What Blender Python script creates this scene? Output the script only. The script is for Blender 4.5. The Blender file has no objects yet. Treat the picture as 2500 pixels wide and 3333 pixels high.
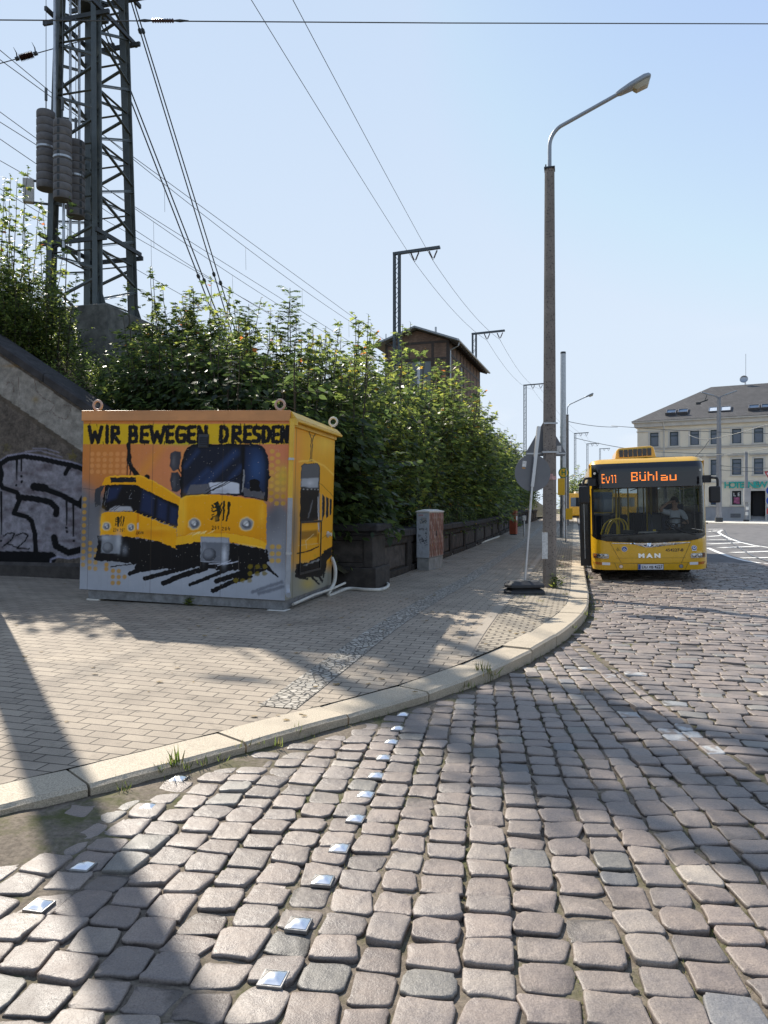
import bpy, bmesh, math, random
import numpy as np
from mathutils import Vector, Matrix, Euler

random.seed(7)
RNG = np.random.default_rng(11)
SC = bpy.context.scene
COL = SC.collection
PI = math.pi
F, HZ, CX, CAMZ = 2400.0, 1655.0, 1250.0, 1.58   # focal length and horizon of the photograph, in its pixels

def lin(c):
    return tuple(((v / 255) / 12.92 if v / 255 <= 0.04045 else ((v / 255 + 0.055) / 1.055) ** 2.4) for v in c)

# ------------------------------------------------------------------ street frame and ground heights
A_ST = math.radians(14.5)
D_ST = np.array([math.sin(A_ST), math.cos(A_ST)])
R_ST = np.array([math.cos(A_ST), -math.sin(A_ST)])
K0 = np.array([3.64, 13.1])
def uv2xy(u, v):
    p = K0 + u * D_ST + v * R_ST
    return float(p[0]), float(p[1])
def xy2uv(x, y):
    q = np.array([x, y]) - K0
    return float(q @ D_ST), float(q @ R_ST)

_ctrl = [(-9, -2.2), (-6.2, 0.2), (-4.2, 1.85), (-3.0, 2.85), (-1.94, 3.73), (-1.2, 4.42), (-.58, 5.06), (.46, 6.13), (1.28, 7.25),
         (2.03, 8.55), (2.58, 9.79), (3.06, 11.08), (3.64, 13.1)] + [tuple(K0 + t * D_ST) for t in (2.5, 5.5, 10, 16, 30, 60, 100, 150)]
def catmull(pts, n=8):
    pts = [np.array(p, float) for p in pts]
    out = []
    for i in range(len(pts) - 1):
        p0 = pts[max(i - 1, 0)]; p1 = pts[i]; p2 = pts[i + 1]; p3 = pts[min(i + 2, len(pts) - 1)]
        for k in range(n):
            t = k / n
            out.append(0.5 * ((2 * p1) + (p2 - p0) * t + (2 * p0 - 5 * p1 + 4 * p2 - p3) * t * t + (3 * p1 - p0 - 3 * p2 + p3) * t ** 3))
    out.append(pts[-1])
    return np.array(out)
KERB = catmull(_ctrl[:13], 6)
KERB = np.vstack([KERB, np.array(_ctrl[13:])])

def sdist(x, y):
    """distance from the kerb's road edge: positive on the road, negative on the pavement"""
    x = np.atleast_1d(np.asarray(x, float)); y = np.atleast_1d(np.asarray(y, float))
    best = np.full(x.shape, 1e9); sg = np.ones(x.shape)
    for a, b in zip(KERB[:-1], KERB[1:]):
        d = b - a; L2 = d @ d
        t = np.clip(((x - a[0]) * d[0] + (y - a[1]) * d[1]) / L2, 0, 1)
        qx = x - (a[0] + t * d[0]); qy = y - (a[1] + t * d[1])
        dd = np.hypot(qx, qy)
        cr = d[0] * (y - a[1]) - d[1] * (x - a[0])
        m = dd < best
        best = np.where(m, dd, best); sg = np.where(m, np.where(cr > 0, -1, 1), sg)
    return best * sg
def ss(a, b, x):
    t = np.clip((np.asarray(x, float) - a) / (b - a), 0, 1)
    return t * t * (3 - 2 * t)
def zgut(y): return -0.1 * ss(9, 17, y) + 0.35 * ss(26, 60, y)
def hkerb(y): return 0.075 + 0.06 * ss(5, 9, y)
def zroad(x, y, s=None):
    if s is None: s = sdist(x, y)
    y = np.asarray(y, float)
    return zgut(y) + 0.025 * np.clip(s, 0, 5) * ss(6, 13, y) * (1 - ss(26, 50, y))
def zpav(x, y, s=None):
    if s is None: s = sdist(x, y)
    return zgut(y) + hkerb(y) + 0.025 * np.clip(-np.asarray(s) - 0.3, 0, 10) * ss(3, 7, y) * (1 - ss(30, 60, y))
def zg(x, y):
    s = sdist(x, y)
    return np.where(s > 0, zroad(x, y, s), zpav(x, y, s))
def zg1(x, y): return float(zg(x, y)[0])
def P(px, py, Y):
    return Vector(((px - CX) / F * Y, Y, CAMZ - (py - HZ) / F * Y))
def G(px, py):
    z = 0.0
    for _ in range(25):
        Y = (CAMZ - z) * F / (py - HZ)
        X = (px - CX) / F * Y
        z = 0.5 * z + 0.5 * zg1(X, Y)
    return Vector((X, Y, z))

# ------------------------------------------------------------------ objects
def tag(o, label=None, cat=None, group=None, kind=None):
    if label: o['label'] = label
    if cat: o['category'] = cat
    if group: o['group'] = group
    if kind: o['kind'] = kind
    return o
def empty(name, loc=(0, 0, 0), rot=(0, 0, 0), scale=None):
    o = bpy.data.objects.new(name, None); COL.objects.link(o)
    o.location = loc; o.rotation_euler = rot
    if scale: o.scale = scale if hasattr(scale, '__len__') else (scale,) * 3
    o.empty_display_size = 0.1
    return o
def thing(name, label, cat, loc=(0, 0, 0), rot=(0, 0, 0), group=None, scale=None):
    return tag(empty(name, loc, rot, scale), label, cat, group)
def copy_tree(o, parent=None):
    c = o.copy(); COL.objects.link(c); c.parent = parent
    for ch in list(o.children): copy_tree(ch, c)
    return c
def finish(o, bevel=0, smooth=None, seg=2):
    if bevel:
        m = o.modifiers.new('bevel', 'BEVEL'); m.width = bevel; m.segments = seg; m.limit_method = 'ANGLE'; m.angle_limit = math.radians(40)
        m.harden_normals = False
    return o
def mesh_obj(name, verts, faces, mats=None, parent=None, smooth=False, midx=None, origin=None):
    me = bpy.data.meshes.new(name)
    v = np.asarray(verts, float).reshape(-1, 3)
    if origin is not None: v = v - np.asarray(origin, float)
    me.from_pydata(v.tolist(), [], [tuple(int(i) for i in f) for f in faces])
    me.update()
    o = bpy.data.objects.new(name, me); COL.objects.link(o)
    if origin is not None: o.location = origin
    for m in (mats if isinstance(mats, (list, tuple)) else [mats]):
        if m: me.materials.append(m)
    if midx is not None: me.polygons.foreach_set('material_index', np.asarray(midx, np.int32))
    if smooth is True: me.polygons.foreach_set('use_smooth', np.ones(len(me.polygons), bool))
    elif smooth: 
        me.polygons.foreach_set('use_smooth', np.ones(len(me.polygons), bool))
        try: me.set_sharp_from_angle(angle=math.radians(smooth))
        except Exception: pass
    if parent: o.parent = parent
    return o
def fast_mesh(name, V, nper, mats, parent=None, smooth=False, colors=None, origin=None, midx=None, attr='col'):
    """V (n,3); nper: list of index arrays (m,k) of equal-sized faces"""
    me = bpy.data.meshes.new(name)
    V = np.asarray(V, np.float32)
    if origin is not None: V = V - np.asarray(origin, np.float32)
    me.vertices.add(len(V)); me.vertices.foreach_set('co', V.ravel())
    loops = np.concatenate([f.ravel() for f in nper]).astype(np.int32)
    tot = np.concatenate([np.full(len(f), f.shape[1]) for f in nper]).astype(np.int32)
    start = np.concatenate([[0], np.cumsum(tot)[:-1]]).astype(np.int32)
    me.loops.add(len(loops)); me.loops.foreach_set('vertex_index', loops)
    me.polygons.add(len(tot)); me.polygons.foreach_set('loop_start', start); me.polygons.foreach_set('loop_total', tot)
    if smooth: me.polygons.foreach_set('use_smooth', np.ones(len(tot), bool))
    me.update(calc_edges=True); me.validate()
    if colors is not None:
        a = me.color_attributes.new(attr, 'FLOAT_COLOR', 'POINT')
        c = np.ones((len(V), 4), np.float32); c[:, :3] = colors
        a.data.foreach_set('color', c.ravel())
    o = bpy.data.objects.new(name, me); COL.objects.link(o)
    for m in (mats if isinstance(mats, (list, tuple)) else [mats]):
        if m: me.materials.append(m)
    if midx is not None: me.polygons.foreach_set('material_index', np.asarray(midx, np.int32))
    if origin is not None: o.location = origin
    if parent: o.parent = parent
    return o

class MB:
    def __init__(s): s.v = []; s.f = []; s.m = []; s.mi = 0
    def add(s, vs, fs):
        b = len(s.v); s.v += [tuple(v) for v in vs]; s.f += [tuple(b + i for i in f) for f in fs]; s.m += [s.mi] * len(fs); return s
    def box(s, c, size, M=None, taper=None):
        hx, hy, hz = size[0] / 2, size[1] / 2, size[2] / 2
        vs = []
        for z in (-hz, hz):
            t = 1 if (z < 0 or taper is None) else taper
            for x, y in ((-hx, -hy), (hx, -hy), (hx, hy), (-hx, hy)):
                p = Vector((x * t, y * t, z))
                if M is not None: p = M @ p
                vs.append(p + Vector(c))
        return s.add(vs, [(3, 2, 1, 0), (4, 5, 6, 7), (0, 1, 5, 4), (1, 2, 6, 5), (2, 3, 7, 6), (3, 0, 4, 7)])
    def b2(s, a, b):
        return s.box([(a[i] + b[i]) / 2 for i in range(3)], [abs(b[i] - a[i]) for i in range(3)])
    def cyl(s, p0, p1, r0, r1=None, n=12, caps=True):
        return s.tube([p0, p1], [r0, r0 if r1 is None else r1], n, caps)
    def tube(s, pts, r, n=8, caps=True):
        pts = [Vector(p) for p in pts]
        rs = r if hasattr(r, '__len__') else [r] * len(pts)
        vs = []; fs = []
        t0 = (pts[1] - pts[0]).normalized()
        up = Vector((0, 0, 1)) if abs(t0.z) < 0.9 else Vector((1, 0, 0))
        a = t0.cross(up).normalized()
        for i, p in enumerate(pts):
            if i == 0: t = pts[1] - pts[0]
            elif i == len(pts) - 1: t = pts[-1] - pts[-2]
            else: t = (pts[i + 1] - pts[i]).normalized() + (pts[i] - pts[i - 1]).normalized()
            t.normalize()
            a = (a - t * a.dot(t)).normalized(); b = t.cross(a)
            for k in range(n):
                an = 2 * PI * k / n
                vs.append(p + (a * math.cos(an) + b * math.sin(an)) * rs[i])
        for i in range(len(pts) - 1):
            for k in range(n):
                k2 = (k + 1) % n
                fs.append((i * n + k, i * n + k2, (i + 1) * n + k2, (i + 1) * n + k))
        if caps:
            fs.append(tuple(reversed(range(n)))); fs.append(tuple((len(pts) - 1) * n + k for k in range(n)))
        return s.add(vs, fs)
    def bar(s, p0, p1, w, h, up=(0, 0, 1)):
        p0 = Vector(p0); p1 = Vector(p1); t = (p1 - p0).normalized(); up = Vector(up)
        if abs(t.dot(up)) > 0.95: up = Vector((1, 0, 0))
        a = t.cross(up).normalized() * (w / 2); b = a.cross(t).normalized() * (h / 2)
        vs = [p + sa * a + sb * b for p in (p0, p1) for sa, sb in ((-1, -1), (1, -1), (1, 1), (-1, 1))]
        return s.add(vs, [(0, 1, 2, 3), (7, 6, 5, 4), (0, 4, 5, 1), (1, 5, 6, 2), (2, 6, 7, 3), (3, 7, 4, 0)])
    def lathe(s, prof, c=(0, 0, 0), n=20, M=None):
        """prof: list of (r, z)"""
        vs = []; fs = []
        for r, z in prof:
            for k in range(n):
                an = 2 * PI * k / n
                p = Vector((r * math.cos(an), r * math.sin(an), z))
                if M is not None: p = M @ p
                vs.append(p + Vector(c))
        for i in range(len(prof) - 1):
            for k in range(n):
                k2 = (k + 1) % n
                fs.append((i * n + k, i * n + k2, (i + 1) * n + k2, (i + 1) * n + k))
        fs.append(tuple(reversed(range(n)))); fs.append(tuple((len(prof) - 1) * n + k for k in range(n)))
        return s.add(vs, fs)
    def prism(s, pts2, d, fn):
        """extrude a 2D outline: fn(a, b, t) -> 3D for t in (0, d)"""
        n = len(pts2)
        vs = [fn(a, b, 0) for a, b in pts2] + [fn(a, b, d) for a, b in pts2]
        fs = [tuple(reversed(range(n))), tuple(range(n, 2 * n))] + [(i, (i + 1) % n, n + (i + 1) % n, n + i) for i in range(n)]
        return s.add(vs, fs)
    def build(s, name, mats, parent=None, bevel=0, smooth=False, origin=None, seg=2):
        o = mesh_obj(name, s.v, s.f, mats, parent, smooth, s.m if isinstance(mats, (list, tuple)) and len(mats) > 1 else None, origin)
        bm = bmesh.new(); bm.from_mesh(o.data); bmesh.ops.recalc_face_normals(bm, faces=bm.faces); bm.to_mesh(o.data); bm.free()
        return finish(o, bevel, seg=seg)

def region(name, poly, zf, step, mats, kind='structure', label=None, off=0.0, smooth=True):
    """a ground sheet: a 2D outline cut into cells and laid on the height function"""
    bm = bmesh.new()
    vs = [bm.verts.new((x, y, 0)) for x, y in poly]
    bm.faces.new(vs)
    bmesh.ops.triangulate(bm, faces=bm.faces[:])
    xs = [p[0] for p in poly]; ys = [p[1] for p in poly]
    for ax, lo, hi in ((0, min(xs), max(xs)), (1, min(ys), max(ys))):
        n = int((hi - lo) / step)
        for i in range(1, n + 1):
            co = [0, 0, 0]; no = [0, 0, 0]; co[ax] = lo + i * step; no[ax] = 1
            bmesh.ops.bisect_plane(bm, geom=bm.verts[:] + bm.edges[:] + bm.faces[:], plane_co=co, plane_no=no)
    X = np.array([v.co.x for v in bm.verts]); Y = np.array([v.co.y for v in bm.verts])
    Z = zf(X, Y) + off
    for v, z in zip(bm.verts, Z): v.co.z = z
    for f in bm.faces:
        if f.normal.z < 0: f.normal_flip()
        f.smooth = smooth
    bmesh.ops.recalc_face_normals(bm, faces=bm.faces)
    me = bpy.data.meshes.new(name); bm.to_mesh(me); bm.free()
    if len(me.polygons) and sum(p.normal.z for p in me.polygons) < 0: me.flip_normals()
    o = bpy.data.objects.new(name, me); COL.objects.link(o)
    me.materials.append(mats)
    o['kind'] = kind
    return o

# ------------------------------------------------------------------ materials
def nd(nt, typ, **kw):
    n = nt.nodes.new(typ)
    for k, v in kw.items(): setattr(n, k, v)
    return n
def ramp(nt, fac, stops):
    r = nt.nodes.new('ShaderNodeValToRGB')
    el = r.color_ramp.elements
    while len(el) < len(stops): el.new(0.5)
    for e, (p, c) in zip(el, stops):
        e.position = p; e.color = tuple(c) + ((1,) if len(c) == 3 else ())
    nt.links.new(fac, r.inputs[0]); return r.outputs[0]
def mixc(nt, a, b, fac, typ='MIX'):
    m = nt.nodes.new('ShaderNodeMix'); m.data_type = 'RGBA'; m.blend_type = typ
    if hasattr(fac, 'is_output'): nt.links.new(fac, m.inputs[0])
    else: m.inputs[0].default_value = fac
    for sock, v in ((m.inputs[6], a), (m.inputs[7], b)):
        if hasattr(v, 'is_output'): nt.links.new(v, sock)
        else: sock.default_value = tuple(v) + ((1,) if len(v) == 3 else ())
    return m.outputs[2]
def coords(nt, scale=(1, 1, 1), rot=0, kind='Object'):
    tc = nt.nodes.new('ShaderNodeTexCoord'); mp = nt.nodes.new('ShaderNodeMapping')
    nt.links.new(tc.outputs[kind], mp.inputs[0])
    mp.inputs['Scale'].default_value = scale if hasattr(scale, '__len__') else (scale,) * 3
    mp.inputs['Rotation'].default_value = (0, 0, rot)
    return mp.outputs[0]
def noise(nt, vec, scale, detail=4, rough=0.55):
    n = nt.nodes.new('ShaderNodeTexNoise'); n.inputs['Scale'].default_value = scale; n.inputs['Detail'].default_value = detail
    n.inputs['Roughness'].default_value = rough
    nt.links.new(vec, n.inputs['Vector']); return n.outputs[0]
def bump(nt, h, strength, dist=0.01, normal=None):
    b = nt.nodes.new('ShaderNodeBump'); b.inputs['Strength'].default_value = strength; b.inputs['Distance'].default_value = dist
    nt.links.new(h, b.inputs['Height'])
    if normal is not None: nt.links.new(normal, b.inputs['Normal'])
    return b.outputs[0]
def new_mat(name):
    m = bpy.data.materials.new(name); m.use_nodes = True
    nt = m.node_tree
    return m, nt, nt.nodes['Principled BSDF']
_MC = {}
def mat(name, color, rough=0.6, metal=0.0, var=0.15, vs=6.0, bmp=0.0, bs=60.0, dirt=0.0, spec=0.5, coat=0.0):
    """painted / plain surface with noise in colour, roughness and relief"""
    if name in _MC: return _MC[name]
    m, nt, b = new_mat(name)
    vec = coords(nt)
    n = noise(nt, vec, vs, 5)
    c = tuple(color)
    lo = tuple(max(0, x * (1 - var)) for x in c); hi = tuple(min(1, x * (1 + var)) for x in c)
    out = ramp(nt, n, [(0.3, lo), (0.7, hi)])
    if dirt:
        d = noise(nt, vec, vs * 0.37 + 1.3, 8, 0.7)
        f = ramp(nt, d, [(0.5, (0, 0, 0)), (0.72, (dirt,) * 3)])
        out = mixc(nt, out, tuple(x * 0.35 + 0.01 for x in c), f)
    nt.links.new(out, b.inputs['Base Color'])
    rr = ramp(nt, n, [(0.3, (max(0, rough - 0.07),) * 3), (0.7, (min(1, rough + 0.07),) * 3)])
    nt.links.new(rr, b.inputs['Roughness'])
    b.inputs['Metallic'].default_value = metal
    b.inputs['Specular IOR Level'].default_value = spec
    if coat: b.inputs['Coat Weight'].default_value = coat; b.inputs['Coat Roughness'].default_value = 0.06
    if bmp: nt.links.new(bump(nt, noise(nt, vec, bs, 6, 0.65), bmp, 0.01), b.inputs['Normal'])
    _MC[name] = m
    return m
def emit(name, color, strength):
    m, nt, b = new_mat(name)
    b.inputs['Base Color'].default_value = (0.02, 0.01, 0.005, 1)
    b.inputs['Emission Color'].default_value = tuple(color) + (1,); b.inputs['Emission Strength'].default_value = strength
    return m
def glass(name, tint=(0.6, 0.65, 0.65), rough=0.02, ior=1.5):
    m, nt, b = new_mat(name)
    nt.nodes.remove(b)
    out = nt.nodes['Material Output']
    tr = nd(nt, 'ShaderNodeBsdfTransparent'); tr.inputs[0].default_value = tuple(tint) + (1,)
    gl = nd(nt, 'ShaderNodeBsdfGlossy'); gl.inputs['Roughness'].default_value = rough; gl.inputs[0].default_value = (1, 1, 1, 1)
    fr = nd(nt, 'ShaderNodeFresnel'); fr.inputs[0].default_value = ior
    mx = nd(nt, 'ShaderNodeMixShader')
    nt.links.new(fr.outputs[0], mx.inputs[0]); nt.links.new(tr.outputs[0], mx.inputs[1]); nt.links.new(gl.outputs[0], mx.inputs[2])
    nt.links.new(mx.outputs[0], out.inputs[0])
    return m

# ------------------------------------------------------------------ brush for things that are painted (mural, graffiti, posters)
def vnoise(x, y, seed=0):
    xi = np.floor(x).astype(np.int64); yi = np.floor(y).astype(np.int64); fx = x - xi; fy = y - yi
    def h(a, b):
        n = (a * 374761393 + b * 668265263 + seed * 982451653) & 0x7fffffff
        n = ((n ^ (n >> 13)) * 1274126177) & 0x7fffffff
        return ((n ^ (n >> 16)) & 0xffff) / 65535.0
    fx = fx * fx * (3 - 2 * fx); fy = fy * fy * (3 - 2 * fy)
    return (h(xi, yi) * (1 - fx) + h(xi + 1, yi) * fx) * (1 - fy) + (h(xi, yi + 1) * (1 - fx) + h(xi + 1, yi + 1) * fx) * fy
class Brush:
    def __init__(s, X, Y, color):
        s.X0 = X; s.Y0 = Y; s.C = np.tile(np.array(lin(color)), (len(X), 1))
        s.jit(0)
    def jit(s, amp, sc=9.0, seed=1):
        if amp:
            s.X = s.X0 + amp * (vnoise(s.X0 / sc, s.Y0 / sc, seed) - .5) * 2 + amp * .6 * (vnoise(s.X0 / sc * 2.7, s.Y0 / sc * 2.7, seed + 5) - .5)
            s.Y = s.Y0 + amp * (vnoise(s.X0 / sc, s.Y0 / sc, seed + 9) - .5) * 2
        else: s.X = s.X0; s.Y = s.Y0
        return s
    def _col(s, color):
        if callable(color): return color(s.X0, s.Y0)
        return np.tile(np.array(lin(color)), (len(s.X0), 1))
    def blend(s, a, color):
        a = np.clip(a, 0, 1)[:, None]
        s.C = s.C * (1 - a) + s._col(color) * a
        return s
    def inside(s, pts):
        r = np.zeros(len(s.X), bool); n = len(pts)
        for i in range(n):
            x1, y1 = pts[i]; x2, y2 = pts[(i + 1) % n]
            if y1 == y2: continue
            c = ((y1 > s.Y) != (y2 > s.Y)) & (s.X < (x2 - x1) * (s.Y - y1) / (y2 - y1) + x1)
            r ^= c
        return r
    def dist(s, pts, w=None):
        best = np.full(len(s.X), 1e9); ww = w if w is not None else [0] * len(pts)
        for i in range(len(pts) - 1):
            ax, ay = pts[i]; bx, by = pts[i + 1]; dx = bx - ax; dy = by - ay; L2 = dx * dx + dy * dy + 1e-9
            t = np.clip(((s.X - ax) * dx + (s.Y - ay) * dy) / L2, 0, 1)
            d = np.hypot(s.X - ax - t * dx, s.Y - ay - t * dy) - (ww[i] + (ww[i + 1] - ww[i]) * t) / 2
            best = np.minimum(best, d)
        return best
    def poly(s, pts, color, a=1.0, soft=0.0):
        m = s.inside(pts).astype(float)
        if soft:
            d = s.dist(list(pts) + [pts[0]]); d = np.where(m > 0, -d, d)
            m = np.clip(.5 - d / soft, 0, 1)
        return s.blend(m * a, color)
    def stroke(s, pts, w, color, a=1.0, soft=1.6):
        ws = w if hasattr(w, '__len__') else [w] * len(pts)
        return s.blend(np.clip(.5 - s.dist(pts, ws) / soft, 0, 1) * a, color)
    def dot(s, x, y, r, color, a=1.0, soft=2.0, ry=None):
        d = np.hypot(s.X - x, (s.Y - y) * (r / (ry or r))) - r
        return s.blend(np.clip(.5 - d / soft, 0, 1) * a, color)
    def spray(s, x, y, rx, color, a=1.0, ry=None):
        d = ((s.X - x) / rx) ** 2 + ((s.Y - y) / (ry or rx)) ** 2
        return s.blend(np.exp(-d) * a, color)
def painted(name, rough=0.45, bmp=0.05, bs=40, spec=0.4, grime=0.25):
    m, nt, b = new_mat(name)
    at = nd(nt, 'ShaderNodeVertexColor', layer_name='col')
    vec = coords(nt)
    n = noise(nt, vec, 7, 8, 0.7)
    f = ramp(nt, n, [(0.35, (1 - grime,) * 3), (0.65, (1, 1, 1))])
    nt.links.new(mixc(nt, at.outputs[0], f, 1.0, 'MULTIPLY'), b.inputs['Base Color'])
    b.inputs['Roughness'].default_value = rough; b.inputs['Specular IOR Level'].default_value = spec
    if bmp: nt.links.new(bump(nt, noise(nt, vec, bs, 6), bmp, 0.01), b.inputs['Normal'])
    return m
def grid_panel(name, fn, nu, nv, paint, mats, parent=None, smooth=False):
    """a panel of nu x nv cells: fn(U, V) -> (n,3); paint(U, V) -> (n,3) colours"""
    U, V = np.meshgrid(np.linspace(0, 1, nu + 1), np.linspace(0, 1, nv + 1))
    U = U.ravel(); V = V.ravel()
    i = np.arange(nu * nv); r = i // nu; c = i % nu
    q = np.stack([r * (nu + 1) + c, r * (nu + 1) + c + 1, (r + 1) * (nu + 1) + c + 1, (r + 1) * (nu + 1) + c], 1)
    return fast_mesh(name, fn(U, V), [q], mats, parent, smooth, paint(U, V))

def text_mesh(name, s, size, mats, parent=None, M=None, depth=0.002, align='CENTER', bold=0.0, sx=1.0):
    cu = bpy.data.curves.new(name, 'FONT'); cu.body = s; cu.size = size; cu.align_x = align; cu.align_y = 'CENTER'; cu.extrude = depth; cu.offset = bold
    ob = bpy.data.objects.new(name, cu); COL.objects.link(ob)
    dg = bpy.context.evaluated_depsgraph_get(); dg.update()
    me = bpy.data.meshes.new_from_object(ob.evaluated_get(dg))
    bpy.data.objects.remove(ob)
    if sx != 1.0: me.transform(Matrix.Diagonal((sx, 1, 1, 1)))
    if M is not None: me.transform(M)
    me.name = name
    o = bpy.data.objects.new(name, me); COL.objects.link(o)
    me.materials.clear(); me.materials.append(mats)
    if parent: o.parent = parent
    return o
def frame_M(o, ex, ey, ez):
    M = Matrix.Identity(4)
    for i, e in enumerate((ex, ey, ez)):
        e = Vector(e).normalized()
        for k in range(3): M[k][i] = e[k]
    for k in range(3): M[k][3] = o[k]
    return M
SKY_STRENGTH, SUN_STRENGTH, EXPOSURE = 0.128, 4.3, 0.9
SKY_CAP, SKY_CLOUD = (3.0, 3.58, 4.25), (4.1, 4.25, 4.4)
# ================================================================== camera, sun, sky
SUN_AZ, SUN_EL = math.radians(-32), math.radians(41)      # azimuth from +Y towards +X
cam = bpy.data.cameras.new('camera'); camo = bpy.data.objects.new('camera', cam); COL.objects.link(camo)
camo.location = (0, 0, CAMZ); camo.rotation_euler = (PI / 2, 0, 0)
cam.sensor_fit = 'VERTICAL'; cam.sensor_height = 36; cam.sensor_width = 27; cam.lens = F / 3333 * 36
cam.shift_y = -(3333 / 2 - HZ) / 3333; cam.clip_end = 5000; cam.clip_start = 0.05
SC.camera = camo
w = bpy.data.worlds.new('World'); SC.world = w; w.use_nodes = True
nt = w.node_tree; bg = nt.nodes['Background']
sky = nd(nt, 'ShaderNodeTexSky'); sky.sky_type = 'NISHITA'; sky.sun_disc = False
sky.sun_elevation = SUN_EL; sky.sun_rotation = SUN_AZ; sky.air_density = 1.0; sky.dust_density = 0.8; sky.ozone_density = 1.5; sky.altitude = 100
tc = nd(nt, 'ShaderNodeTexCoord'); mp = nd(nt, 'ShaderNodeMapping'); mp.inputs['Scale'].default_value = (1, 1, 3.2)
nt.links.new(tc.outputs['Generated'], mp.inputs[0])
cn = noise(nt, mp.outputs[0], 3.1, 9, 0.56)
sx = nd(nt, 'ShaderNodeSeparateXYZ'); nt.links.new(tc.outputs['Generated'], sx.inputs[0])
low = ramp(nt, sx.outputs[2], [(0.0, (1, 1, 1)), (0.10, (1, 1, 1)), (0.24, (0, 0, 0))])
cl = ramp(nt, cn, [(0.52, (0, 0, 0)), (0.70, (1, 1, 1))])
mm = nd(nt, 'ShaderNodeMath', operation='MULTIPLY'); nt.links.new(low, mm.inputs[0]); nt.links.new(cl, mm.inputs[1])
mm2 = nd(nt, 'ShaderNodeMath', operation='MULTIPLY'); nt.links.new(mm.outputs[0], mm2.inputs[0]); mm2.inputs[1].default_value = 0.55
bg.inputs[1].default_value = SKY_STRENGTH
soft = mixc(nt, sky.outputs[0], SKY_CAP, 1.0, 'DARKEN')
grad = ramp(nt, sx.outputs[2], [(0.0, (.335, .365, .40)), (0.22, (.30, .342, .40)), (0.5, (.232, .288, .38)), (0.9, (.16, .22, .34))])
scl = nd(nt, 'ShaderNodeVectorMath', operation='SCALE'); nt.links.new(grad, scl.inputs[0]); scl.inputs['Scale'].default_value = 10
soft = mixc(nt, soft, scl.outputs[0], .6)
nt.links.new(mixc(nt, soft, SKY_CLOUD, mm2.outputs[0]), bg.inputs[0])
sun = bpy.data.lights.new('sun', 'SUN'); sun.energy = SUN_STRENGTH; sun.angle = math.radians(0.53); sun.color = (1.0, 0.93, 0.82)
so = bpy.data.objects.new('sun', sun); COL.objects.link(so)
so.rotation_euler = Vector((-math.sin(SUN_AZ) * math.cos(SUN_EL), -math.cos(SUN_AZ) * math.cos(SUN_EL), -math.sin(SUN_EL))).to_track_quat('-Z', 'Y').to_euler()
so.location = (-20, 30, 40)
SC.view_settings.view_transform = 'Standard'; SC.view_settings.look = 'None'; SC.view_settings.exposure = EXPOSURE; SC.view_settings.gamma = 1
SC.cycles.max_bounces = 8; SC.cycles.transparent_max_bounces = 12; SC.cycles.use_denoising = True
SC.cycles.caustics_reflective = False; SC.cycles.caustics_refractive = False
SC.cycles.sample_clamp_indirect = 6

# ================================================================== ground sheets
def stone_mat(name, bs=150, rough=0.5, spec=0.5, bstr=0.45, mottle=0.35):
    m, nt, b = new_mat(name)
    at = nd(nt, 'ShaderNodeVertexColor', layer_name='col')
    vec = coords(nt)
    fine = noise(nt, vec, bs, 3, 0.7); big = noise(nt, vec, 9, 6, 0.6)
    f = ramp(nt, fine, [(0.3, (1 - mottle,) * 3), (0.52, (1, 1, 1)), (0.75, (1 + mottle * .8,) * 3)])
    f2 = ramp(nt, big, [(0.3, (0.78, 0.78, 0.8)), (0.7, (1.12, 1.1, 1.06))])
    c = mixc(nt, mixc(nt, at.outputs[0], f, 1, 'MULTIPLY'), f2, 1, 'MULTIPLY')
    nt.links.new(c, b.inputs['Base Color'])
    nt.links.new(ramp(nt, big, [(0.3, (rough - .08,) * 3), (0.7, (rough + .1,) * 3)]), b.inputs['Roughness'])
    b.inputs['Specular IOR Level'].default_value = spec
    h = bump(nt, fine, bstr, 0.004)
    h2 = bump(nt, noise(nt, vec, 22, 5, 0.6), 0.5, 0.012, h)
    nt.links.new(h2, b.inputs['Normal'])
    return m
M_COB = stone_mat('worn_sett_stone')
def soil_mat(name, c0, c1, moss=True):
    m, nt, b = new_mat(name)
    vec = coords(nt)
    n = noise(nt, vec, 40, 8, 0.7); g = noise(nt, vec, 1.7, 6, 0.7)
    c = ramp(nt, n, [(0.3, c0), (0.7, c1)])
    if moss:
        f = ramp(nt, g, [(0.50, (0, 0, 0)), (0.62, (.8,) * 3)])
        c = mixc(nt, c, mixc(nt, (0.05, 0.065, 0.018), (0.10, 0.10, 0.035), n), f)
    nt.links.new(c, b.inputs['Base Color']); b.inputs['Roughness'].default_value = 0.95; b.inputs['Specular IOR Level'].default_value = 0.1
    nt.links.new(bump(nt, n, 0.8, 0.01), b.inputs['Normal'])
    return m
M_SOIL = soil_mat('joint_sand_and_moss', (0.10, 0.083, 0.066), (0.24, 0.20, 0.155))
M_EARTH = soil_mat('embankment_earth', (0.03, 0.026, 0.018), (0.09, 0.075, 0.05))
M_ASPH = mat('worn_asphalt', (0.13, 0.125, 0.125), 0.8, var=0.3, vs=2.2, bmp=0.5, bs=220, spec=0.35)
M_PAINT = mat('white_road_paint', (0.75, 0.74, 0.70), 0.7, var=0.12, vs=9, bmp=0.2, dirt=0.5)
M_GRAN = None

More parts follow.
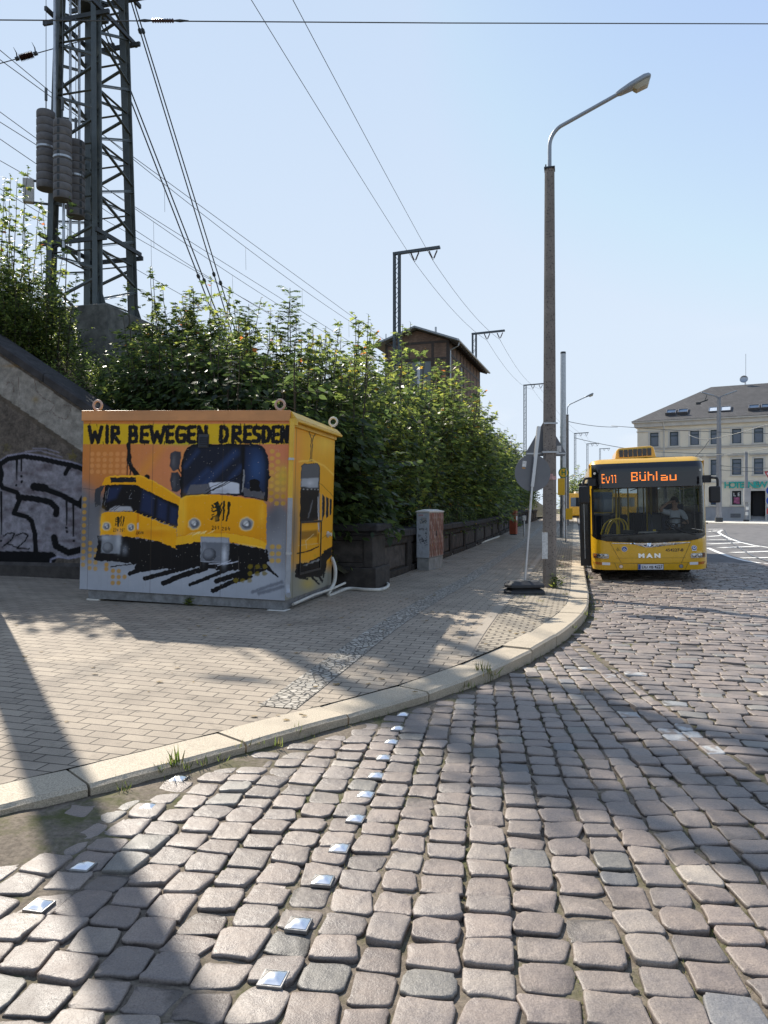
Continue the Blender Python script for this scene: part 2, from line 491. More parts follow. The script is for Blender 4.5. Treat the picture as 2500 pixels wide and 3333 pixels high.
# far ground
gp = []
rad = [30, 60, 110, 200, 400, 900, 2500]; na = 48
gv = [(0, 20, -0.5)]; gf = []
for r in rad:
    for k in range(na):
        a = 2 * PI * k / na; x, y = r * math.sin(a), 20 + r * math.cos(a)
        gv.append((x, y, float(zgut(y)) - 0.35))
gf += [(0, 1 + (k + 1) % na, 1 + k) for k in range(na)]
for j in range(len(rad) - 1):
    for k in range(na):
        a0 = 1 + j * na; a1 = a0 + na; k2 = (k + 1) % na
        gf.append((a0 + k, a0 + k2, a1 + k2, a1 + k))
g = mesh_obj('ground', gv, gf, M_EARTH, smooth=True); g['kind'] = 'structure'
bm = bmesh.new(); bm.from_mesh(g.data); bmesh.ops.recalc_face_normals(bm, faces=bm.faces); bm.to_mesh(g.data); bm.free()

# bed of the cobbled road: sand and moss in the joints, a drift of sand in the gutter
bx = np.arange(-8.5, 16.01, 0.085); by = np.arange(-2.5, 22.3, 0.085)
GX, GY = np.meshgrid(bx, by); gx = GX.ravel(); gy = GY.ravel(); gs = sdist(gx, gy)
drift = 0.024 * np.exp(-(np.clip(gs, 0, 9) / 0.34) ** 2) * (0.35 + 0.65 * (1 - ss(-1.0, 1.4, gx))) * ss(0.3, .7, vnoise(gx * 1.3, gy * 1.3, 4) + .3 * (1 - ss(-1.8, 0, gx)))
drift += 0.030 * np.exp(-((gx + 1.85) / .5) ** 2 - ((gy - 3.42) / .36) ** 2)
zb = zroad(gx, gy, gs) - 0.017 + drift + 0.012 * (vnoise(gx * 5, gy * 5, 3) - .5) + 0.012 * (vnoise(gx * 17, gy * 17, 8) - .5)
zb = np.where(gs < -0.05, zb - 0.15, zb)
nxb, nyb = len(bx), len(by)
ii = np.arange((nxb - 1) * (nyb - 1)); rr = ii // (nxb - 1); cc = ii % (nxb - 1)
q = np.stack([rr * nxb + cc, rr * nxb + cc + 1, (rr + 1) * nxb + cc + 1, (rr + 1) * nxb + cc], 1)
keep = (gs[q] > -0.35).any(1)
fast_mesh('road_bed', np.stack([gx, gy, zb], 1), [q[keep]], M_SOIL, smooth=True)['kind'] = 'structure'

# the setts: two fields of stones, laid as real geometry
def sett_field(name, items, n=20):
    it = np.array(items); N = len(it)
    cx, cy, hx, hy, ang, bury = it.T
    th = np.linspace(0, 2 * PI, n, endpoint=False) + 0.11
    pw = RNG.uniform(4.2, 9.0, N)[:, None]
    c = np.cos(th)[None]; s_ = np.sin(th)[None]
    ox = np.sign(c) * np.abs(c) ** (2 / pw); oy = np.sign(s_) * np.abs(s_) ** (2 / pw)
    k = RNG.normal(0, .06, (N, 4))
    sxx = 1 + k[:, :1] * oy + k[:, 1:2] * ox * oy; syy = 1 + k[:, 2:3] * ox + k[:, 3:4] * ox * oy
    wob = 1 + RNG.normal(0, .024, (N, n))
    for lo_, hi_, am in ((2, 5, .032), (5, 10, .020), (3, 7, .018)): wob += am * RNG.uniform(.3, 1.3, (N, 1)) * np.sin(th[None] * RNG.integers(lo_, hi_, (N, 1)) + RNG.uniform(0, 6.3, (N, 1)))
    wob += (np.abs((th[None] - RNG.uniform(0, 6.3, (N, 1)) + PI) % (2 * PI) - PI) < .28) * -RNG.choice([0, 0, 0, .07, .12], (N, 1))
    ox = ox * sxx * wob; oy = oy * syy * wob
    rings = [(0.002, -.075, .97), (0.0, -.014, 1.0), (.0006, -.0055, 1.0), (.0030, -.0012, 1.0), (.0085, .0, 1.0)]
    dome = RNG.uniform(.0, .0042, N); tx = RNG.normal(0, .022, N); ty = RNG.normal(0, .022, N); dz = RNG.normal(0, .0045, N) - bury
    V = []
    lx0 = ox * hx[:, None]; ly0 = oy * hy[:, None]
    for inset, z, sc in rings:
        fx = np.clip(1 - inset / hx, .1, 1)[:, None] * sc; fy = np.clip(1 - inset / hy, .1, 1)[:, None] * sc
        zz = z + (0 if inset < .02 else 1) * dome[:, None] * .25 + np.zeros_like(lx0) + RNG.normal(0, .0011, lx0.shape) * (.001 < inset < .01)
        V.append((lx0 * fx, ly0 * fy, zz))
    V.append((lx0 * .66, ly0 * .66, dome[:, None] * .68 + .0 * lx0)); V.append((lx0 * .33, ly0 * .33, dome[:, None] * .93 + .0 * lx0))
    V.append((np.zeros((N, 1)), np.zeros((N, 1)), dome[:, None] * 1.0))
    LX = np.concatenate([v[0] for v in V], 1); LY = np.concatenate([v[1] for v in V], 1); LZ = np.concatenate([v[2] for v in V], 1)
    top = LZ > -.05
    LZ = LZ + np.where(top, LX * tx[:, None] + LY * ty[:, None] + dz[:, None], 0)
    ca, sa = np.cos(ang)[:, None], np.sin(ang)[:, None]
    WX = cx[:, None] + LX * ca - LY * sa; WY = cy[:, None] + LX * sa + LY * ca
    WZ = zroad(WX.ravel(), WY.ravel()).reshape(WX.shape) + LZ
    npv = LX.shape[1]
    base = (np.arange(N) * npv)[:, None, None]
    nr = len(V) - 1
    a = np.arange(n); b = (a + 1) % n
    quads = np.concatenate([np.stack([r * n + a, r * n + b, (r + 1) * n + b, (r + 1) * n + a], 1) for r in range(nr - 1)])
    tris = np.stack([(nr - 1) * n + a, (nr - 1) * n + b, np.full(n, nr * n)], 1)
    Q = (quads[None] + base).reshape(-1, 4); T = (tris[None] + base).reshape(-1, 3)
    # stone colours: grey-violet porphyry, greenish and bluish greys, a few pale ones
    pal = np.array([(.212, .182, .166), (.232, .203, .185), (.19, .17, .16), (.25, .225, .205), (.185, .182, .172), (.17, .175, .185), (.30, .275, .245)])
    w = np.array([.36, .27, .25, .05, .04, .022, .008])
    col = pal[RNG.choice(len(pal), N, p=w)] * RNG.uniform(.86, 1.14, (N, 1)) * np.array([1.04, .985, .93])
    cc = np.repeat(col[:, None], npv, 1)
    pt = (np.abs(cx - 2.2) < .32) & (cy > 4.3) & (cy < 8) & (RNG.random(N) < .10)
    pm = pt[:, None] & (vnoise(WX * 23, WY * 23, 5) > .5)
    cc = np.where(pm[:, :, None], np.array([.42, .42, .41]), cc)
    cc = cc * np.where(LZ < -.010, .36, np.where(LZ < -.004, .75, 1))[:, :, None]         # stone colour darker low on the flanks
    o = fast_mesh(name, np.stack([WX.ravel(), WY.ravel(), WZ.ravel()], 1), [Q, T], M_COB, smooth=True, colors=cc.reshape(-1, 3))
    o['kind'] = 'structure'; return o

def xb(y): return 2.22 + 0.022 * (y - 5)
def col_ang(c): return math.radians(8.5 if c < .26 else max(1.2, 8.5 - 3.0 * (c - .26)))
STUDS = [(590, 2116), (645, 1998), (697, 1903), (733, 1834), (768, 1770), (790, 1718), (812, 1677), (828, 1638), (845, 1604), (858, 1575), (870, 1545),
         (85, 1958), (180, 1873), (320, 1745), (385, 1684)]
STUDS = [G(x * 1.507, y * 1.507) for x, y in STUDS]
items = []; COLB = []
c = -6.0
while c < 2.9:
    wdt = random.uniform(.162, .19); cm = c + wdt / 2; ta = math.tan(col_ang(cm)); c += wdt; COLB.append(c)
    y = -1.5 + random.uniform(0, .2)
    while y < 11.5:
        ln = random.choice([random.uniform(.145, .19), random.uniform(.12, .21), random.uniform(.155, .185)])
        ym = y + ln / 2; y += ln
        fan = 1 - 0.052 * (ym - 4) if cm > .26 else 1
        x = cm + ta * (ym - 4)
        hx_ = max(.045, wdt * fan / 2 - random.uniform(.004, .0095))
        if x - hx_ > xb(ym) - .05: continue
        if x + hx_ > xb(ym) - .004: e_ = xb(ym) - .004; x, hx_ = (x - hx_ + e_) / 2, (e_ - x + hx_) / 2
        items.append((x, ym, hx_, ln / 2 - random.uniform(.0035, .0085), -col_ang(cm) + random.gauss(0, .025), 0))
it = np.array(items); sA = sdist(it[:, 0], it[:, 1])
k = sA > .085
items = it[k]
sett_field('cobbled_crossing', items, 22)
itemsB = []
nrow = 0; u = -16.0
while u < 9.6:
    wd = random.uniform(.155, .178); um = u + wd / 2; u += wd
    _e = (K0[0] + um * D_ST[0]) - 2.22 - .022 * (K0[1] + um * D_ST[1] - 5)
    v = -_e / (R_ST[0] - .022 * R_ST[1]) + .03
    while v < 11.5:
        ln = random.uniform(.17, .29); vm = v + ln / 2; v += ln
        x, y = uv2xy(um, vm)
        if y > 21.9 or y < -1.5 or x > .72 * y + 4: continue
        itemsB.append((x, y, ln / 2 - random.uniform(.003, .008), wd / 2 - random.uniform(.005, .011), -A_ST + random.gauss(0, .02), 0))
it = np.array(itemsB); sB = sdist(it[:, 0], it[:, 1]); itemsB = it[sB > .10]
sett_field('cobbled_road', itemsB, 16)

# ---- kerb of long granite blocks
def granite(name, base, spk=0.35):
    m, nt, b = new_mat(name)
    vec = coords(nt)
    f = noise(nt, vec, 130, 2, 0.8); g_ = noise(nt, vec, 2.4, 6, 0.65); st = noise(nt, vec, 14, 8, 0.75)
    c = ramp(nt, f, [(0.36, tuple(x * (1 - spk) for x in base)), (0.5, base), (0.66, tuple(min(1, x * (1 + spk)) for x in base))])
    c = mixc(nt, c, tuple(x * .55 for x in base), ramp(nt, g_, [(0.5, (0, 0, 0)), (0.8, (.8,) * 3)]))
    c = mixc(nt, c, (0.09, 0.08, 0.065), ramp(nt, st, [(0.62, (0, 0, 0)), (0.8, (.6,) * 3)]))
    nt.links.new(c, b.inputs['Base Color']); b.inputs['Roughness'].default_value = 0.72
    nt.links.new(bump(nt, f, 0.5, 0.004, bump(nt, st, 0.4, 0.01)), b.inputs['Normal'])
    return m
M_GRAN = granite('kerb_granite', (0.40, 0.335, 0.245))
seg = np.hypot(*(KERB[1:] - KERB[:-1]).T); arc = np.concatenate([[0], np.cumsum(seg)])
def kerb_at(t):
    i = int(np.clip(np.searchsorted(arc, t) - 1, 0, len(seg) - 1)); f_ = (t - arc[i]) / seg[i]
    p = KERB[i] * (1 - f_) + KERB[i + 1] * f_
    e = .05; 
    d = (KERB[i + 1] - KERB[i]) / seg[i]
    if i + 1 < len(seg):
        d2 = (KERB[i + 2] - KERB[i + 1]) / seg[i + 1]; d = d * (1 - f_ * .5) + d2 * (f_ * .5)
    if i > 0:
        d0 = (KERB[i] - KERB[i - 1]) / seg[i - 1]; d = d * (1 - (1 - f_) * .5) + d0 * ((1 - f_) * .5)
    d = d / np.hypot(*d)
    return p, d, np.array([-d[1], d[0]])       # the normal points to the pavement
KW = 0.33
mb = MB(); t = 0.3
while t < arc[-1] - 2:
    far = t > 45
    L = random.uniform(.86, 1.02) if not far else 6.0
    if t + L > arc[-1] - 1: break
    dzb = random.gauss(0, .005)
    prof = [(0.012, -.25), (0.0, -.02 + .0), (0.004, -.018), (.024, 0.0), (KW, 0.0), (KW + .005, -.25)]
    rows = []
    ns = 5 if not far else 2
    for k in range(ns + 1):
        tt = t + .008 + (L - .016) * k / ns
        p, d, nrm = kerb_at(tt)
        h = float(zgut(p[1]) + hkerb(p[1])) + dzb
        end = .004 if k in (0, ns) else 0
        rows.append([(p[0] + nrm[0] * o_, p[1] + nrm[1] * o_, h + z_ - (end if z_ > -.1 else 0)) for o_, z_ in prof])
    npf = len(prof); vs = [v for r in rows for v in r]; fs = []
    for k in range(ns):
        for j in range(npf - 1):
            fs.append((k * npf + j, (k + 1) * npf + j, (k + 1) * npf + j + 1, k * npf + j + 1))
    fs.append(tuple(range(npf))); fs.append(tuple(reversed(range(ns * npf, ns * npf + npf))))
    mb.add(vs, fs); t += L
mb.build('kerb', M_GRAN, smooth=35)['kind'] = 'structure'

# ---- pavement of concrete pavers, mosaic strip, border slab, rough strip by the kerb
def paver_mat(name, c0, c1, joint, bw, bh, rot, mort=0.006):
    m, nt, b = new_mat(name)
    vec = coords(nt, rot=rot)
    br = nd(nt, 'ShaderNodeTexBrick'); br.offset = 0.5
    br.inputs['Scale'].default_value = 1; br.inputs['Brick Width'].default_value = bw; br.inputs['Row Height'].default_value = bh
    br.inputs['Mortar Size'].default_value = mort; br.inputs['Mortar Smooth'].default_value = 0.3; br.inputs['Bias'].default_value = 0
    br.inputs['Color1'].default_value = c0 + (1,); br.inputs['Color2'].default_value = c1 + (1,); br.inputs['Mortar'].default_value = joint + (1,)
    nt.links.new(vec, br.inputs['Vector'])
    f = noise(nt, vec, 170, 3, 0.75); g_ = noise(nt, vec, 1.1, 7, 0.65); st = noise(nt, vec, 6, 8, 0.7)
    c = mixc(nt, br.outputs[0], ramp(nt, f, [(0.3, (.72,) * 3), (0.7, (1.25,) * 3)]), 1, 'MULTIPLY')
    c = mixc(nt, c, ramp(nt, g_, [(0.25, (.62, .61, .60)), (0.5, (1, .99, .98)), (0.75, (1.18, 1.16, 1.12))]), 1, 'MULTIPLY')
    c = mixc(nt, c, (0.07, 0.062, 0.05), ramp(nt, st, [(0.56, (0, 0, 0)), (0.8, (.8,) * 3)]))
    nt.links.new(c, b.inputs['Base Color']); b.inputs['Roughness'].default_value = 0.82; b.inputs['Specular IOR Level'].default_value = 0.35
    inv = nd(nt, 'ShaderNodeMath', operation='SUBTRACT'); inv.inputs[0].default_value = 1; nt.links.new(br.outputs[1], inv.inputs[1])
    h1 = bump(nt, inv.outputs[0], 0.9, 0.008)
    nt.links.new(bump(nt, f, 0.35, 0.003, h1), b.inputs['Normal'])
    return m
M_PAVER = paver_mat('concrete_pavers', (0.285, 0.238, 0.185), (0.345, 0.29, 0.225), (0.085, 0.072, 0.055), 0.24, 0.12, A_ST)
M_ROUGHP = paver_mat('rough_small_pavers', (0.30, 0.26, 0.20), (0.36, 0.31, 0.24), (0.12, 0.10, 0.075), 0.16, 0.10, A_ST, 0.016)
def mosaic_mat(name):
    m, nt, b = new_mat(name)
    vec = coords(nt)
    vo = nd(nt, 'ShaderNodeTexVoronoi', feature='DISTANCE_TO_EDGE'); vo.inputs['Scale'].default_value = 17; nt.links.new(vec, vo.inputs['Vector'])
    vc = nd(nt, 'ShaderNodeTexVoronoi', feature='F1'); vc.inputs['Scale'].default_value = 17; nt.links.new(vec, vc.inputs['Vector'])
    j = ramp(nt, vo.outputs[0], [(0.02, (0, 0, 0)), (0.11, (1, 1, 1))])
    bw = nd(nt, 'ShaderNodeRGBToBW'); nt.links.new(vc.outputs['Color'], bw.inputs[0])
    c = ramp(nt, bw.outputs[0], [(0.1, (.24, .21, .175)), (0.5, (.34, .305, .25)), (0.9, (.44, .40, .335))])
    nt.links.new(mixc(nt, (0.10, 0.088, 0.07), c, j), b.inputs['Base Color']); b.inputs['Roughness'].default_value = 0.75
    nt.links.new(bump(nt, j, 1.0, 0.015), b.inputs['Normal'])
    return m
M_MOSAIC = mosaic_mat('mosaic_stones')
M_SLAB = granite('border_slab', (0.30, 0.252, 0.195), 0.2)
inner = []
for t in np.concatenate([np.arange(0.3, 45, .45), np.arange(45, arc[-1] - 2, 5)]):
    p, d, nrm = kerb_at(t); inner.append(tuple(p + nrm * (KW - .004)))
VW = -3.95      # front of the low wall along the street
far_uv = uv2xy(inner and xy2uv(*inner[-1])[0], VW - .3)
poly = inner + [far_uv, uv2xy(-1.4, VW - .3), uv2xy(-1.4, -26), (-26, 2), (-20, -8)]
region('pavement', poly, zpav, 0.6, M_PAVER)
def strip(name, v0, v1, u0, u1, zf, m, off, n=60):
    vs = []; fs = []
    for k in range(n + 1):
        u = u0 + (u1 - u0) * (k / n) ** 1.6
        for v in (v0, v1):
            x, y = uv2xy(u, v); vs.append((x, y, float(zf(x, y)[0]) + off))
    for k in range(n): fs.append((2 * k, 2 * k + 1, 2 * k + 3, 2 * k + 2))
    o = mesh_obj(name, vs, fs, m, smooth=True); o['kind'] = 'structure'
    if o.data.polygons[0].normal.z < 0: o.data.flip_normals()
    return o
def u_at(v):      # where a line parallel to the street meets the inner edge of the kerb
    us = np.arange(-16, 0, .02); xy = np.array([uv2xy(u, v) for u in us]); s = sdist(xy[:, 0], xy[:, 1])
    kk = np.where(s > -KW - .01)[0]
    return us[kk[-1]] + .02 if len(kk) else -2.0
vm0 = xy2uv(-1.245, 4.51)[1]
for a_, b_ in ((vm0 + .02, vm0 + .32),):
    strip('mosaic_strip', a_, b_, u_at(b_) + .05, 90, zpav, M_MOSAIC, .006)
vb0 = xy2uv(.537, 6.56)[1]
strip('border_slab', vb0, vb0 + .12, u_at(vb0 + .14) + .05, 90, zpav, M_SLAB, .006)
# rough strip between border slab and kerb
rp = [p for p in inner if xy2uv(*p)[1] > vb0 + .15 and xy2uv(*p)[0] > u_at(vb0 + .14) - 1]
rp = rp + [uv2xy(xy2uv(*rp[-1])[0], vb0 + .145), uv2xy(u_at(vb0 + .14) + .06, vb0 + .145)]
region('rough_pavement', rp, zpav, 0.6, M_ROUGHP, off=.004)

# ---- asphalt carriageway beyond the cobbles, with markings
ap = [uv2xy(9.62, 0.02), uv2xy(9.62, 13), (40, 17), (95, 30), (95, 140), uv2xy(130, .02), uv2xy(60, .02), uv2xy(30, .02)]
def zasph(x, y): return zroad(x, y) + 0.002
region('asphalt_road', ap, zasph, 2.2, M_ASPH)
# ================================================================== embankment, wing wall, low wall
def z_emb(v): return min(6.3, 0.5 + 0.62 * max(0, -v - 4.2))
vs = []; fs = []; vl = [-4.1, -5, -6, -7, -8, -9, -10, -11, -12, -13.3, -16, -24, -50]; ul = list(np.arange(-1.45, 30, 1.2)) + list(range(30, 150, 8))
for u in ul:
    for v in vl:
        x, y = uv2xy(u, v)
        vs.append((x, y, z_emb(v) + float(zgut(y)) + (0.16 * (random.random() - .5) if -13 < v < -4.2 else 0)))
n = len(vl)
for i in range(len(ul) - 1):
    for j in range(n - 1): fs.append((i * n + j, i * n + j + 1, (i + 1) * n + j + 1, (i + 1) * n + j))
o = mesh_obj('embankment', vs, fs, M_EARTH, smooth=True); o['kind'] = 'structure'
bm = bmesh.new(); bm.from_mesh(o.data); bmesh.ops.recalc_face_normals(bm, faces=bm.faces); bm.to_mesh(o.data); bm.free()

def stone_plain(name, c, var=.4, rough=.85, bs=45, b=.8, vs=5):
    return mat(name, c, rough, var=var, vs=vs, bmp=b, bs=bs, dirt=.7, spec=.25)
M_DARKST = stone_plain('sooty_sandstone', (.062, .054, .048))
M_DARKST2 = stone_plain('sooty_sandstone_blocks', (.075, .064, .056), var=.6)
M_COPE = stone_plain('black_coping_stone', (.045, .042, .042))
M_CONC = stone_plain('grey_concrete', (.13, .125, .11), var=.45, b=.4)

UWF = -1.95          # front of the wing wall
def wz(v): return z_emb(v) + 0.10
t = thing('wing_wall', 'sloping sooty wing wall with silver and black graffiti behind the mural container', 'wall', (*uv2xy(UWF, -8), 0))
TW = Matrix.Translation(t.location).inverted()
def W(u, v, z):
    x, y = uv2xy(u, v); return Vector((x - t.location.x, y - t.location.y, z))
mb = MB()
vv = np.linspace(-17, -5.05, 28)
top = [min(wz(v) - .12, 6.2) for v in vv]
nb = len(vv); pts = []
for uu in (UWF + .012, UWF + .55):
    for v in vv: pts.append(W(uu, v, -.3))
    for v, tz in zip(vv, top): pts.append(W(uu, v, tz))
fs = []
for k in range(nb - 1):
    fs += [(k, k + 1, nb + k + 1, nb + k), (2 * nb + k, 3 * nb + k, 3 * nb + k + 1, 2 * nb + k + 1), (nb + k, nb + k + 1, 3 * nb + k + 1, 3 * nb + k)]
fs += [(nb - 1, 3 * nb - 1, 4 * nb - 1, 2 * nb - 1), (0, nb, 3 * nb, 2 * nb)]
mb.add(pts, fs); mb.build('core', M_DARKST, t)
def wall_fn(U, V):
    v = -16 + U * 10.94
    zt = np.minimum(.5 + .62 * np.maximum(0, -v - 4.2) + .10, 6.3) - .12
    z = -.2 + V * (zt + .2)
    ox = UWF
    X = K0[0] + ox * D_ST[0] + v * R_ST[0] - t.location.x; Y = K0[1] + ox * D_ST[1] + v * R_ST[1] - t.location.y
    return np.stack([X, Y, z], 1)
def wall_paint(U, V):
    p = wall_fn(U, V); X = p[:, 0] + t.location.x; Y = p[:, 1] + t.location.y; z = p[:, 2]
    px = CX + F * X / Y; py = HZ - (z - CAMZ) * F / Y
    B = Brush(px / .4295, (py - 1000) / .4295, (104, 95, 86))
    v = -16 + U * 10.94; zt = np.minimum(.5 + .62 * np.maximum(0, -v - 4.2) + .10, 6.3)
    d = zt - z
    sp = vnoise(B.X0 / 5, B.Y0 / 5, 2) * .6 + vnoise(B.X0 / 17, B.Y0 / 17, 3) * .5
    B.C *= (.45 + 1.0 * sp)[:, None]
    # pale rendered band under the coping
    a = ((d > .2) & (d < .92)).astype(float)
    nz = vnoise(B.X0 / 40, B.Y0 / 30, 5)
    B.blend(a * (.85 + .15 * nz), (164, 159, 150)); B.blend(a * np.clip((nz - .55) * 2, 0, .3), (118, 110, 100))
    B.blend(((d >= .92) & (d < 1.02)).astype(float) * .9, (98, 88, 76))
    for q in ([(45, 600), (60, 570), (100, 575), (105, 640)], [(140, 535), (145, 670)], [(260, 550), (280, 640), (330, 690), (400, 720), (415, 740), (380, 790), (330, 790)], [(395, 790), (430, 830), (500, 850), (520, 820)], [(480, 740), (540, 750), (530, 800)]):
        B.stroke(q, 5, (112, 92, 84), .8)
    B.spray(100, 445, 90, (150, 118, 60), .6, 12); B.spray(270, 700, 24, (170, 140, 70), .5); B.spray(690, 860, 60, (140, 135, 120), .4)
    # silver piece with black outline
    B.jit(7, 26, 3)
    B.poly([(-260, 1300), (-120, 1180), (0, 1170), (180, 1130), (330, 1150), (540, 1190), (640, 1230), (900, 1300), (900, 1900), (-260, 1900)], (158, 154, 162), .9, 8)
    nn = vnoise(B.X0 / 60, B.Y0 / 30, 8)
    m = B.inside([(-260, 1300), (0, 1170), (540, 1190), (900, 1300), (900, 1900), (-260, 1900)])
    B.blend(m * np.clip((nn - .5) * 1.6, 0, .6), (88, 70, 72)); B.blend(m * np.clip((vnoise(B.X0 / 22, B.Y0 / 16, 4) - .55) * 1.6, 0, .55), (150, 147, 152))
    B.jit(0)
    wht = (168, 166, 186); blk = (12, 12, 15)
    tl = [(-240, 1300), (-100, 1190), (0, 1190), (60, 1150), (180, 1130), (320, 1150), (450, 1180), (530, 1195), (600, 1215), (680, 1250), (800, 1330)]
    B.stroke([(x, y - 22) for x, y in tl], 16, wht, .8, 8); B.stroke(tl, 38, blk, 1, 3)
    B.stroke([(190, 1095), (300, 1085), (470, 1135)], 9, wht, .6, 5); B.stroke([(250, 1070), (350, 1072), (445, 1100)], 9, wht, .6, 5)
    S = [([(540, 1195), (515, 1225), (495, 1262)], 32), ([(-8, 1190), (14, 1260), (0, 1330), (20, 1370), (130, 1408), (152, 1450), (118, 1535), (105, 1560), (200, 1585), (240, 1620), (265, 1720), (272, 1870)], 36),
         ([(140, 1440), (250, 1450), (380, 1475), (430, 1525), (425, 1570)], 46), ([(260, 1360), (340, 1370)], 62), ([(340, 1375), (460, 1420), (560, 1475), (680, 1540)], 42), ([(640, 1420), (590, 1500)], 30),
         ([(410, 1745), (425, 1810), (520, 1860), (640, 1830), (720, 1780)], 50), ([(-240, 1890), (200, 1893), (385, 1900)], 88)]
    for q, wd in S: B.stroke([(x + 5, y - wd / 2 - 4) for x, y in q[:0]], 8, wht) if q[:0] else B.stroke(q, wd, blk, 1, 3)
    for q in ([(128, 1150), (128, 1310)], [(162, 1150), (162, 1240)], [(505, 1450), (505, 1650)], [(555, 1470), (556, 1735)], [(10, 1400), (10, 1720)]): B.stroke(q, [18, 9], blk, 1, 3)
    for x, y in ((162, 1283), (165, 1322), (122, 1350), (503, 1672), (507, 1700), (560, 1770), (8, 1770)): B.dot(x, y, 10, blk)
    B.stroke([(30, 1735), (60, 1710), (110, 1715), (90, 1760), (20, 1815), (60, 1790), (125, 1820)], 10, blk); B.stroke([(120, 1730), (170, 1712), (215, 1725), (190, 1770), (130, 1825), (205, 1832), (226, 1830)], 10, blk)
    B.stroke([(-200, 1955), (0, 1960), (180, 1972), (300, 2000), (375, 2008), (386, 1910), (440, 1892), (520, 1905), (640, 1880)], 13, wht, .85, 6)
    B.stroke([(510, 1995), (530, 1985), (620, 1945)], 9, (150, 135, 125), .7, 4)
    for x, y, c in ((50, 1062, (128, 118, 84)), (548, 1128, (120, 108, 56))):
        B.jit(14, 18, 6); B.poly([(x + (38 if k % 2 == 0 else 17) * math.cos(k * PI / 5 - PI / 2), y + (42 if k % 2 == 0 else 18) * math.sin(k * PI / 5 - PI / 2)) for k in range(10)], c, .75, 10); B.jit(0)
    return B.C
M_WALLP = painted('sprayed_rough_render', .8, .8, 60, .2, .5)
grid_panel('front_face', wall_fn, 620, 200, wall_paint, M_WALLP, t)
mb = MB(); v = -5.0
while v > -16:
    L = random.uniform(1.05, 1.35)
    a, b = v, v - L + .012
    q = [(UWF - .09, 0.0), (UWF - .09, .15), (UWF - .03, .19), (UWF + .62, .19), (UWF + .62, -.05)]
    pts = []
    for vx in (a, b):
        for uu, dz in q: pts.append(W(uu, vx, wz(vx) - .12 + dz + random.uniform(-.006, .006)))
    k = len(q)
    mb.add(pts, [tuple(range(k)), tuple(reversed(range(k, 2 * k)))] + [(i, k + i, k + (i + 1) % k, (i + 1) % k) for i in range(k)])
    v -= L
mb.build('coping', M_COPE, t, bevel=.012)
mb = MB(); q = []
for vx in (-16, -5.05):
    for uu, z_ in ((UWF - .07, -.2), (UWF - .07, .50), (UWF, .56), (UWF, -.2)): q.append(W(uu, vx, z_ + (.0 if vx > -5 else .02)))
mb.add(q, [(0, 1, 2, 3), (7, 6, 5, 4), (0, 4, 5, 1), (1, 5, 6, 2), (2, 6, 7, 3), (3, 7, 4, 0)]); mb.build('plinth', M_DARKST, t)

# low wall running along the pavement
def block_mat(name, c, bw, bh):
    m, nt, b = new_mat(name)
    vec = coords(nt, kind='UV')
    n = noise(nt, coords(nt), 5, 8, .7); f = noise(nt, coords(nt), 60, 5, .7)
    col = mixc(nt, ramp(nt, n, [(.3, tuple(x * .45 for x in c)), (.7, tuple(x * 1.4 for x in c))]), ramp(nt, f, [(.3, (.7,) * 3), (.7, (1.3,) * 3)]), 1, 'MULTIPLY')
    nt.links.new(col, b.inputs['Base Color']); b.inputs['Roughness'].default_value = .88; b.inputs['Specular IOR Level'].default_value = .2
    nt.links.new(bump(nt, f, .9, .015), b.inputs['Normal'])
    return m
M_LOWW = block_mat('weathered_dark_sandstone', (.05, .043, .038), 1, 1)
t = thing('low_stone_wall', 'low dark sandstone wall with recessed panels running along the pavement under the bushes', 'wall', (*uv2xy(0, VW), 0))
def L3(u, v, z):
    x, y = uv2xy(u, v); return Vector((x - t.location.x, y - t.location.y, z + float(zgut(y))))
def ubox(mb, u0, u1, v0, v1, z0, z1):
    q = [L3(u, v, z) for z in (z0, z1) for u, v in ((u0, v0), (u1, v0), (u1, v1), (u0, v1))]
    return mb.add(q, [(3, 2, 1, 0), (4, 5, 6, 7), (0, 1, 5, 4), (1, 2, 6, 5), (2, 3, 7, 6), (3, 0, 4, 7)])
body = MB(); pan = MB(); cop = MB(); u = -.1
while u < 62:
    Lp = 3.0
    ubox(body, u, u + Lp - .006, VW - .5, VW - .06, -.1, 1.06)
    ubox(body, u, u + .42, VW - .06, VW, -.1, 1.06); ubox(body, u + .42, u + Lp - .01, VW - .06, VW + .03, -.1, .36); ubox(body, u + .42, u + Lp - .01, VW - .06, VW, .90, 1.06)
    ubox(pan, u + .5, u + Lp - .09, VW - .06, VW - .035, .40, .86)
    for k in range(3):
        ubox(cop, u + k, u + k + .99, VW - .56, VW + .07, 1.06, 1.22 + random.uniform(-.01, .01))
    u += Lp
body.build('wall_body', M_LOWW, t, bevel=.012); pan.build('panel', M_DARKST2, t, bevel=.02); cop.build('coping', M_COPE, t, bevel=.02)
pc = uv2xy(-.55, VW - .22)
t = thing('stone_pillar', 'squat dark stone pillar with panelled face and cap stone right of the container', 'pillar', (*pc, 0), (0, 0, -A_ST))
zb_ = .17
MB().b2((-.55, -.55, zb_ - .2), (.55, .45, zb_ + .36)).build('base', M_DARKST, t, .02)
mb = MB().b2((-.47, -.42, zb_ + .36), (.47, .40, zb_ + .92)); 
for a in ((-.47, -.29), (.29, .47)): mb.b2((a[0], -.47, zb_ + .36), (a[1], -.42, zb_ + .92))
mb.b2((-.29, -.47, zb_ + .36), (.29, -.42, zb_ + .44)).b2((-.29, -.47, zb_ + .84), (.29, -.42, zb_ + .92))
mb.build('shaft', M_DARKST, t, .012)
MB().b2((-.285, -.445, zb_ + .445), (.285, -.42, zb_ + .835)).build('panel', M_DARKST2, t, .015)
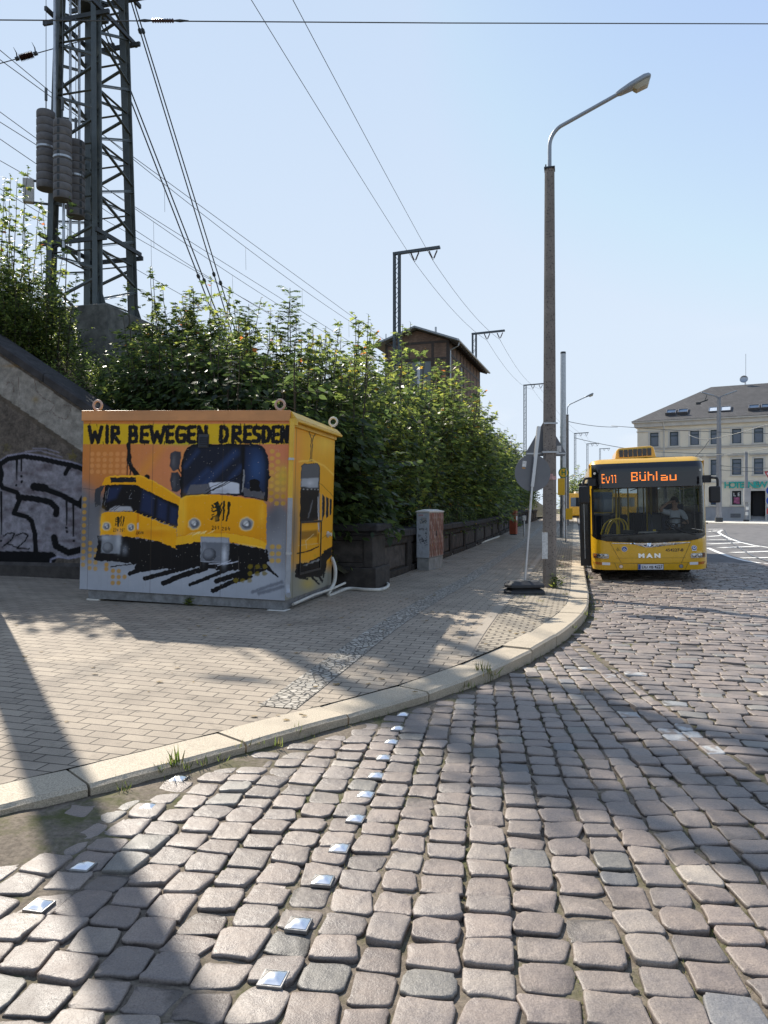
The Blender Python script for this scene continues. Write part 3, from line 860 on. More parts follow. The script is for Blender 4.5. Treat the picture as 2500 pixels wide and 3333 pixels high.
mb = MB().b2((-.5, -.5, zb_ + .92), (.5, .43, zb_ + 1.0)).b2((-.58, -.58, zb_ + 1.0), (.58, .5, zb_ + 1.14))
mb.build('cap', M_COPE, t, .035)
# ================================================================== lattice tower, weights, cables, wires, masts
M_STEEL = mat('green_grey_painted_steel', (.085, .10, .10), .55, .3, var=.2, vs=3, dirt=.4)
M_STEELD = mat('dark_steel', (.045, .05, .052), .6, .4, var=.2)
M_GALV = mat('galvanised_steel', (.42, .43, .44), .42, .85, var=.18, vs=8)
M_WIRE = mat('wire_copper_green', (.10, .105, .105), .5, .6)
M_CAST = mat('cast_concrete_weights', (.135, .128, .126), .85, var=.25, vs=5, bmp=.5, bs=30, dirt=.3)
M_INS = mat('brown_ceramic', (.05, .022, .016), .25, var=.2)

TC = np.array([-7.9, 20.0]); TZ0 = 6.8; TH = 12.6
t = thing('lattice_tower', 'tall green grey steel lattice tower on the embankment at the upper left', 'lattice tower', (TC[0], TC[1], 5.4), (0, 0, -A_ST))
def hw(z): return .8 * (1 - .23 * (z - TZ0) / 8.6)
def tp(sx_, sy_, z): return Vector((sx_ * hw(z), sy_ * hw(z), z - 5.4))
mb = MB(); mb.b2((-1.35, -1.35, -.4), (1.35, 1.35, 1.30)); mb.build('foundation', M_CONC, t, .03)
for sx_, sy_ in ((-1, -1), (1, -1), (1, 1), (-1, 1)):
    mb = MB()
    a, b = tp(sx_, sy_, TZ0 - .1), tp(sx_, sy_, TZ0 + TH)
    mb.bar(a + Vector((-sx_ * .0, 0, 0)), b, .03, .15, (sx_, 0, 0)); mb.bar(a + Vector((-sx_ * .085, sy_ * .085, 0)), b + Vector((-sx_ * .085, sy_ * .085, 0)), .15, .025, (0, sy_, 0)); mb.bar(a + Vector((-sx_ * .085, -sy_ * .085, 0)), b + Vector((-sx_ * .085, -sy_ * .085, 0)), .19, .03, (0, sy_, 0))
    for g_ in range(4):
        an = g_ * PI / 2; e = Vector((math.cos(an), math.sin(an), 0)) * .2
        mb.add([a + e * 1.15 + Vector((0, 0, .0)), a, a + Vector((0, 0, .55)), a + e * .25 + Vector((0, 0, .5))], [(0, 1, 2, 3), (3, 2, 1, 0)][:1])
    mb.b2(a + Vector((-.26, -.26, -.06)), a + Vector((.26, .26, -.02)))
    mb.build('leg', M_STEEL, t)
PH = 1.4
for fi, (A_, B_) in enumerate((((-1, -1), (1, -1)), ((1, -1), (1, 1)), ((1, 1), (-1, 1)), ((-1, 1), (-1, -1)))):
    mb = MB(); z = TZ0 + .15; k = 0
    nx, ny = (A_[0] + B_[0]) / 2, (A_[1] + B_[1]) / 2
    while z + PH < TZ0 + TH:
        zm = z + PH / 2; up = (nx, ny, 0); off = Vector((nx, ny, 0)) * .02
        p0, p1 = tp(*A_, z) + off, tp(*B_, zm - .08) + off; mb.bar(p0, p1, .012, .078, up); mb.bar(p0 + Vector((0, 0, .045)), p1 + Vector((0, 0, .045)), .045, .012, up)
        p0, p1 = tp(*B_, zm + .08) + off, tp(*A_, z + PH - .1) + off; mb.bar(p0, p1, .012, .078, up); mb.bar(p0 + Vector((0, 0, .045)), p1 + Vector((0, 0, .045)), .045, .012, up)
        p0, p1 = tp(*A_, z + PH * .98) - off * 2, tp(*B_, z + PH * .98) - off * 2; mb.bar(p0, p1, .014, .075, up)
        z += PH; k += 1
    mb.build('bracing', M_STEEL, t)
for z, ext in ((8.55, .18), (14.45, .3), (15.7, .55)):
    for s_ in (-1, 1):
        h = hw(z) + .06
        MB().bar((-h - ext, s_ * h, z - 5.4), (h + ext, s_ * h, z - 5.4), .07, .11).build('cross_beam', M_STEELD, t); MB().bar((s_ * h, -h - ext, z - 5.4 + .17), (s_ * h, h + ext, z - 5.4 + .17), .07, .11).build('cross_beam', M_STEELD, t)
MB().b2((-.6, -1.0, 10.0), (-.2, 1.0, 10.1)).build('platform', M_STEELD, t)

for i, (px, y0, y1, dep, lab) in enumerate(((150, 365, 618, 19.0, 'leftmost of the three grey concrete tensioning weights hanging beside the steel tower'),
                                            (204, 397, 652, 18.6, 'middle grey concrete tensioning weight, hanging in front of its two neighbours'),
                                            (247, 462, 708, 19.2, 'rightmost and lowest grey concrete tensioning weight partly behind its neighbour'))):
    b = P(px, y1, dep); H = (y1 - y0) / F * dep; r = 28.5 / F * dep
    t = thing('tension_weight', lab, 'weight', b, (0, 0, .5 + i), 'tensioning weights on the tower')
    mb = MB(); nd_ = 10; dh = H / nd_
    for k in range(nd_):
        prof = [(.03, k * dh + .004), (r - .008, k * dh + .004), (r, k * dh + .014), (r, (k + 1) * dh - .014), (r - .008, (k + 1) * dh - .004), (.03, (k + 1) * dh - .004)]
        mb.lathe(prof, n=28)
    mb.build('weight_discs', M_CAST, t, smooth=40)
    mb = MB()
    for k in range(nd_): mb.b2((-r - .004, -.03, k * dh + .03), (-r + .06, .03, (k + 1) * dh - .03))
    mb.build('slot', M_STEELD, t)
    MB().lathe([(r + .006, H * .52), (r + .006, H * .545)], n=28).build('band', M_GALV, t)
    MB().cyl((0, 0, H), (0, 0, H + .45), .014).cyl((0, 0, H + .3), (0, 0, H + .62), .035).cyl((0, 0, H + .6), (0, 0, 9.5), .009, n=6).build('hanger_cable', M_WIRE, t)
for i, (px, ya, yb, dep) in enumerate(((178, -120, 640, 19.3), (207, 655, 840, 18.9), (229, -120, 800, 19.5), (258, -120, 850, 19.7))):
    a, b = P(px, yb, dep), P(px, ya, dep)
    o = MB().cyl((0, 0, 0), (0, 0, b.z - a.z), .035, n=10).build('guide_rod', M_GALV, origin=None); o.location = a
    tag(o, ['pale steel guide rod between the left and middle weights', 'short pale steel guide rod hanging below the middle weight', 'pale steel guide rod right of the middle weight', 'pale steel guide rod beside the right weight and tower leg'][i], 'rod', 'guide rods of the weights')
# small white cabinet hanging left of the weights
b = P(93, 660, 19.6)
t = thing('relay_box', 'small pale equipment box behind maple shoots left of the weights', 'box', b, (0, 0, .3))
mb = MB().b2((-.13, -.1, 0), (.13, .1, .62)); mb.build('box', mat('pale_grey_paint', (.5, .5, .48), .5, var=.08, dirt=.3), t, .01)
MB().bar((.1, 0, .6), (1.2, .1, .66), .05, .05).build('bracket', M_STEEL, t); MB().bar((.1, 0, .02), (1.2, .1, .06), .05, .05).build('bracket', M_STEEL, t)

def wire(name, pts, r, label, cat='wire', group='overhead wires', sag=0.0, m=None, n=20):
    p = [Vector(q) for q in pts]
    if len(p) == 2 and sag:
        p = [p[0].lerp(p[1], k / n) - Vector((0, 0, sag * 4 * (k / n) * (1 - k / n))) for k in range(n + 1)]
    o = MB().tube(p, r, 5).build(name, m or M_WIRE, smooth=True, origin=p[0])
    return tag(o, label, cat, group)
for i, (a, b, f) in enumerate((((334, -300, 20.0), (817, 1290, 27), .69), ((342, -300, 20.3), (832, 1290, 27.4), .71), ((215, -220, 20.2), (796, 1290, 26), .69), ((226, -220, 20.5), (811, 1290, 26.4), .70))):
    a, b = P(*a), P(*b)
    t = thing('guy_cable', ['outermost of the four steel guy cables slanting right from the tower', 'second outermost steel guy cable slanting down from the tower', 'innermost steel guy cable closest to the tower leg', 'second innermost steel guy cable slanting down from the tower'][i] , 'cable', a, group='guy cables of the tower')
    dv = b - a
    MB().tube([(0, 0, 0), dv], .021, 6).build('strand', M_STEELD, t)
    for ff in (f, .2):
        MB().tube([dv * (ff - .006), dv * (ff - .003), dv * (ff + .003), dv * (ff + .006)], [.02, .055, .055, .02], 8).build('turnbuckle', M_STEELD, t)
# the span wire right across the top, with insulator
a, b = P(-150, 64, 10.5), P(2700, 78, 13.5)
t = thing('span_wire', 'long level span wire crossing the whole picture near its top edge', 'wire', a, group=None)
dv = b - a
MB().tube([(0, 0, 0), dv * .5 - Vector((0, 0, .015)), dv], .0085, 6).build('strand', M_WIRE, t)
mb = MB(); p0, p1 = dv * .185, dv * .207; ns = 9
prof = []
for k in range(ns * 2 + 1): prof.append((p0.lerp(p1, k / (ns * 2)), .035 if k % 2 else .018))
mb.tube([q[0] for q in prof], [q[1] for q in prof], 10); mb.build('insulator', M_INS, t)
MB().tube([dv * .172, dv * .178, dv * .185], [.01, .022, .012], 8).build('clamp', M_STEELD, t); MB().tube([dv * .207, dv * .213, dv * .222], [.012, .022, .008], 8).build('clamp', M_STEELD, t)
# brown insulator on the wire at the upper left
a, b = P(-200, 262, 19), P(320, 118, 19.6); dv = b - a; a0_ = dv * -1.6
t = thing('strain_insulator', 'wire with a dark ribbed insulator left of the tower top', 'insulator', a)
MB().tube([a0_, dv], .012, 6).build('strand', M_WIRE, t)
pr = [(dv * (.50 + .085 * k / 20), .10 if k % 2 else .06) for k in range(21)]
MB().tube([q[0] for q in pr], [q[1] for q in pr], 12).build('ribs', M_INS, t)
for f, s_ in ((.485, -1), (.60, 1)):
    mb = MB(); mb.tube([dv * f, dv * f + Vector((-.02, 0, .15)), dv * f + Vector((-.1 * 1, 0, .3))], [.02, .014, .004], 6); mb.tube([dv * (f - .012), dv * (f + .012)], [.05, .05], 8)
    mb.build('horn', M_STEELD, t)

# line of steel masts along the railway
DT = np.array([.302, .953]); RT = np.array([.953, -.302])
M_MAST = mat('mast_steel', (.085, .10, .11), .6, .3, var=.2)
def mast(px, ytop, D, name_label, base_z, detail=True, arm=3.3):
    x = (px - CX) / F * D; z = CAMZ + (HZ - ytop) / F * D
    t = thing('railway_mast', name_label, 'mast', (x, D, base_z), (0, 0, -math.atan2(.302, .953)), 'railway line masts')
    H = z - base_z
    mb = MB(); s_ = .19
    for a in (-s_, s_):
        mb.bar((a, -s_, 0), (a, -s_, H), .13, .05, (0, 1, 0)); mb.bar((a, s_, 0), (a, s_, H), .13, .05, (0, 1, 0))
    zz = 0.3; k = 0
    while zz + .55 < H:
        for yy in (-s_, s_):
            mb.bar(((-1) ** k * -s_, yy, zz), ((-1) ** k * s_, yy, zz + .55), .015, .07, (0, 1, 0))
        if detail:
            for xx in (-s_, s_): mb.bar((xx, (-1) ** k * -s_, zz), (xx, (-1) ** k * s_, zz + .55), .07, .015, (1, 0, 0))
        zz += .55; k += 1
    mb.build('mast_lattice', M_MAST, t)
    mb = MB(); mb.bar((-.28, -.1, H + .0), (arm, -.1, H + .12), .12, .2); mb.bar((-.28, .1, H), (arm, .1, H + .12), .05, .16); mb.build('cross_arm', M_MAST, t)
    ends = []
    for cx_ in (arm * .42, arm * .84):
        mb = MB()
        for s2 in (-1, 1):
            p0 = Vector((cx_ + s2 * .33, 0, H)); p1 = Vector((cx_, 0, H - .75)); q = []
            for j in range(13):
                f = .1 + .72 * j / 12; q.append((p0.lerp(p1, f), .07 if j % 2 else .04))
            mb.tube([p0, p1], .014, 5); mb.tube([a[0] for a in q], [a[1] for a in q], 7)
        mb.build('insulator', M_INS, t)
        c, s3 = DT[1], DT[0]
        ends.append(Vector((x + RT[0] * cx_, D + RT[1] * cx_, z - .8)))
    return ends
E1 = mast(1292, 826, 55, 'nearest and tallest railway mast in front of the brick signal box', 5.9)
E2 = mast(1544, 1087, 80, 'railway mast just right of the brick signal box', 6.0)
E3 = mast(1709, 1254, 132, 'railway mast left of the concrete lamp pole above the bushes', 6.0)
E4 = mast(1872, 1411, 186, 'railway mast between the grey pole and the bus, first of the small far ones', 5, False)
E5 = mast(1912, 1445, 215, 'second of the small far railway masts, seen over the bus roof corner', 5, False)
E6 = mast(1953, 1461, 250, 'third of the small far railway masts, over the bus roof', 5, False)
E7 = mast(2012, 1482, 300, 'farthest railway mast, beside the air conditioning hood of the bus', 5, False)
for k in range(2):
    a = E1[k]; b0 = P((835, 968)[k], 0, 26.5); far = a + (b0 - a) * 1.9
    wire('feeder_wire', [far, a], .014, ['left feeder wire climbing from the nearest mast out of the picture top', 'right feeder wire climbing from the nearest mast out of the picture top'][k], group='feeder wires on the masts', sag=.3)
    for A_, B_, nm in ((E1, E2, 'from the signal box mast to the next one'), (E2, E3, 'from the second to the third mast'), (E3, E4, 'beyond the third mast passing the lamp pole'), (E4, E5, 'between the small far masts')):
        wire('feeder_wire', [A_[k], B_[k]], .016, ('left' if k == 0 else 'right') + ' feeder wire sagging ' + nm, group='feeder wires on the masts', sag=.011 * (B_[k] - A_[k]).length * 2)
# contact and messenger wires over the tracks, parallel to the railway
WR = [(-40, 130, 22), (-40, 165, 21), (-40, 335, 24), (-40, 372, 23), (-40, 425, 24.5), (-40, 500, 26), (-40, 590, 27)]
for i, (px, py, D0) in enumerate(WR):
    a = P(px, py, D0); L = 100
    p = []
    for k in range(-24, 61):
        s_ = L * k / 60; ph = (s_ % 50) / 50
        p.append(a + Vector((DT[0] * s_, DT[1] * s_, (-.9 * 4 * ph * (1 - ph) if i % 2 == 0 else -.1 * ph) )))
    wire('catenary_wire', p, .013, 'thin railway catenary wire running from the left edge behind the tower towards the signal box', group='catenary wires over the tracks')
    if i in (0, 2, 4):
        for s_ in (9, 16, 23, 31):
            q = a + Vector((DT[0] * s_, DT[1] * s_, -.9 * 4 * (s_ / 50) * (1 - s_ / 50)))
            wire('dropper_wire', [q, q + Vector((.02, 0, -1.15))], .007, 'short vertical dropper hanging from a catenary wire', group='dropper wires')

# off-frame steel pole at the left that carries the span wire and throws the long shadow
pz = zg1(-5.50, 10.0)
t = thing('steel_pole', 'stout grey steel pole left of the container, just outside the picture', 'pole', (-5.50, 10.0, pz))
MB().tube([(0, 0, -.1), (0, 0, 10.2)], [.19, .155], 20).build("shaft", M_GALV, t, smooth=60)
MB().tube([(0, 0, 10.2), (0, 0, 10.26)], [.165, .07], 20).build('cap', M_STEELD, t)
MB().lathe([(.185, 8.0), (.185, 8.12)], n=20).build('collar', M_STEELD, t)
# ================================================================== buildings
def holed_wall(mb, x0, x1, z0, z1, holes, fn, th=.3):
    """wall slab with real openings; fn(x, depth, z) -> 3D, depth 0 = outside face"""
    xs = sorted({x0, x1, *[h[0] for h in holes], *[h[1] for h in holes]}); zs = sorted({z0, z1, *[h[2] for h in holes], *[h[3] for h in holes]})
    def hole(x, z): return any(h[0] < x < h[1] and h[2] < z < h[3] for h in holes)
    for i in range(len(xs) - 1):
        for j in range(len(zs) - 1):
            if hole((xs[i] + xs[i + 1]) / 2, (zs[j] + zs[j + 1]) / 2): continue
            mb.add([fn(xs[i], 0, zs[j]), fn(xs[i + 1], 0, zs[j]), fn(xs[i + 1], 0, zs[j + 1]), fn(xs[i], 0, zs[j + 1])], [(0, 1, 2, 3)])
    for a, b, c, d in holes:
        mb.add([fn(a, 0, c), fn(b, 0, c), fn(b, 0, d), fn(a, 0, d), fn(a, th, c), fn(b, th, c), fn(b, th, d), fn(a, th, d)],
               [(0, 4, 5, 1), (1, 5, 6, 2), (2, 6, 7, 3), (3, 7, 4, 0)])
def brick_mat(name, c0, c1, mort, uvk='Object', sc=1.0):
    m, nt, b = new_mat(name)
    tcn = nd(nt, 'ShaderNodeTexCoord'); sp = nd(nt, 'ShaderNodeSeparateXYZ'); cb = nd(nt, 'ShaderNodeCombineXYZ'); ad = nd(nt, 'ShaderNodeMath', operation='ADD')
    nt.links.new(tcn.outputs['Object'], sp.inputs[0]); nt.links.new(sp.outputs[0], ad.inputs[0]); nt.links.new(sp.outputs[1], ad.inputs[1])
    nt.links.new(ad.outputs[0], cb.inputs[0]); nt.links.new(sp.outputs[2], cb.inputs[1])
    br = nd(nt, 'ShaderNodeTexBrick'); br.inputs['Scale'].default_value = 1; br.inputs['Brick Width'].default_value = .25; br.inputs['Row Height'].default_value = .085
    br.inputs['Mortar Size'].default_value = .012
    br.inputs['Color1'].default_value = c0 + (1,); br.inputs['Color2'].default_value = c1 + (1,); br.inputs['Mortar'].default_value = mort + (1,)
    nt.links.new(cb.outputs[0], br.inputs['Vector'])
    n = noise(nt, tcn.outputs['Object'], 1.5, 8, .7)
    nt.links.new(mixc(nt, br.outputs[0], ramp(nt, n, [(.3, (.55,) * 3), (.7, (1.2,) * 3)]), 1, 'MULTIPLY'), b.inputs['Base Color']); b.inputs['Roughness'].default_value = .85
    return m
M_BRICK = brick_mat('signal_box_brick', (.16, .085, .052), (.24, .14, .085), (.16, .13, .11))
M_TIMB = mat('dark_oiled_timber', (.05, .036, .028), .7, var=.3, vs=9)
M_ROOFM = mat('weathered_roof_sheet', (.30, .32, .33), .55, .2, var=.15, vs=2)
M_BOARD = mat('grey_boarding', (.16, .175, .18), .6, var=.15, vs=3)
ang = -math.atan2(.302, .953)
cnr = P(1461, 1655, 62)
t = thing('signal_box', 'old brick and timber railway signal box rising above the bushes', 'building', (cnr.x, 62, 0), (0, 0, ang))
Wd, Ln, Ev, Rd = 5.6, 14.6, 15.75, 16.75      # local: front at y=0, right wall at x=0
mb = MB()
holed_wall(mb, -Wd, 0, 5, Ev, [(-3.75, -1.55, 10.9, 14.1)], lambda x, d, z: (x, d, z), .15)
mb.add([(-Wd, 0, Ev), (0, 0, Ev), (-Wd / 2, 0, Rd)], [(0, 1, 2)])
holed_wall(mb, 0, Ln, 5, Ev, [(4.9, 6.1, 11.3, 14.5)], lambda y, d, z: (-d, y, z), .15)
mb.add([(-Wd, 0, 5), (-Wd, Ln, 5), (-Wd, Ln, Ev), (-Wd, 0, Ev)], [(0, 1, 2, 3)]); mb.add([(0, Ln, 5), (-Wd, Ln, 5), (-Wd, Ln, Ev), (-Wd / 2, Ln, Rd), (0, Ln, Ev)], [(0, 1, 2, 3, 4)])
mesh_obj('wall', mb.v, mb.f, M_BRICK, t)
mb = MB()
for x in (-Wd + .1, -3.9, -1.4, -.1): mb.b2((x - .11, -.03, 5), (x + .11, .03, Ev))
for z in (10.75, 14.25, Ev - .1): mb.b2((-Wd, -.035, z - .1), (0, .03, z + .1))
for y in (.1, 1.6, 3.2, 4.8, 6.2, 7.8, 9.4, 11.0, 12.8, Ln - .1): mb.b2((-.03, y - .1, 5), (.03, y + .1, Ev))
for z in (10.75, 14.65, Ev - .1): mb.b2((-.03, 0, z - .1), (.035, Ln, z + .1))
for y in range(0, 15, 1): mb.bar((.0, y + .3, Ev - .1), (.8, y + .3, Ev - .38), .1, .14)
mb.build('timber_frame', M_TIMB, t)
MB().b2((-3.75, .06, 10.9), (-1.55, .1, 14.1)).build('boarded_window', M_BOARD, t); MB().b2((-.1, 4.9, 11.3), (-.06, 6.1, 14.5)).build('boarded_window', M_BOARD, t)
MB().b2((-2.75, .03, 10.9), (-2.5, .06, 14.1)).build('window_strip', M_GALV, t)
mb = MB()
for s_ in (-1, 1):
    e = Wd / 2 + .85; drop = .36 * e
    a = [(-Wd / 2, -.75, Rd + .25), (-Wd / 2 + s_ * e, -.75, Rd + .25 - drop), (-Wd / 2 + s_ * e, Ln + .6, Rd + .25 - drop), (-Wd / 2, Ln + .6, Rd + .25)]
    q = [Vector(p) for p in a] + [Vector(p) - Vector((0, 0, .16)) for p in a]
    mb.add(q, [(0, 1, 2, 3), (7, 6, 5, 4), (0, 4, 5, 1), (1, 5, 6, 2), (2, 6, 7, 3), (3, 7, 4, 0)])
mb.build('roof', M_ROOFM, t)
zz = Rd + .25 - .36 * (Wd / 2 + .85) - .1
mb = MB().tube([(.92, -.75, zz), (.92, Ln + .6, zz)], .09, 8).tube([(.9, .1, zz), (.8, .1, zz - .35), (.12, .1, zz - .7), (.12, .1, 5)], .06, 8); mb.build('gutter', M_GALV, t)
MB().cyl((-1.2, .3, 16.4), (-1.2, .3, 17.0), .09).cyl((-Wd, .2, 16), (-Wd, .2, 16.7), .05).build('vent_pipe', M_GALV, t)

# ---- hotel across the square
def roof_mat():
    m, nt, b = new_mat('slate_roof_tiles')
    vec = coords(nt, (1, 1, 1))
    w_ = nd(nt, 'ShaderNodeTexBrick'); w_.inputs['Scale'].default_value = 1; w_.inputs['Brick Width'].default_value = .3; w_.inputs['Row Height'].default_value = .28; w_.inputs['Mortar Size'].default_value = .02
    w_.inputs['Color1'].default_value = (.05, .047, .047, 1); w_.inputs['Color2'].default_value = (.075, .071, .07, 1); w_.inputs['Mortar'].default_value = (.03, .03, .03, 1)
    nt.links.new(vec, w_.inputs['Vector'])
    n = noise(nt, vec, .5, 7, .7)
    nt.links.new(mixc(nt, w_.outputs[0], ramp(nt, n, [(.3, (.8,) * 3), (.7, (1.25,) * 3)]), 1, 'MULTIPLY'), b.inputs['Base Color']); b.inputs['Roughness'].default_value = .7
    return m
M_STUC = mat('cream_stucco', (.80, .72, .57), .9, var=.07, vs=.9, bmp=.15, bs=30, dirt=.12)
M_TRIM = mat('pale_grey_trim', (.60, .565, .50), .85, var=.08, vs=1.5, dirt=.2)
M_PLIN = mat('grey_plinth_render', (.33, .33, .335), .85, var=.1, vs=1.5, dirt=.25)
M_PANE = mat('sky_tinted_window_glass', (.05, .085, .14), .06, var=.6, vs=.25, spec=.9)  # blue of the reflected sky is put into the pane colour
M_WFR = mat('dark_teal_window_frame', (.02, .05, .065), .45, var=.1)
M_DARKI = mat('dark_interior', (.02, .02, .022), .8)
HO = Vector((26.8, 78.0, .22)); EXH = Vector((.88, -.475, 0)).normalized()
t = thing('hotel', 'cream three storey corner hotel with a dark hipped roof behind the bus', 'building', HO, (0, 0, math.atan2(EXH.y, EXH.x)))
def hx(px):       # facade length seen at a picture column
    k = (px - CX) / F
    return (k * HO.y - HO.x) / (EXH.x - k * EXH.y)
HL, HE, HD = 34.0, 10.35, 14.0
cols = [(320, 397), (498, 576), (682, 762), (865, 945), (1058, 1142), (1255, 1340)]
cols = [(hx(2000 + a * .3617), hx(2000 + b * .3617)) for a, b in cols]
pitch = cols[-1][0] - cols[-2][0]
while cols[-1][1] + pitch < HL - 1: cols.append((cols[-1][0] + pitch, cols[-1][1] + pitch))
rows = [(7.85, 9.3), (4.72, 6.3), (1.72, 3.12)]
door = (hx(2000 + 1225 * .3617), hx(2000 + 1358 * .3617))
holes = []; wins = []
for i, (a, b) in enumerate(cols):
    for r, (z0, z1) in enumerate(rows):
        if r == 2 and (i == 5): continue
        holes.append((a, b, z0, z1)); wins.append((a, b, z0, z1, r))
holes.append((door[0], door[1], .0, 3.1))
mb = MB(); holed_wall(mb, 0, HL, 0, HE, holes, lambda x, d, z: (x, d, z), .3)
mb.add([(0, 0, 0), (0, HD, 0), (0, HD, HE), (0, 0, HE)], [(3, 2, 1, 0)]); mb.add([(HL, 0, 0), (HL, HD, 0), (HL, HD, HE), (HL, 0, HE)], [(0, 1, 2, 3)]); mb.add([(0, HD, 0), (HL, HD, 0), (HL, HD, HE), (0, HD, HE)], [(3, 2, 1, 0)])
mesh_obj('wall', mb.v, mb.f, M_STUC, t)
mb = MB(); zp = 1.45
segs = [(-.04, door[0] - .12), (door[1] + .12, HL + .04)]
for a, b in segs: mb.b2((a, -.07, 0), (b, -.003, zp)); mb.b2((a, -.1, zp), (b, -.003, zp + .07))
mb.b2((-.07, -.07, 0), (-.003, HD, zp)); mb.build('plinth', M_PLIN, t)
mb = MB()
for z, h, d in ((HE - .95, .1, .08), (HE - .45, .45, .28), (HE, .14, .5), (7.45, .12, .1), (7.62, .06, .14), (3.95, .18, .12)):
    if d < .15: mb.b2((-d, -d, z), (HL + d, -.003, z + h)); mb.b2((-d, 0, z), (-.003, HD, z + h))
    else: mb.b2((-d, -d, z), (HL + d, HD + d, z + h))
mb.build('cornice', M_TRIM, t)
wroot = None
for a, b, z0, z1, r in wins:
    w_, h = b - a, z1 - z0; cx_ = (a + b) / 2
    fr = MB(); e = .075
    for q in (((-w_ / 2, .12, 0), (-w_ / 2 + e, .22, h)), ((w_ / 2 - e, .12, 0), (w_ / 2, .22, h)), ((-w_ / 2 + e, .12, 0), (w_ / 2 - e, .22, e)), ((-w_ / 2 + e, .12, h - e), (w_ / 2 - e, .22, h)), ((-w_ / 2 + e, .11, h * .70), (w_ / 2 - e, .215, h * .70 + .08))): fr.b2(*q)
    f = fr.build('window', M_WFR, t); f.location = (cx_, 0, z0)
    pn = MB().add([(-w_ / 2 + e, .19, e), (w_ / 2 - e, .19, e), (w_ / 2 - e, .19, h - e), (-w_ / 2 + e, .19, h - e)], [(0, 1, 2, 3)])
    p_ = mesh_obj('pane', pn.v, pn.f, M_PANE, f)
    tr = MB(); s_ = .17
    for q in (((-w_ / 2 - s_, -.05, -.02), (-w_ / 2 - .003, -.003, h + s_)), ((w_ / 2 + .003, -.05, -.02), (w_ / 2 + s_, -.003, h + s_)), ((-w_ / 2 - .003, -.05, h + .003), (w_ / 2 + .003, -.003, h + s_)), ((-w_ / 2 - s_ - .05, -.12, -.14), (w_ / 2 + s_ + .05, -.003, -.025))): tr.b2(*q)
    if r == 1: tr.b2((-w_ / 2 - .42, -.24, h + .36), (w_ / 2 + .42, -.003, h + .47)); tr.b2((-w_ / 2 - .32, -.14, h + .26), (w_ / 2 + .32, -.003, h + .355))
    tr.build('trim', M_TRIM, f)
# roof
o_ = .55; rz = 14.7; ry = HD / 2; z0 = HE + .16
q = [(-o_, -o_, z0), (HL + o_, -o_, z0), (HL + o_, HD + o_, z0), (-o_, HD + o_, z0), (6.6, ry, rz), (HL - 6, ry, rz)]
rf = MB().add(q, [(0, 1, 5, 4), (1, 2, 5), (2, 3, 4, 5), (3, 0, 4)]).build('roof', roof_mat(), t)
M_FRM = mat('skylight_frame', (.12, .12, .125), .5); 
sl = (rz - z0) / (ry + o_)
for k, (px, py, open_) in enumerate(((2180, 1340, 1), (2219, 1338, 1), (2320, 1331, 0), (2360, 1329, 0), (2453, 1324, 1), (2495, 1322, 1))):
    x = hx(px); yy = 1.15; z = z0 + sl * (yy + o_)
    f = MB(); nrm = Vector((0, -sl, 1)).normalized(); up = Vector((0, 1, sl)).normalized()
    M_ = frame_M((x, yy, z), (1, 0, 0), up, nrm)
    for a, b in (((-.5, -.6, .02), (-.42, .6, .12)), ((.42, -.6, .02), (.5, .6, .12)), ((-.42, -.6, .02), (.42, -.52, .12)), ((-.42, .52, .02), (.42, .6, .12))): f.b2(a, b)
    f.v = [tuple(M_ @ Vector(v)) for v in f.v]; fo = f.build('skylight', M_FRM, t)
    g = MB().b2((-.42, -.52, .05), (.42, .52, .07)); g.v = [tuple(M_ @ Vector(v)) for v in g.v]
    g.build('pane', M_PANE if open_ else mat('bright_skylight_glass', (.5, .55, .6), .1, spec=.8), fo)
    if open_:
        g = MB().b2((-.5, -.05, -.55), (.5, .0, .02)); 
        for j in range(6): g.b2((-.5 + j * .19, -.08, -.5), (-.46 + j * .19, -.055, 0))
        M2 = frame_M((x, yy - .75, z - .1), (1, 0, 0), (0, .6, .3), (0, -.3, .6)); g.v = [tuple(M2 @ Vector(v) * 1.0) for v in g.v]; g.build('snow_guard', M_FRM, fo)
dx = hx(2411)
mb = MB().lathe([(.0, .0), (.3, .05), (.42, .14), (.40, .15), (.28, .07), (.0, .02)], n=18, M=Matrix.Rotation(math.radians(75), 3, 'X')); mb.v = [(v[0] + dx, v[1] + ry, v[2] + rz + .55) for v in mb.v]
mb.cyl((dx + .1, ry, rz - .1), (dx + .1, ry, rz + .6), .03).build('satellite_dish', M_GALV, t)
MB().cyl((dx + .18, ry, rz - .1), (dx + .18, ry, rz + 3.3), .025).build('antenna', M_GALV, t)
dpx = hx(2162)
MB().tube([(dpx, -.45, HE - .05), (dpx, -.13, HE - .9), (dpx, -.13, zp)], .07, 8).build('downpipe', M_TRIM, t)
# door
dm = (door[0] + door[1]) / 2; dw = (door[1] - door[0]) / 2
mb = MB()
for k in range(4): mb.b2((door[0], .05 + k * .3, -.05), (door[1], 1.6, .16 + k * .16))
mb.build('steps', M_PLIN, t)
d_ = MB().b2((door[0] + .15, .9, .6), (door[1] - .1, 1.0, 3.0)); d_.build('door', M_DARKI, t)
MB().b2((door[0] - .001, 1.3, 0), (door[1] + .001, 1.4, 3.15)).build('lobby', M_DARKI, t)
tr = MB().b2((door[0] - .2, -.06, 0), (door[0] - .003, -.003, 3.3)).b2((door[1] + .003, -.06, 0), (door[1] + .2, -.003, 3.3)).b2((door[0], -.06, 3.1), (door[1], -.003, 3.3)); tr.build('door_surround', M_TRIM, t)
MB().b2((hx(2378), -.09, .45), (hx(2411), -.075, .85)).build('cellar_grille', M_FRM, t)
M_TEAL = mat('teal_sign_letters', (.03, .40, .33), .4, var=.1)
ms = Matrix.Rotation(PI / 2, 4, 'X')
zt_ = 3.72
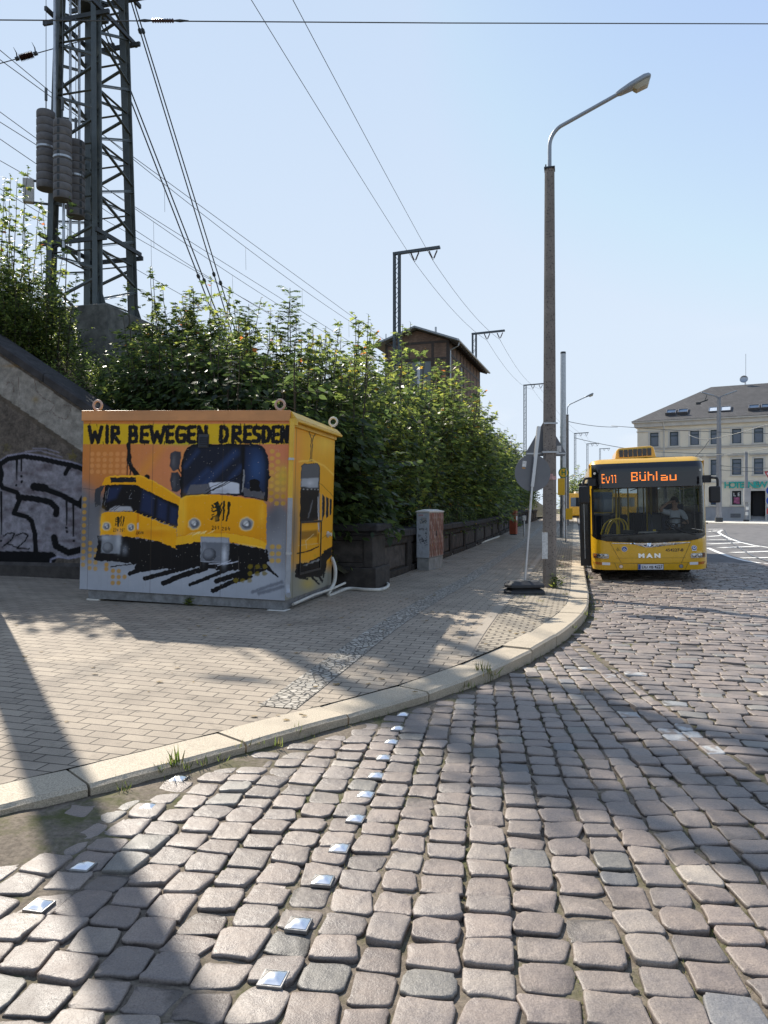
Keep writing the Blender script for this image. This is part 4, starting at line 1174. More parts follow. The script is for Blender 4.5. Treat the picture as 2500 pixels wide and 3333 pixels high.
for s_, px in (('H', 2368), ('O', 2385), ('T', 2401), ('E', 2415), ('L', 2430), ('N', 2446), ('E', 2463), ('W', 2481)):
    text_mesh('sign_letter', s_, .86, M_TEAL, t, Matrix.Translation((hx(px), -.12, zt_ - .05)) @ ms, .03, bold=.025)
# poster in the ground floor window: LE and a pink skyline
for a, b, z0, z1, r in wins:
    if r == 2 and abs((a + b) / 2 - hx(2396)) < .6:
        x = (a + b) / 2
        MB().b2((a + .05, .10, z0 + .05), (b - .05, .118, z1 - .05)).build('poster', M_DARKI, t)
        MB().b2((a + .15, .088, z0 + .12), (b - .15, .098, z0 + .75)).build('poster_picture', mat('pink_poster_picture', (.32, .08, .17), .5, var=.8, vs=3), t)
        text_mesh('poster_text', 'L E', .5, mat('white_poster_letters', (.8, .8, .78), .5), t, Matrix.Translation((x, .092, z1 - .38)) @ ms, .004)

# ================================================================== street furniture
def conc_pole_mat():
    m, nt, b = new_mat('pitted_pole_concrete')
    vec = coords(nt)
    vo = nd(nt, 'ShaderNodeTexVoronoi', feature='F1'); vo.inputs['Scale'].default_value = 26; nt.links.new(vec, vo.inputs['Vector'])
    n = noise(nt, vec, 3, 7, .65); f = noise(nt, vec, 90, 4, .7)
    pit = ramp(nt, vo.outputs[0], [(.16, (0, 0, 0)), (.30, (1, 1, 1))])
    c = mixc(nt, (.06, .05, .045), ramp(nt, n, [(.3, (.17, .145, .125)), (.7, (.26, .225, .195))]), pit)
    nt.links.new(mixc(nt, c, ramp(nt, f, [(.3, (.75,) * 3), (.7, (1.25,) * 3)]), 1, 'MULTIPLY'), b.inputs['Base Color']); b.inputs['Roughness'].default_value = .9
    nt.links.new(bump(nt, pit, .8, .01), b.inputs['Normal'])
    return m
M_POLE = conc_pole_mat()
M_LAMP = mat('grey_lamp_housing', (.30, .33, .36), .4, .3, var=.08)
M_LENS = mat('yellowed_lamp_lens', (.42, .38, .28), .2, var=.15)
M_STICK = mat('white_sticker', (.62, .62, .60), .5, var=.25, vs=30)
def street_lamp(loc, label, cat_dir):
    t = thing('street_lamp', label, 'street lamp', loc, (0, 0, cat_dir), 'concrete street lamps along the kerb')
    mb = MB(); Hh = 7.95
    def sect(w, d, z): return [(-w, -d * .5, z), (-w * .55, -d, z), (w * .55, -d, z), (w, -d * .5, z), (w, d * .5, z), (w * .55, d, z), (-w * .55, d, z), (-w, d * .5, z)]
    lv = [sect(.128, .115, -.1), sect(.122, .11, 2.2), sect(.09, .085, Hh)]
    vs = [p for s_ in lv for p in s_]; fs = [tuple(range(7, -1, -1)), tuple(range(16, 24))]
    for i in range(2):
        for k in range(8): fs.append((i * 8 + k, i * 8 + (k + 1) % 8, i * 8 + 8 + (k + 1) % 8, i * 8 + 8 + k))
    mb.add(vs, fs)
    for k in range(46):
        z = 1.0 + k * .15; w = .124 - .034 * z / 8; mb.b2((-w - .002, -.03, z), (-w + .01, .03, z + .012))
    mb.build('pole', M_POLE, t)
    MB().b2((-.1, -.1, Hh + .0), (.1, .1, Hh + .03)).cyl((-.07, -.05, Hh), (-.07, -.05, Hh + .09), .012).cyl((.07, .05, Hh), (.07, .05, Hh + .09), .012).build('cap', M_STEELD, t)
    arm = [(0, 0, Hh - .1), (0, 0, Hh + .45)]
    for k in range(1, 8):
        a = k / 8 * math.radians(66); arm.append((.42 * (1 - math.cos(a)), 0, Hh + .45 + .42 * math.sin(a)))
    e = Vector(arm[-1]); dr = Vector((math.sin(math.radians(66)), 0, math.cos(math.radians(66)))); arm.append(e + dr * 1.15)
    MB().tube(arm, .037, 14).build('arm', M_LAMP, t, smooth=60)
    e2 = e + dr * 1.12
    M_ = frame_M(e2, dr, (0, 1, 0), dr.cross(Vector((0, 1, 0))))
    mb = MB()     # housing: a tapered shell
    st = [(0, .05, .02, .045), (.07, .075, .045, .055), (.27, .105, .06, .072), (.54, .118, .06, .077), (.62, .105, .043, .052), (.65, .07, .02, .026)]
    vs = []; fs = []
    for x, w, lo, hi in st:
        for k in range(12):
            a = 2 * PI * k / 12; c, s_ = math.cos(a), math.sin(a); vs.append(M_ @ Vector((x, w * np.sign(c) * abs(c) ** .7, (hi if s_ > 0 else lo) * np.sign(s_) * abs(s_) ** .7)))
    for i in range(len(st) - 1):
        for k in range(12): fs.append((i * 12 + k, i * 12 + (k + 1) % 12, (i + 1) * 12 + (k + 1) % 12, (i + 1) * 12 + k))
    fs += [tuple(range(12)), tuple(range(71, 59, -1))]
    mb.add(vs, fs); hd = mb.build('lamp_head', M_LAMP, t, smooth=50)
    mb = MB(); vs = []; fs = []; st = [(.29, .08, .018), (.33, .092, .075), (.54, .095, .085), (.60, .075, .025)]
    for x, w, lo in st:
        for y, z in ((-w, -.045), (-w * .8, -.055 - lo), (w * .8, -.055 - lo), (w, -.045)): vs.append(M_ @ Vector((x, y, z)))
    for i in range(3):
        for k in range(3): fs.append((i * 4 + k, i * 4 + k + 1, i * 4 + 5 + k, i * 4 + 4 + k))
    fs += [(0, 1, 2, 3), (15, 14, 13, 12)]
    mb.add(vs, fs).build('lens', M_LENS, hd, smooth=50)
    return t
pb = G(1789, 1912)
lp = street_lamp(pb, 'tall pitted concrete street lamp on the pavement beside the leaning round sign', -A_ST)
mk = MB().b2((-.135, -.12, .55), (-.03, -.1165, 1.05)); mk.build('paper_notice', M_STICK, lp)
MB().lathe([(.137, 2.05), (.135, 2.16)], n=8, M=Matrix.Rotation(PI / 8, 3, 'Z')).build('reflective_band', mat('faded_pink_band', (.45, .26, .24), .5, var=.3, vs=20), lp)
k = copy_tree(lp); u, v = xy2uv(pb.x, pb.y)
for c in list(k.children):
    if c.name.startswith(('paper_notice', 'reflective_band')): bpy.data.objects.remove(c)
x, y = uv2xy(u + 40.5, v - .05); k.location = (x, y, zg1(x, y)); k['label'] = 'distant street lamp on a slim concrete pole behind the plain grey pole'
# graffiti scribbles on the notice
# ---- plain tall metal pole with tags
p = G(1833, 1749)
t = thing('metal_pole', 'thick plain grey metal pole without lamp, scribbled low down, behind the concrete lamp pole', 'pole', p)
MB().tube([(0, 0, -.1), (0, 0, 9.2)], [.16, .135], 22).build('shaft', M_GALV, t, smooth=60)
MB().tube([(0, 0, 9.2), (0, 0, 9.3)], [.14, .13], 22).build('cap', M_STEELD, t)
MB().lathe([(.155, 5.5), (.155, 5.56)], n=20).build('clamp', M_GALV, t); MB().lathe([(.158, 5.0), (.158, 5.06)], n=20).build('clamp', M_GALV, t)
mb = MB(); rs = random.Random(4)
for k_ in range(16):
    a = -PI / 2 + rs.uniform(-.8, .8); z = rs.uniform(.6, 2.2); q = []
    for j in range(5): q.append((.1645 * math.cos(a), .1645 * math.sin(a), z)); a += rs.uniform(-.25, .25); z += rs.uniform(-.18, .14)
    mb.tube(q, .006, 4)
mb.build('graffiti', mat('black_marker', (.03, .03, .035), .5), t)

# ---- triangular warning sign seen from behind, strapped to the lamp pole
M_SBACK = mat('dark_grey_sign_back', (.14, .145, .155), .5, .15, var=.12, vs=3)
def rounded(pts, r, n=5):
    out = []; N = len(pts)
    for i in range(N):
        p0, p1, p2 = (Vector(pts[(i - 1) % N]), Vector(pts[i]), Vector(pts[(i + 1) % N]))
        a = (p0 - p1).normalized(); b = (p2 - p1).normalized(); th = a.angle(b) / 2; d = r / math.tan(th)
        c = p1 + (a + b).normalized() * r / math.sin(th); s_ = p1 + a * d - c; e = p1 + b * d - c
        a0 = math.atan2(s_.y, s_.x); a1 = math.atan2(e.y, e.x); da = (a1 - a0 + PI) % (2 * PI) - PI
        for k_ in range(n + 1): out.append((c.x + r * math.cos(a0 + da * k_ / n), c.y + r * math.sin(a0 + da * k_ / n)))
    return out
t = thing('traffic_sign', 'dark back of a triangular warning sign strapped to the concrete lamp pole', 'traffic sign', (pb.x, pb.y, pb.z + 3.13), (0, 0, -.06))
tri = rounded([(-.42, 0), (.42, 0), (0, .735)], .05)
MB().prism([(a - .05, b) for a, b in tri], .004, lambda a, b, d: (a, .15 + d, b - .62)).build('plate', M_SBACK, t)
MB().b2((-.42, .132, -.585), (.33, .146, -.555)).b2((-.155, -.135, -.575), (.155, -.128, -.545)).b2((-.155, -.135, -.56), (-.148, .14, -.545)).b2((.148, -.135, -.56), (.155, .14, -.545)).b2((-.13, -.13, -.03), (.13, -.124, 0)).build('bracket', M_GALV, t)
MB().b2((.16, .142, -.54), (.245, .147, -.42)).build('sticker', M_STICK, t)

# ---- leaning round sign on a post with rubber foot
fb = G(1706, 1932)
t = thing('leaning_sign', 'dark back of a round sign on a leaning galvanised post with black rubber foot', 'traffic sign', fb, (0, 0, .12))
M_RUB = mat('black_rubber_foot', (.035, .035, .037), .7, var=.25, vs=15, bmp=.4, bs=60)
mb = MB()
for zz0, sc_ in ((0, 1.0), (.115, .97)):
    q = [(-.30 * sc_, -.22 * sc_, zz0), (.30 * sc_, -.22 * sc_, zz0), (.36 * sc_, .0, zz0), (.30 * sc_, .22 * sc_, zz0), (-.30 * sc_, .22 * sc_, zz0), (-.36 * sc_, 0, zz0)]
    q2 = [(x * 1.0, y * 1.0, zz0 + .05) for x, y, _ in q]; q3 = [(x * .72, y * .62, zz0 + .108) for x, y, _ in q]
    vs = q + q2 + q3; fs = [(5, 4, 3, 2, 1, 0), (12, 13, 14, 15, 16, 17)]
    for r_ in (0, 6):
        for k_ in range(6): fs.append((r_ + k_, r_ + (k_ + 1) % 6, r_ + 6 + (k_ + 1) % 6, r_ + 6 + k_))
    ob = mb.add(vs, fs)
mb.build('rubber_foot', M_RUB, t, bevel=.012)
MB().b2((-.07, -.1, .215), (.09, .0, .232)).build('clamp_plate', M_STEELD, t)
ln = Vector((.078, -.0, 1)).normalized()
b0 = Vector((0, -.04, .2)); b1 = b0 + ln * 1.70; b2 = b1 + Vector((.118, 0, 1)).normalized() * 1.0
M_ALU = mat('bare_aluminium', (.52, .53, .54), .38, .7, var=.1)
MB().tube([b0, b1], .0215, 14).build('post', M_ALU, t, smooth=60)
MB().bar(b1 - ln * .05, b2, .055, .05, (0, 1, 0)).build('upper_post', M_ALU, t)
dc = b1 + Vector((.02, .035, .19))
dz = Vector((.1, 0, 1)).normalized(); dxv = Vector((1, 0, -.1)).normalized()
MB().prism([(.318 * math.cos(2 * PI * k_ / 48), .318 * math.sin(2 * PI * k_ / 48)) for k_ in range(48)], .004, lambda a, b, d: dc + dxv * a + dz * b + Vector((0, d, 0))).build('disc', M_SBACK, t)
M_ = frame_M(dc + Vector((0, -.003, 0)), dxv, dz, (0, 1, 0))
for q in (((-.20, .09, -.001), (-.13, .19, .001)),):
    s_ = MB().b2(*q); s_.v = [tuple(M_ @ Vector(v_)) for v_ in s_.v]; s_.build('sticker', M_STICK, t)
s_ = MB().b2((-.2, .06, -.001), (-.14, .075, .001)); s_.v = [tuple(M_ @ Vector(v_)) for v_ in s_.v]; s_.build('sticker', mat('orange_sticker', (.6, .28, .03), .5), t)

# ---- bus stop flag and no stopping sign further along
x, y = uv2xy(20.5, -.62); zz = zg1(x, y)
t = thing('bus_stop_sign', 'yellow bus stop flag half hidden behind the concrete lamp pole', 'bus stop sign', (x, y, zz), (0, 0, -A_ST))
M_YEL = mat('yellow_sign_sheet', (.72, .42, .01), .45, var=.06); M_GRN = mat('green_sign_print', (.02, .16, .05), .45)
MB().tube([(0, 0, 0), (0, 0, 3.3)], .04, 12).build('post', M_GALV, t)
MB().b2((-.36, -.025, 2.1), (-.05, .025, 2.85)).build('board', M_YEL, t); MB().b2((-.02, -.05, 1.0), (.28, -.042, 1.5)).build('timetable', M_YEL, t)
f_ = MB().prism([(.24 * math.cos(2 * PI * k_ / 32) - .1, .24 * math.sin(2 * PI * k_ / 32) + 3.1) for k_ in range(32)], .02, lambda a, b, d: (a, -.03 + d, b)).build('stop_disc', M_YEL, t)
mb = MB(); 
for k_ in range(32):
    a, b = 2 * PI * k_ / 32, 2 * PI * (k_ + 1) / 32
    mb.add([(r_ * math.cos(c) - .1, -.034, r_ * math.sin(c) + 3.1) for r_, c in ((.19, a), (.19, b), (.235, b), (.235, a))], [(0, 1, 2, 3)])
mb.build('ring', M_GRN, f_)
text_mesh('stop_letter', 'H', .3, M_GRN, f_, Matrix.Translation((-.1, -.036, 3.1)) @ ms, .001, bold=.01)
p = G(1846, 1735)
t = thing('no_stopping_sign', 'small round red and blue no stopping sign right of the grey pole', 'traffic sign', (p.x + .15, p.y - 3, p.z))
MB().tube([(0, .03, 0), (0, .03, 2.9)], .03, 10).build('post', M_GALV, t)
M_RED = mat('red_sign_sheet', (.55, .04, .04), .45, var=.05); M_BLU = mat('blue_sign_sheet', (.02, .07, .38), .45, var=.05); M_WHT = mat('white_sign_sheet', (.75, .75, .74), .45, var=.04)
cz = 2.55
MB().prism([(.21 * math.cos(2 * PI * k_ / 32), .21 * math.sin(2 * PI * k_ / 32) + cz) for k_ in range(32)], .004, lambda a, b, d: (a, -.004 + d, b)).build('disc', M_RED, t)
MB().prism([(.155 * math.cos(2 * PI * k_ / 32), .155 * math.sin(2 * PI * k_ / 32) + cz) for k_ in range(32)], .002, lambda a, b, d: (a, -.007 + d, b)).build('blue_field', M_BLU, t)
MB().bar((-.12, -.009, cz - .12), (.12, -.009, cz + .12), .003, .05, (1, 0, -1)).bar((-.12, -.0115, cz + .12), (.12, -.0115, cz - .12), .003, .05, (1, 0, 1)).build('cross', M_RED, t)

# ---- grey cabinet with rusty side
p = G(1397, 1858); ca = math.radians(20)
t = thing('utility_cabinet', 'tall utility cabinet by the wall, grey tagged front and rust streaked side', 'cabinet', p, (0, 0, -ca))
cw, cl, ch = .31, 1.25, 1.37      # local: front (narrow) at y=0, side at x=0
def cab_paint(U, V):
    B = Brush(U * 100, (1 - V) * 430, (176, 180, 184))
    B.blend(.5 * np.clip(vnoise(U * 7, V * 30, 2) * 2 - 1.1, 0, 1), (130, 128, 124)); B.jit(1.5, 8)
    B.poly([(12, 14), (62, 14), (62, 32), (12, 32)], (190, 182, 180)); 
    for q in ([(15, 18), (25, 18), (15, 29), (25, 29)], [(30, 18), (30, 29), (36, 29), (36, 18), (30, 18)], [(42, 29), (42, 18), (48, 18), (48, 23), (42, 23), (50, 29)]): B.stroke(q, 2.6, (150, 30, 30))
    B.poly([(22, 46), (82, 46), (82, 104), (22, 104)], (160, 160, 155))
    for _ in range(26): B.dot(random.uniform(26, 78), random.uniform(50, 100), random.uniform(2, 6), random.choice([(60, 62, 66), (90, 130, 150), (40, 40, 44), (190, 190, 185)]), .8)
    B.poly([(18, 150), (58, 150), (58, 166), (18, 166)], (25, 25, 28)); B.stroke([(23, 162), (27, 154), (31, 162)], 2, (220, 220, 220)); B.stroke([(35, 162), (35, 154), (40, 160), (45, 154), (45, 162)], 2, (220, 220, 220)); B.stroke([(50, 154), (50, 162), (55, 162)], 2, (220, 220, 220))
    blk = (22, 26, 40)
    B.stroke([(80, 70), (72, 74), (82, 84), (70, 90)], 3, (60, 60, 66)); B.stroke([(75, 140), (86, 150), (74, 158), (88, 166)], 3, (60, 60, 66)); B.stroke([(78, 180), (70, 200), (84, 190), (74, 218), (88, 232), (74, 244), (86, 262), (72, 270), (88, 282)], 3.5, blk)
    for q in ([(10, 222), (24, 214)], [(14, 206), (12, 240)], [(26, 210), (26, 236)], [(10, 228), (34, 220)]): B.stroke(q, 3.2, blk)
    for q in ([(18, 250), (36, 300)], [(40, 240), (30, 262), (46, 258), (40, 280), (60, 276), (44, 240)], [(48, 250), (58, 262), (46, 276)], [(58, 270), (78, 262), (62, 296), (84, 286)], [(66, 310), (88, 306)]): B.stroke(q, 4.2, blk)
    B.stroke([(44, 300), (45, 350)], 2, (70, 80, 110), .7)
    return B.C
def rust_paint(U, V):
    B = Brush(U * 400, (1 - V) * 430, (112, 66, 50))
    n1 = vnoise(U * 60, V * 5, 1); n2 = vnoise(U * 26, V * 4, 2); n3 = vnoise(U * 110, V * 14, 3)
    B.blend(np.clip((n1 * .6 + n2 * .5 - .5) * 2.4, 0, .85), (176, 150, 135)); B.blend(np.clip((n3 - .55) * 2.2, 0, .8), (70, 38, 30)); B.blend(np.clip((n2 - .6) * 2.4, 0, .7), (150, 60, 38)); B.blend(np.clip((vnoise(U * 38, V * 9, 9) - .68) * 4, 0, .8), (206, 196, 186))
    for _ in range(10): B.jit(2, 7, 4).poly([(x := random.uniform(20, 380), y := random.uniform(10, 330)), (x + 9, y + 4), (x + 7, y + 24), (x - 3, y + 20)], random.choice([(196, 180, 60), (210, 200, 190), (200, 190, 180)]), .8)
    B.jit(0)
    return B.C
z1 = .30
mb = MB().b2((-cw + .01, .01, -.05), (-.01, cl - .01, z1 - .012)); mb.build('plinth', mat('cabinet_plinth_concrete', (.27, .265, .25), .85, var=.25, bmp=.4, dirt=.6), t, .006)
mb = MB().b2((-cw, 0, z1), (0, cl, ch)); mb.build('body', mat('cabinet_grey', (.42, .44, .45), .5, var=.1, dirt=.5), t, .004)
mb = MB().add([(-cw - .02, -.02, ch), (.02, -.02, ch), (.02, cl + .02, ch), (-cw - .02, cl + .02, ch), (-cw - .02, -.02, ch + .03), (.02, -.02, ch + .03), (.02, cl + .02, ch + .03), (-cw - .02, cl + .02, ch + .03), (-cw * .5, .03, ch + .075), (-cw * .5, cl - .03, ch + .075)],
    [(3, 2, 1, 0), (0, 1, 5, 4), (1, 2, 6, 5), (2, 3, 7, 6), (3, 0, 4, 7), (4, 5, 8), (5, 6, 9, 8), (6, 7, 9), (7, 4, 8, 9)]); mb.build('lid', M_TRIM, t, .005)
grid_panel('front_panel', lambda U, V: np.stack([-cw + .008 + U * (cw - .016), U * 0 - .004, z1 + .01 + V * (ch - z1 - .02)], 1), 60, 200, cab_paint, painted('tagged_cabinet_front', .5, .05), t)
for a, b in ((.01, .62), (.63, cl - .01)):
    d_ = grid_panel('door', lambda U, V: np.stack([U * 0 + .004, a + U * (b - a), z1 + .01 + V * (ch - z1 - .02)], 1), 100, 160, rust_paint, painted('rust_streaked_paint', .75, .4, 50), t)
    MB().b2((.004, b - .06, .8), (.02, b - .035, .92)).build('handle', M_STEELD, d_)
# ---- red box and stub post further along the wall
x, y = uv2xy(25.5, -3.35); zz = zg1(x, y)
t = thing('red_box', 'faded red metal box on a stand against the bushes further along the pavement', 'box', (x, y, zz), (0, 0, -.5))
M_REDB = mat('faded_red_paint', (.30, .07, .035), .55, var=.2, vs=4, dirt=.3)
MB().b2((-.18, -.14, .04), (.18, .14, 1.25)).build('body', M_REDB, t, .012); MB().b2((-.2, -.16, 1.25), (.2, .16, 1.3)).build('lid', M_REDB, t, .01)
MB().b2((-.15, -.11, -.05), (.15, .11, .04)).build('stand', M_STEELD, t); MB().b2((.181, -.1, .75), (.184, .08, .98)).build('notice', M_STICK, t)
x, y = uv2xy(24, -2.7); t = thing('marker_post', 'short grey marker post with a small head beside the red box', 'post', (x, y, zg1(x, y)))
MB().cyl((0, 0, -.05), (0, 0, .85), .04).build('stem', M_GALV, t); MB().b2((-.09, -.06, .8), (.09, .06, 1.05)).build('head', mat('pale_grey_paint', (.5, .5, .48), .5, var=.08, dirt=.3), t, .015)

# ---- hoses
M_HOSE = mat('off_white_hose', (.55, .53, .47), .5, var=.15, vs=8, dirt=.5)
def smooth_pts(p, n=6):
    p = [Vector(q) for q in p]; out = []
    for i in range(len(p) - 1):
        p0, p1, p2, p3 = p[max(i - 1, 0)], p[i], p[i + 1], p[min(i + 2, len(p) - 1)]
        for k_ in range(n):
            s_ = k_ / n; out.append(.5 * ((2 * p1) + (p2 - p0) * s_ + (2 * p0 - 5 * p1 + 4 * p2 - p3) * s_ * s_ + (3 * p1 - p0 - 3 * p2 + p3) * s_ ** 3))
    return out + [p[-1]]
gp_ = [G(*q) for q in ((1072, 1940), (1130, 1922), (1190, 1925), (1245, 1924), (1264, 1908), (1240, 1893), (1238, 1882), (1290, 1864), (1335, 1852), (1345, 1845))]
hp = [P(1080, 1815, 11.9), P(1091, 1850, 11.8), P(1088, 1895, 11.75), P(1070, 1938, 11.6)]
pts = smooth_pts(hp + [q + Vector((0, 0, .03)) for q in gp_[1:]] + [gp_[-1] + Vector((.02, .1, .35))])
o = MB().tube(pts, .03, 10).build('supply_hose', M_HOSE, smooth=True, origin=pts[0]); tag(o, 'off white hose looping from the container side across the pavement to the cabinet', 'hose')
q = [G(*a) + Vector((0, 0, .03)) for a in ((1470, 1806), (1505, 1790), (1550, 1775), (1600, 1757), (1625, 1748))]
o = MB().tube(smooth_pts(q), .04, 10).build('supply_hose', M_HOSE, smooth=True, origin=q[0]); tag(o, 'straight off white pipe lying along the foot of the low wall beyond the cabinet', 'hose')

# ---- far lamp with two heads, tram pole and signs in front of the hotel
p = Vector(((2340 - CX) / F * 66, 66, .25)); p.z = zg1(p.x, p.y)
t = thing('double_lamp', 'tall square grey lamp post with two flat heads in front of the hotel', 'street lamp', p, (0, 0, -.3))
M_PGREY = mat('grey_painted_post', (.24, .25, .27), .5, .2, var=.1)
MB().tube([(0, 0, 0), (0, 0, 11.3)], [.26, .16], 4).build('post', M_PGREY, t); MB().b2((-.3, -.3, 0), (.3, .3, .5)).build('base', M_STEELD, t, .03)
for s_ in (-1, 1):
    MB().bar((0, 0, 11.25), (s_ * .55, 0, 11.5), .09, .09).build('arm', M_PGREY, t)
    MB().bar((s_ * .45, 0, 11.45), (s_ * 1.45, 0, 11.78), .34, .1).build('lamp_head', M_LAMP, t, .03)
MB().bar((-.9, 0, 11.1), (-1.6, 0, 10.85), .1, .1).bar((-1.0, 0, 11.5), (-1.2, 0, 10.95), .06, .06).b2((-1.9, -.1, 10.7), (-1.5, .1, 10.9)).build('camera_arm', M_STEELD, t)
p = Vector(((2429 - CX) / F * 68, 68, .25)); p.z = zg1(p.x, p.y)
t = thing('tram_pole', 'grey tram wire pole with a switch box in front of the hotel sign', 'pole', p)
MB().tube([(0, 0, 0), (0, 0, 6.6)], [.16, .13], 14).build('shaft', M_PGREY, t); MB().b2((-.3, -.25, 1.9), (.3, -.1, 3.2)).build('switch_box', M_PLIN, t, .02); MB().b2((-.18, -.18, 0), (.18, .18, .3)).build('base', M_STEELD, t)
MB().b2((-.17, -.2, .7), (.1, -.16, 1.0)).b2((-.1, -.19, 1.2), (.15, -.155, 1.5)).build('sticker', M_STICK, t)
p = Vector(((2508 - CX) / F * 58, 58, .25)); p.z = zg1(p.x, p.y)
t = thing('sign_post', 'post with a give way triangle above two blue discs at the right picture edge', 'traffic sign', p)
MB().cyl((0, .05, 0), (0, .05, 4.3), .04).build('post', M_GALV, t)
yt = rounded([(-.5, 4.25), (.5, 4.25), (0, 3.4)], .05)
MB().prism(yt, .01, lambda a, b, d: (a, d, b)).build('triangle', M_RED, t); MB().prism([((a) * .66, (b - 3.97) * .66 + 3.97) for a, b in yt], .004, lambda a, b, d: (a, -.006 + d, b)).build('triangle_field', M_WHT, t)
for zc in (2.75, 1.95): MB().prism([(.34 * math.cos(2 * PI * k_ / 32), .34 * math.sin(2 * PI * k_ / 32) + zc) for k_ in range(32)], .006, lambda a, b, d: (a, d, b)).build('blue_disc', M_BLU, t)
MB().b2((-.3, -.005, .9), (.3, .005, 1.35)).build('red_plate', M_RED, t)
# tram wires over the square
TWR = [((1990, 1386, 62), (2560, 1412, 58)), ((1870, 1425, 58), (2120, 1470, 60)), ((2120, 1470, 60), (2560, 1475, 62)), ((2310, 1430, 52), (2560, 1360, 46)), ((2310, 1430, 52), (2262, 1487, 56)), ((2240, 1414, 60), (2310, 1430, 52)),
       ((2340, 1515, 66), (2560, 1522, 62)), ((2340, 1529, 66), (2560, 1531, 62)), ((2330, 1480, 60), (2560, 1448, 52)), ((1850, 1372, 54), (2010, 1390, 62))]
for i, (a, b) in enumerate(TWR):
    wire('tram_wire', [P(*a), P(*b)], .022, 'thin tram overhead wire spanning the square in front of the hotel', group='tram wires over the square', sag=.12, n=8)

# ---- road markings of the tram stop on the asphalt, tram rails, drain
def stripe(name, pts, wdt, m, off, label=None):
    P_ = [G(*p) for p in pts]; vs = []; fs = []
    for i, p in enumerate(P_):
        d = (P_[min(i + 1, len(P_) - 1)] - P_[max(i - 1, 0)]); d.z = 0; d.normalize(); nn_ = Vector((-d.y, d.x, 0)) * wdt / 2
        for s_ in (-1, 1): q = p + nn_ * s_; vs.append((q.x, q.y, zg1(q.x, q.y) + .002 + off))
    for i in range(len(P_) - 1): fs.append((2 * i, 2 * i + 1, 2 * i + 3, 2 * i + 2))
    return vs, fs
def stripes(name, L, wdt, m, off):
    mb = MB()
    for pts in L: mb.add(*stripe(name, pts, wdt, m, off))
    o = mesh_obj(name, mb.v, mb.f, m); o['kind'] = 'structure'
    bm = bmesh.new(); bm.from_mesh(o.data)
    for f in bm.faces:
        f.normal_update()
        if f.normal.z < 0: f.normal_flip()
    bm.to_mesh(o.data); bm.free(); return o
def c5(x, y): return (2000 + x * .3617, 1150 + y * .3617)
edge = [c5(*q) for q in ((840, 1752), (930, 1790), (1050, 1835), (1180, 1868), (1300, 1888), (1420, 1895), (1560, 1900))]
edge2 = [c5(*q) for q in ((970, 1590), (935, 1610), (960, 1630), (1040, 1668), (1130, 1700), (1250, 1728), (1400, 1750), (1560, 1768))]
bars = [[c5(840, 1605), c5(940, 1598)], [c5(840, 1650), c5(985, 1640)], [c5(840, 1680), c5(1075, 1678)], [c5(840, 1718), c5(1150, 1705)], [c5(945, 1752), c5(1290, 1738)], [c5(1060, 1795), c5(1440, 1782)], [c5(1130, 1845), c5(1500, 1838)], [c5(840, 1585), c5(970, 1583)]]
stripes('road_marking_edge', [edge, edge2], .16, M_PAINT, .004); stripes('road_marking_bars', bars, .34, M_PAINT, .008)
M_RAIL = mat('polished_rail', (.25, .25, .26), .35, .8)
stripes('tram_rail', [[c5(*q) for q in ((860, 1555), (1000, 1545), (1150, 1545), (1400, 1540))], [c5(*q) for q in ((870, 1600), (960, 1640), (1100, 1740), (1250, 1830), (1400, 1880))], [c5(*q) for q in ((985, 1590), (1010, 1640), (1120, 1690), (1250, 1722), (1450, 1745))]], .07, M_RAIL, .012)
mb = MB(); p = G(1945, 1962)
t = thing('drain_cover', 'small iron drain grate set in the cobbles near the kerb', 'drain', (p.x, p.y, p.z), (0, 0, -A_ST))
mb.b2((-.33, -.2, -.05), (.33, .2, .006)); mb.build('frame', M_STEELD, t, .006); mb = MB()
for k_ in range(9): mb.b2((-.28 + k_ * .065, -.15, .007), (-.25 + k_ * .065, .15, .016))
mb.build('grate', mat('rusty_iron', (.13, .085, .06), .7, .5, var=.3, vs=20), t)
p = G(1868, 1872); 
# raised grass kerb in front of the hotel
vs = []; pp = [P(2305, 1700, 64), P(2600, 1700, 56)]
mb = MB(); a, b = pp[0], pp[1]; nrm = Vector((.35, .93, 0)); zt = zg1(a.x, a.y)
for q in (a, b): pass
mb.add([(a.x, a.y, zt - .1), (b.x, b.y, zt - .1), (b.x, b.y, zt + .12), (a.x, a.y, zt + .12), (a.x + 3, a.y + 20, zt + .14), (b.x + 9, b.y + 20, zt + .14)], [(0, 1, 2, 3), (3, 2, 5, 4)])
o = mesh_obj('far_pavement', mb.v, mb.f, M_TRIM); o['kind'] = 'structure'
# ---- metal marker studs in the crossing
M_STUD = mat('polished_steel_stud', (.85, .85, .85), .27, 1.0, var=.05)
mb = MB(); hs = .041; vs = []; fs = []; K = 9
for j in range(K):
    for i in range(K):
        a_, b_ = i / (K - 1) * 2 - 1, j / (K - 1) * 2 - 1
        e_ = max(abs(a_), abs(b_)); h_ = .004 + .014 * max(0, min(1, (.93 - e_) / .5)) ** .8 * (1 - .25 * (a_ * a_ + b_ * b_))
        vs.append((a_ * hs, b_ * hs, h_))
for j in range(K - 1):
    for i in range(K - 1): fs.append((j * K + i, j * K + i + 1, (j + 1) * K + i + 1, (j + 1) * K + i))
rim = list(range(K)) + [K * j + K - 1 for j in range(1, K)] + [K * (K - 1) + i for i in range(K - 2, -1, -1)] + [K * j for j in range(K - 2, 0, -1)]
nb_ = len(vs); vs += [(vs[i][0], vs[i][1], -.01) for i in rim]
for k_ in range(len(rim)): fs.append((rim[k_], nb_ + k_, nb_ + (k_ + 1) % len(rim), rim[(k_ + 1) % len(rim)]))
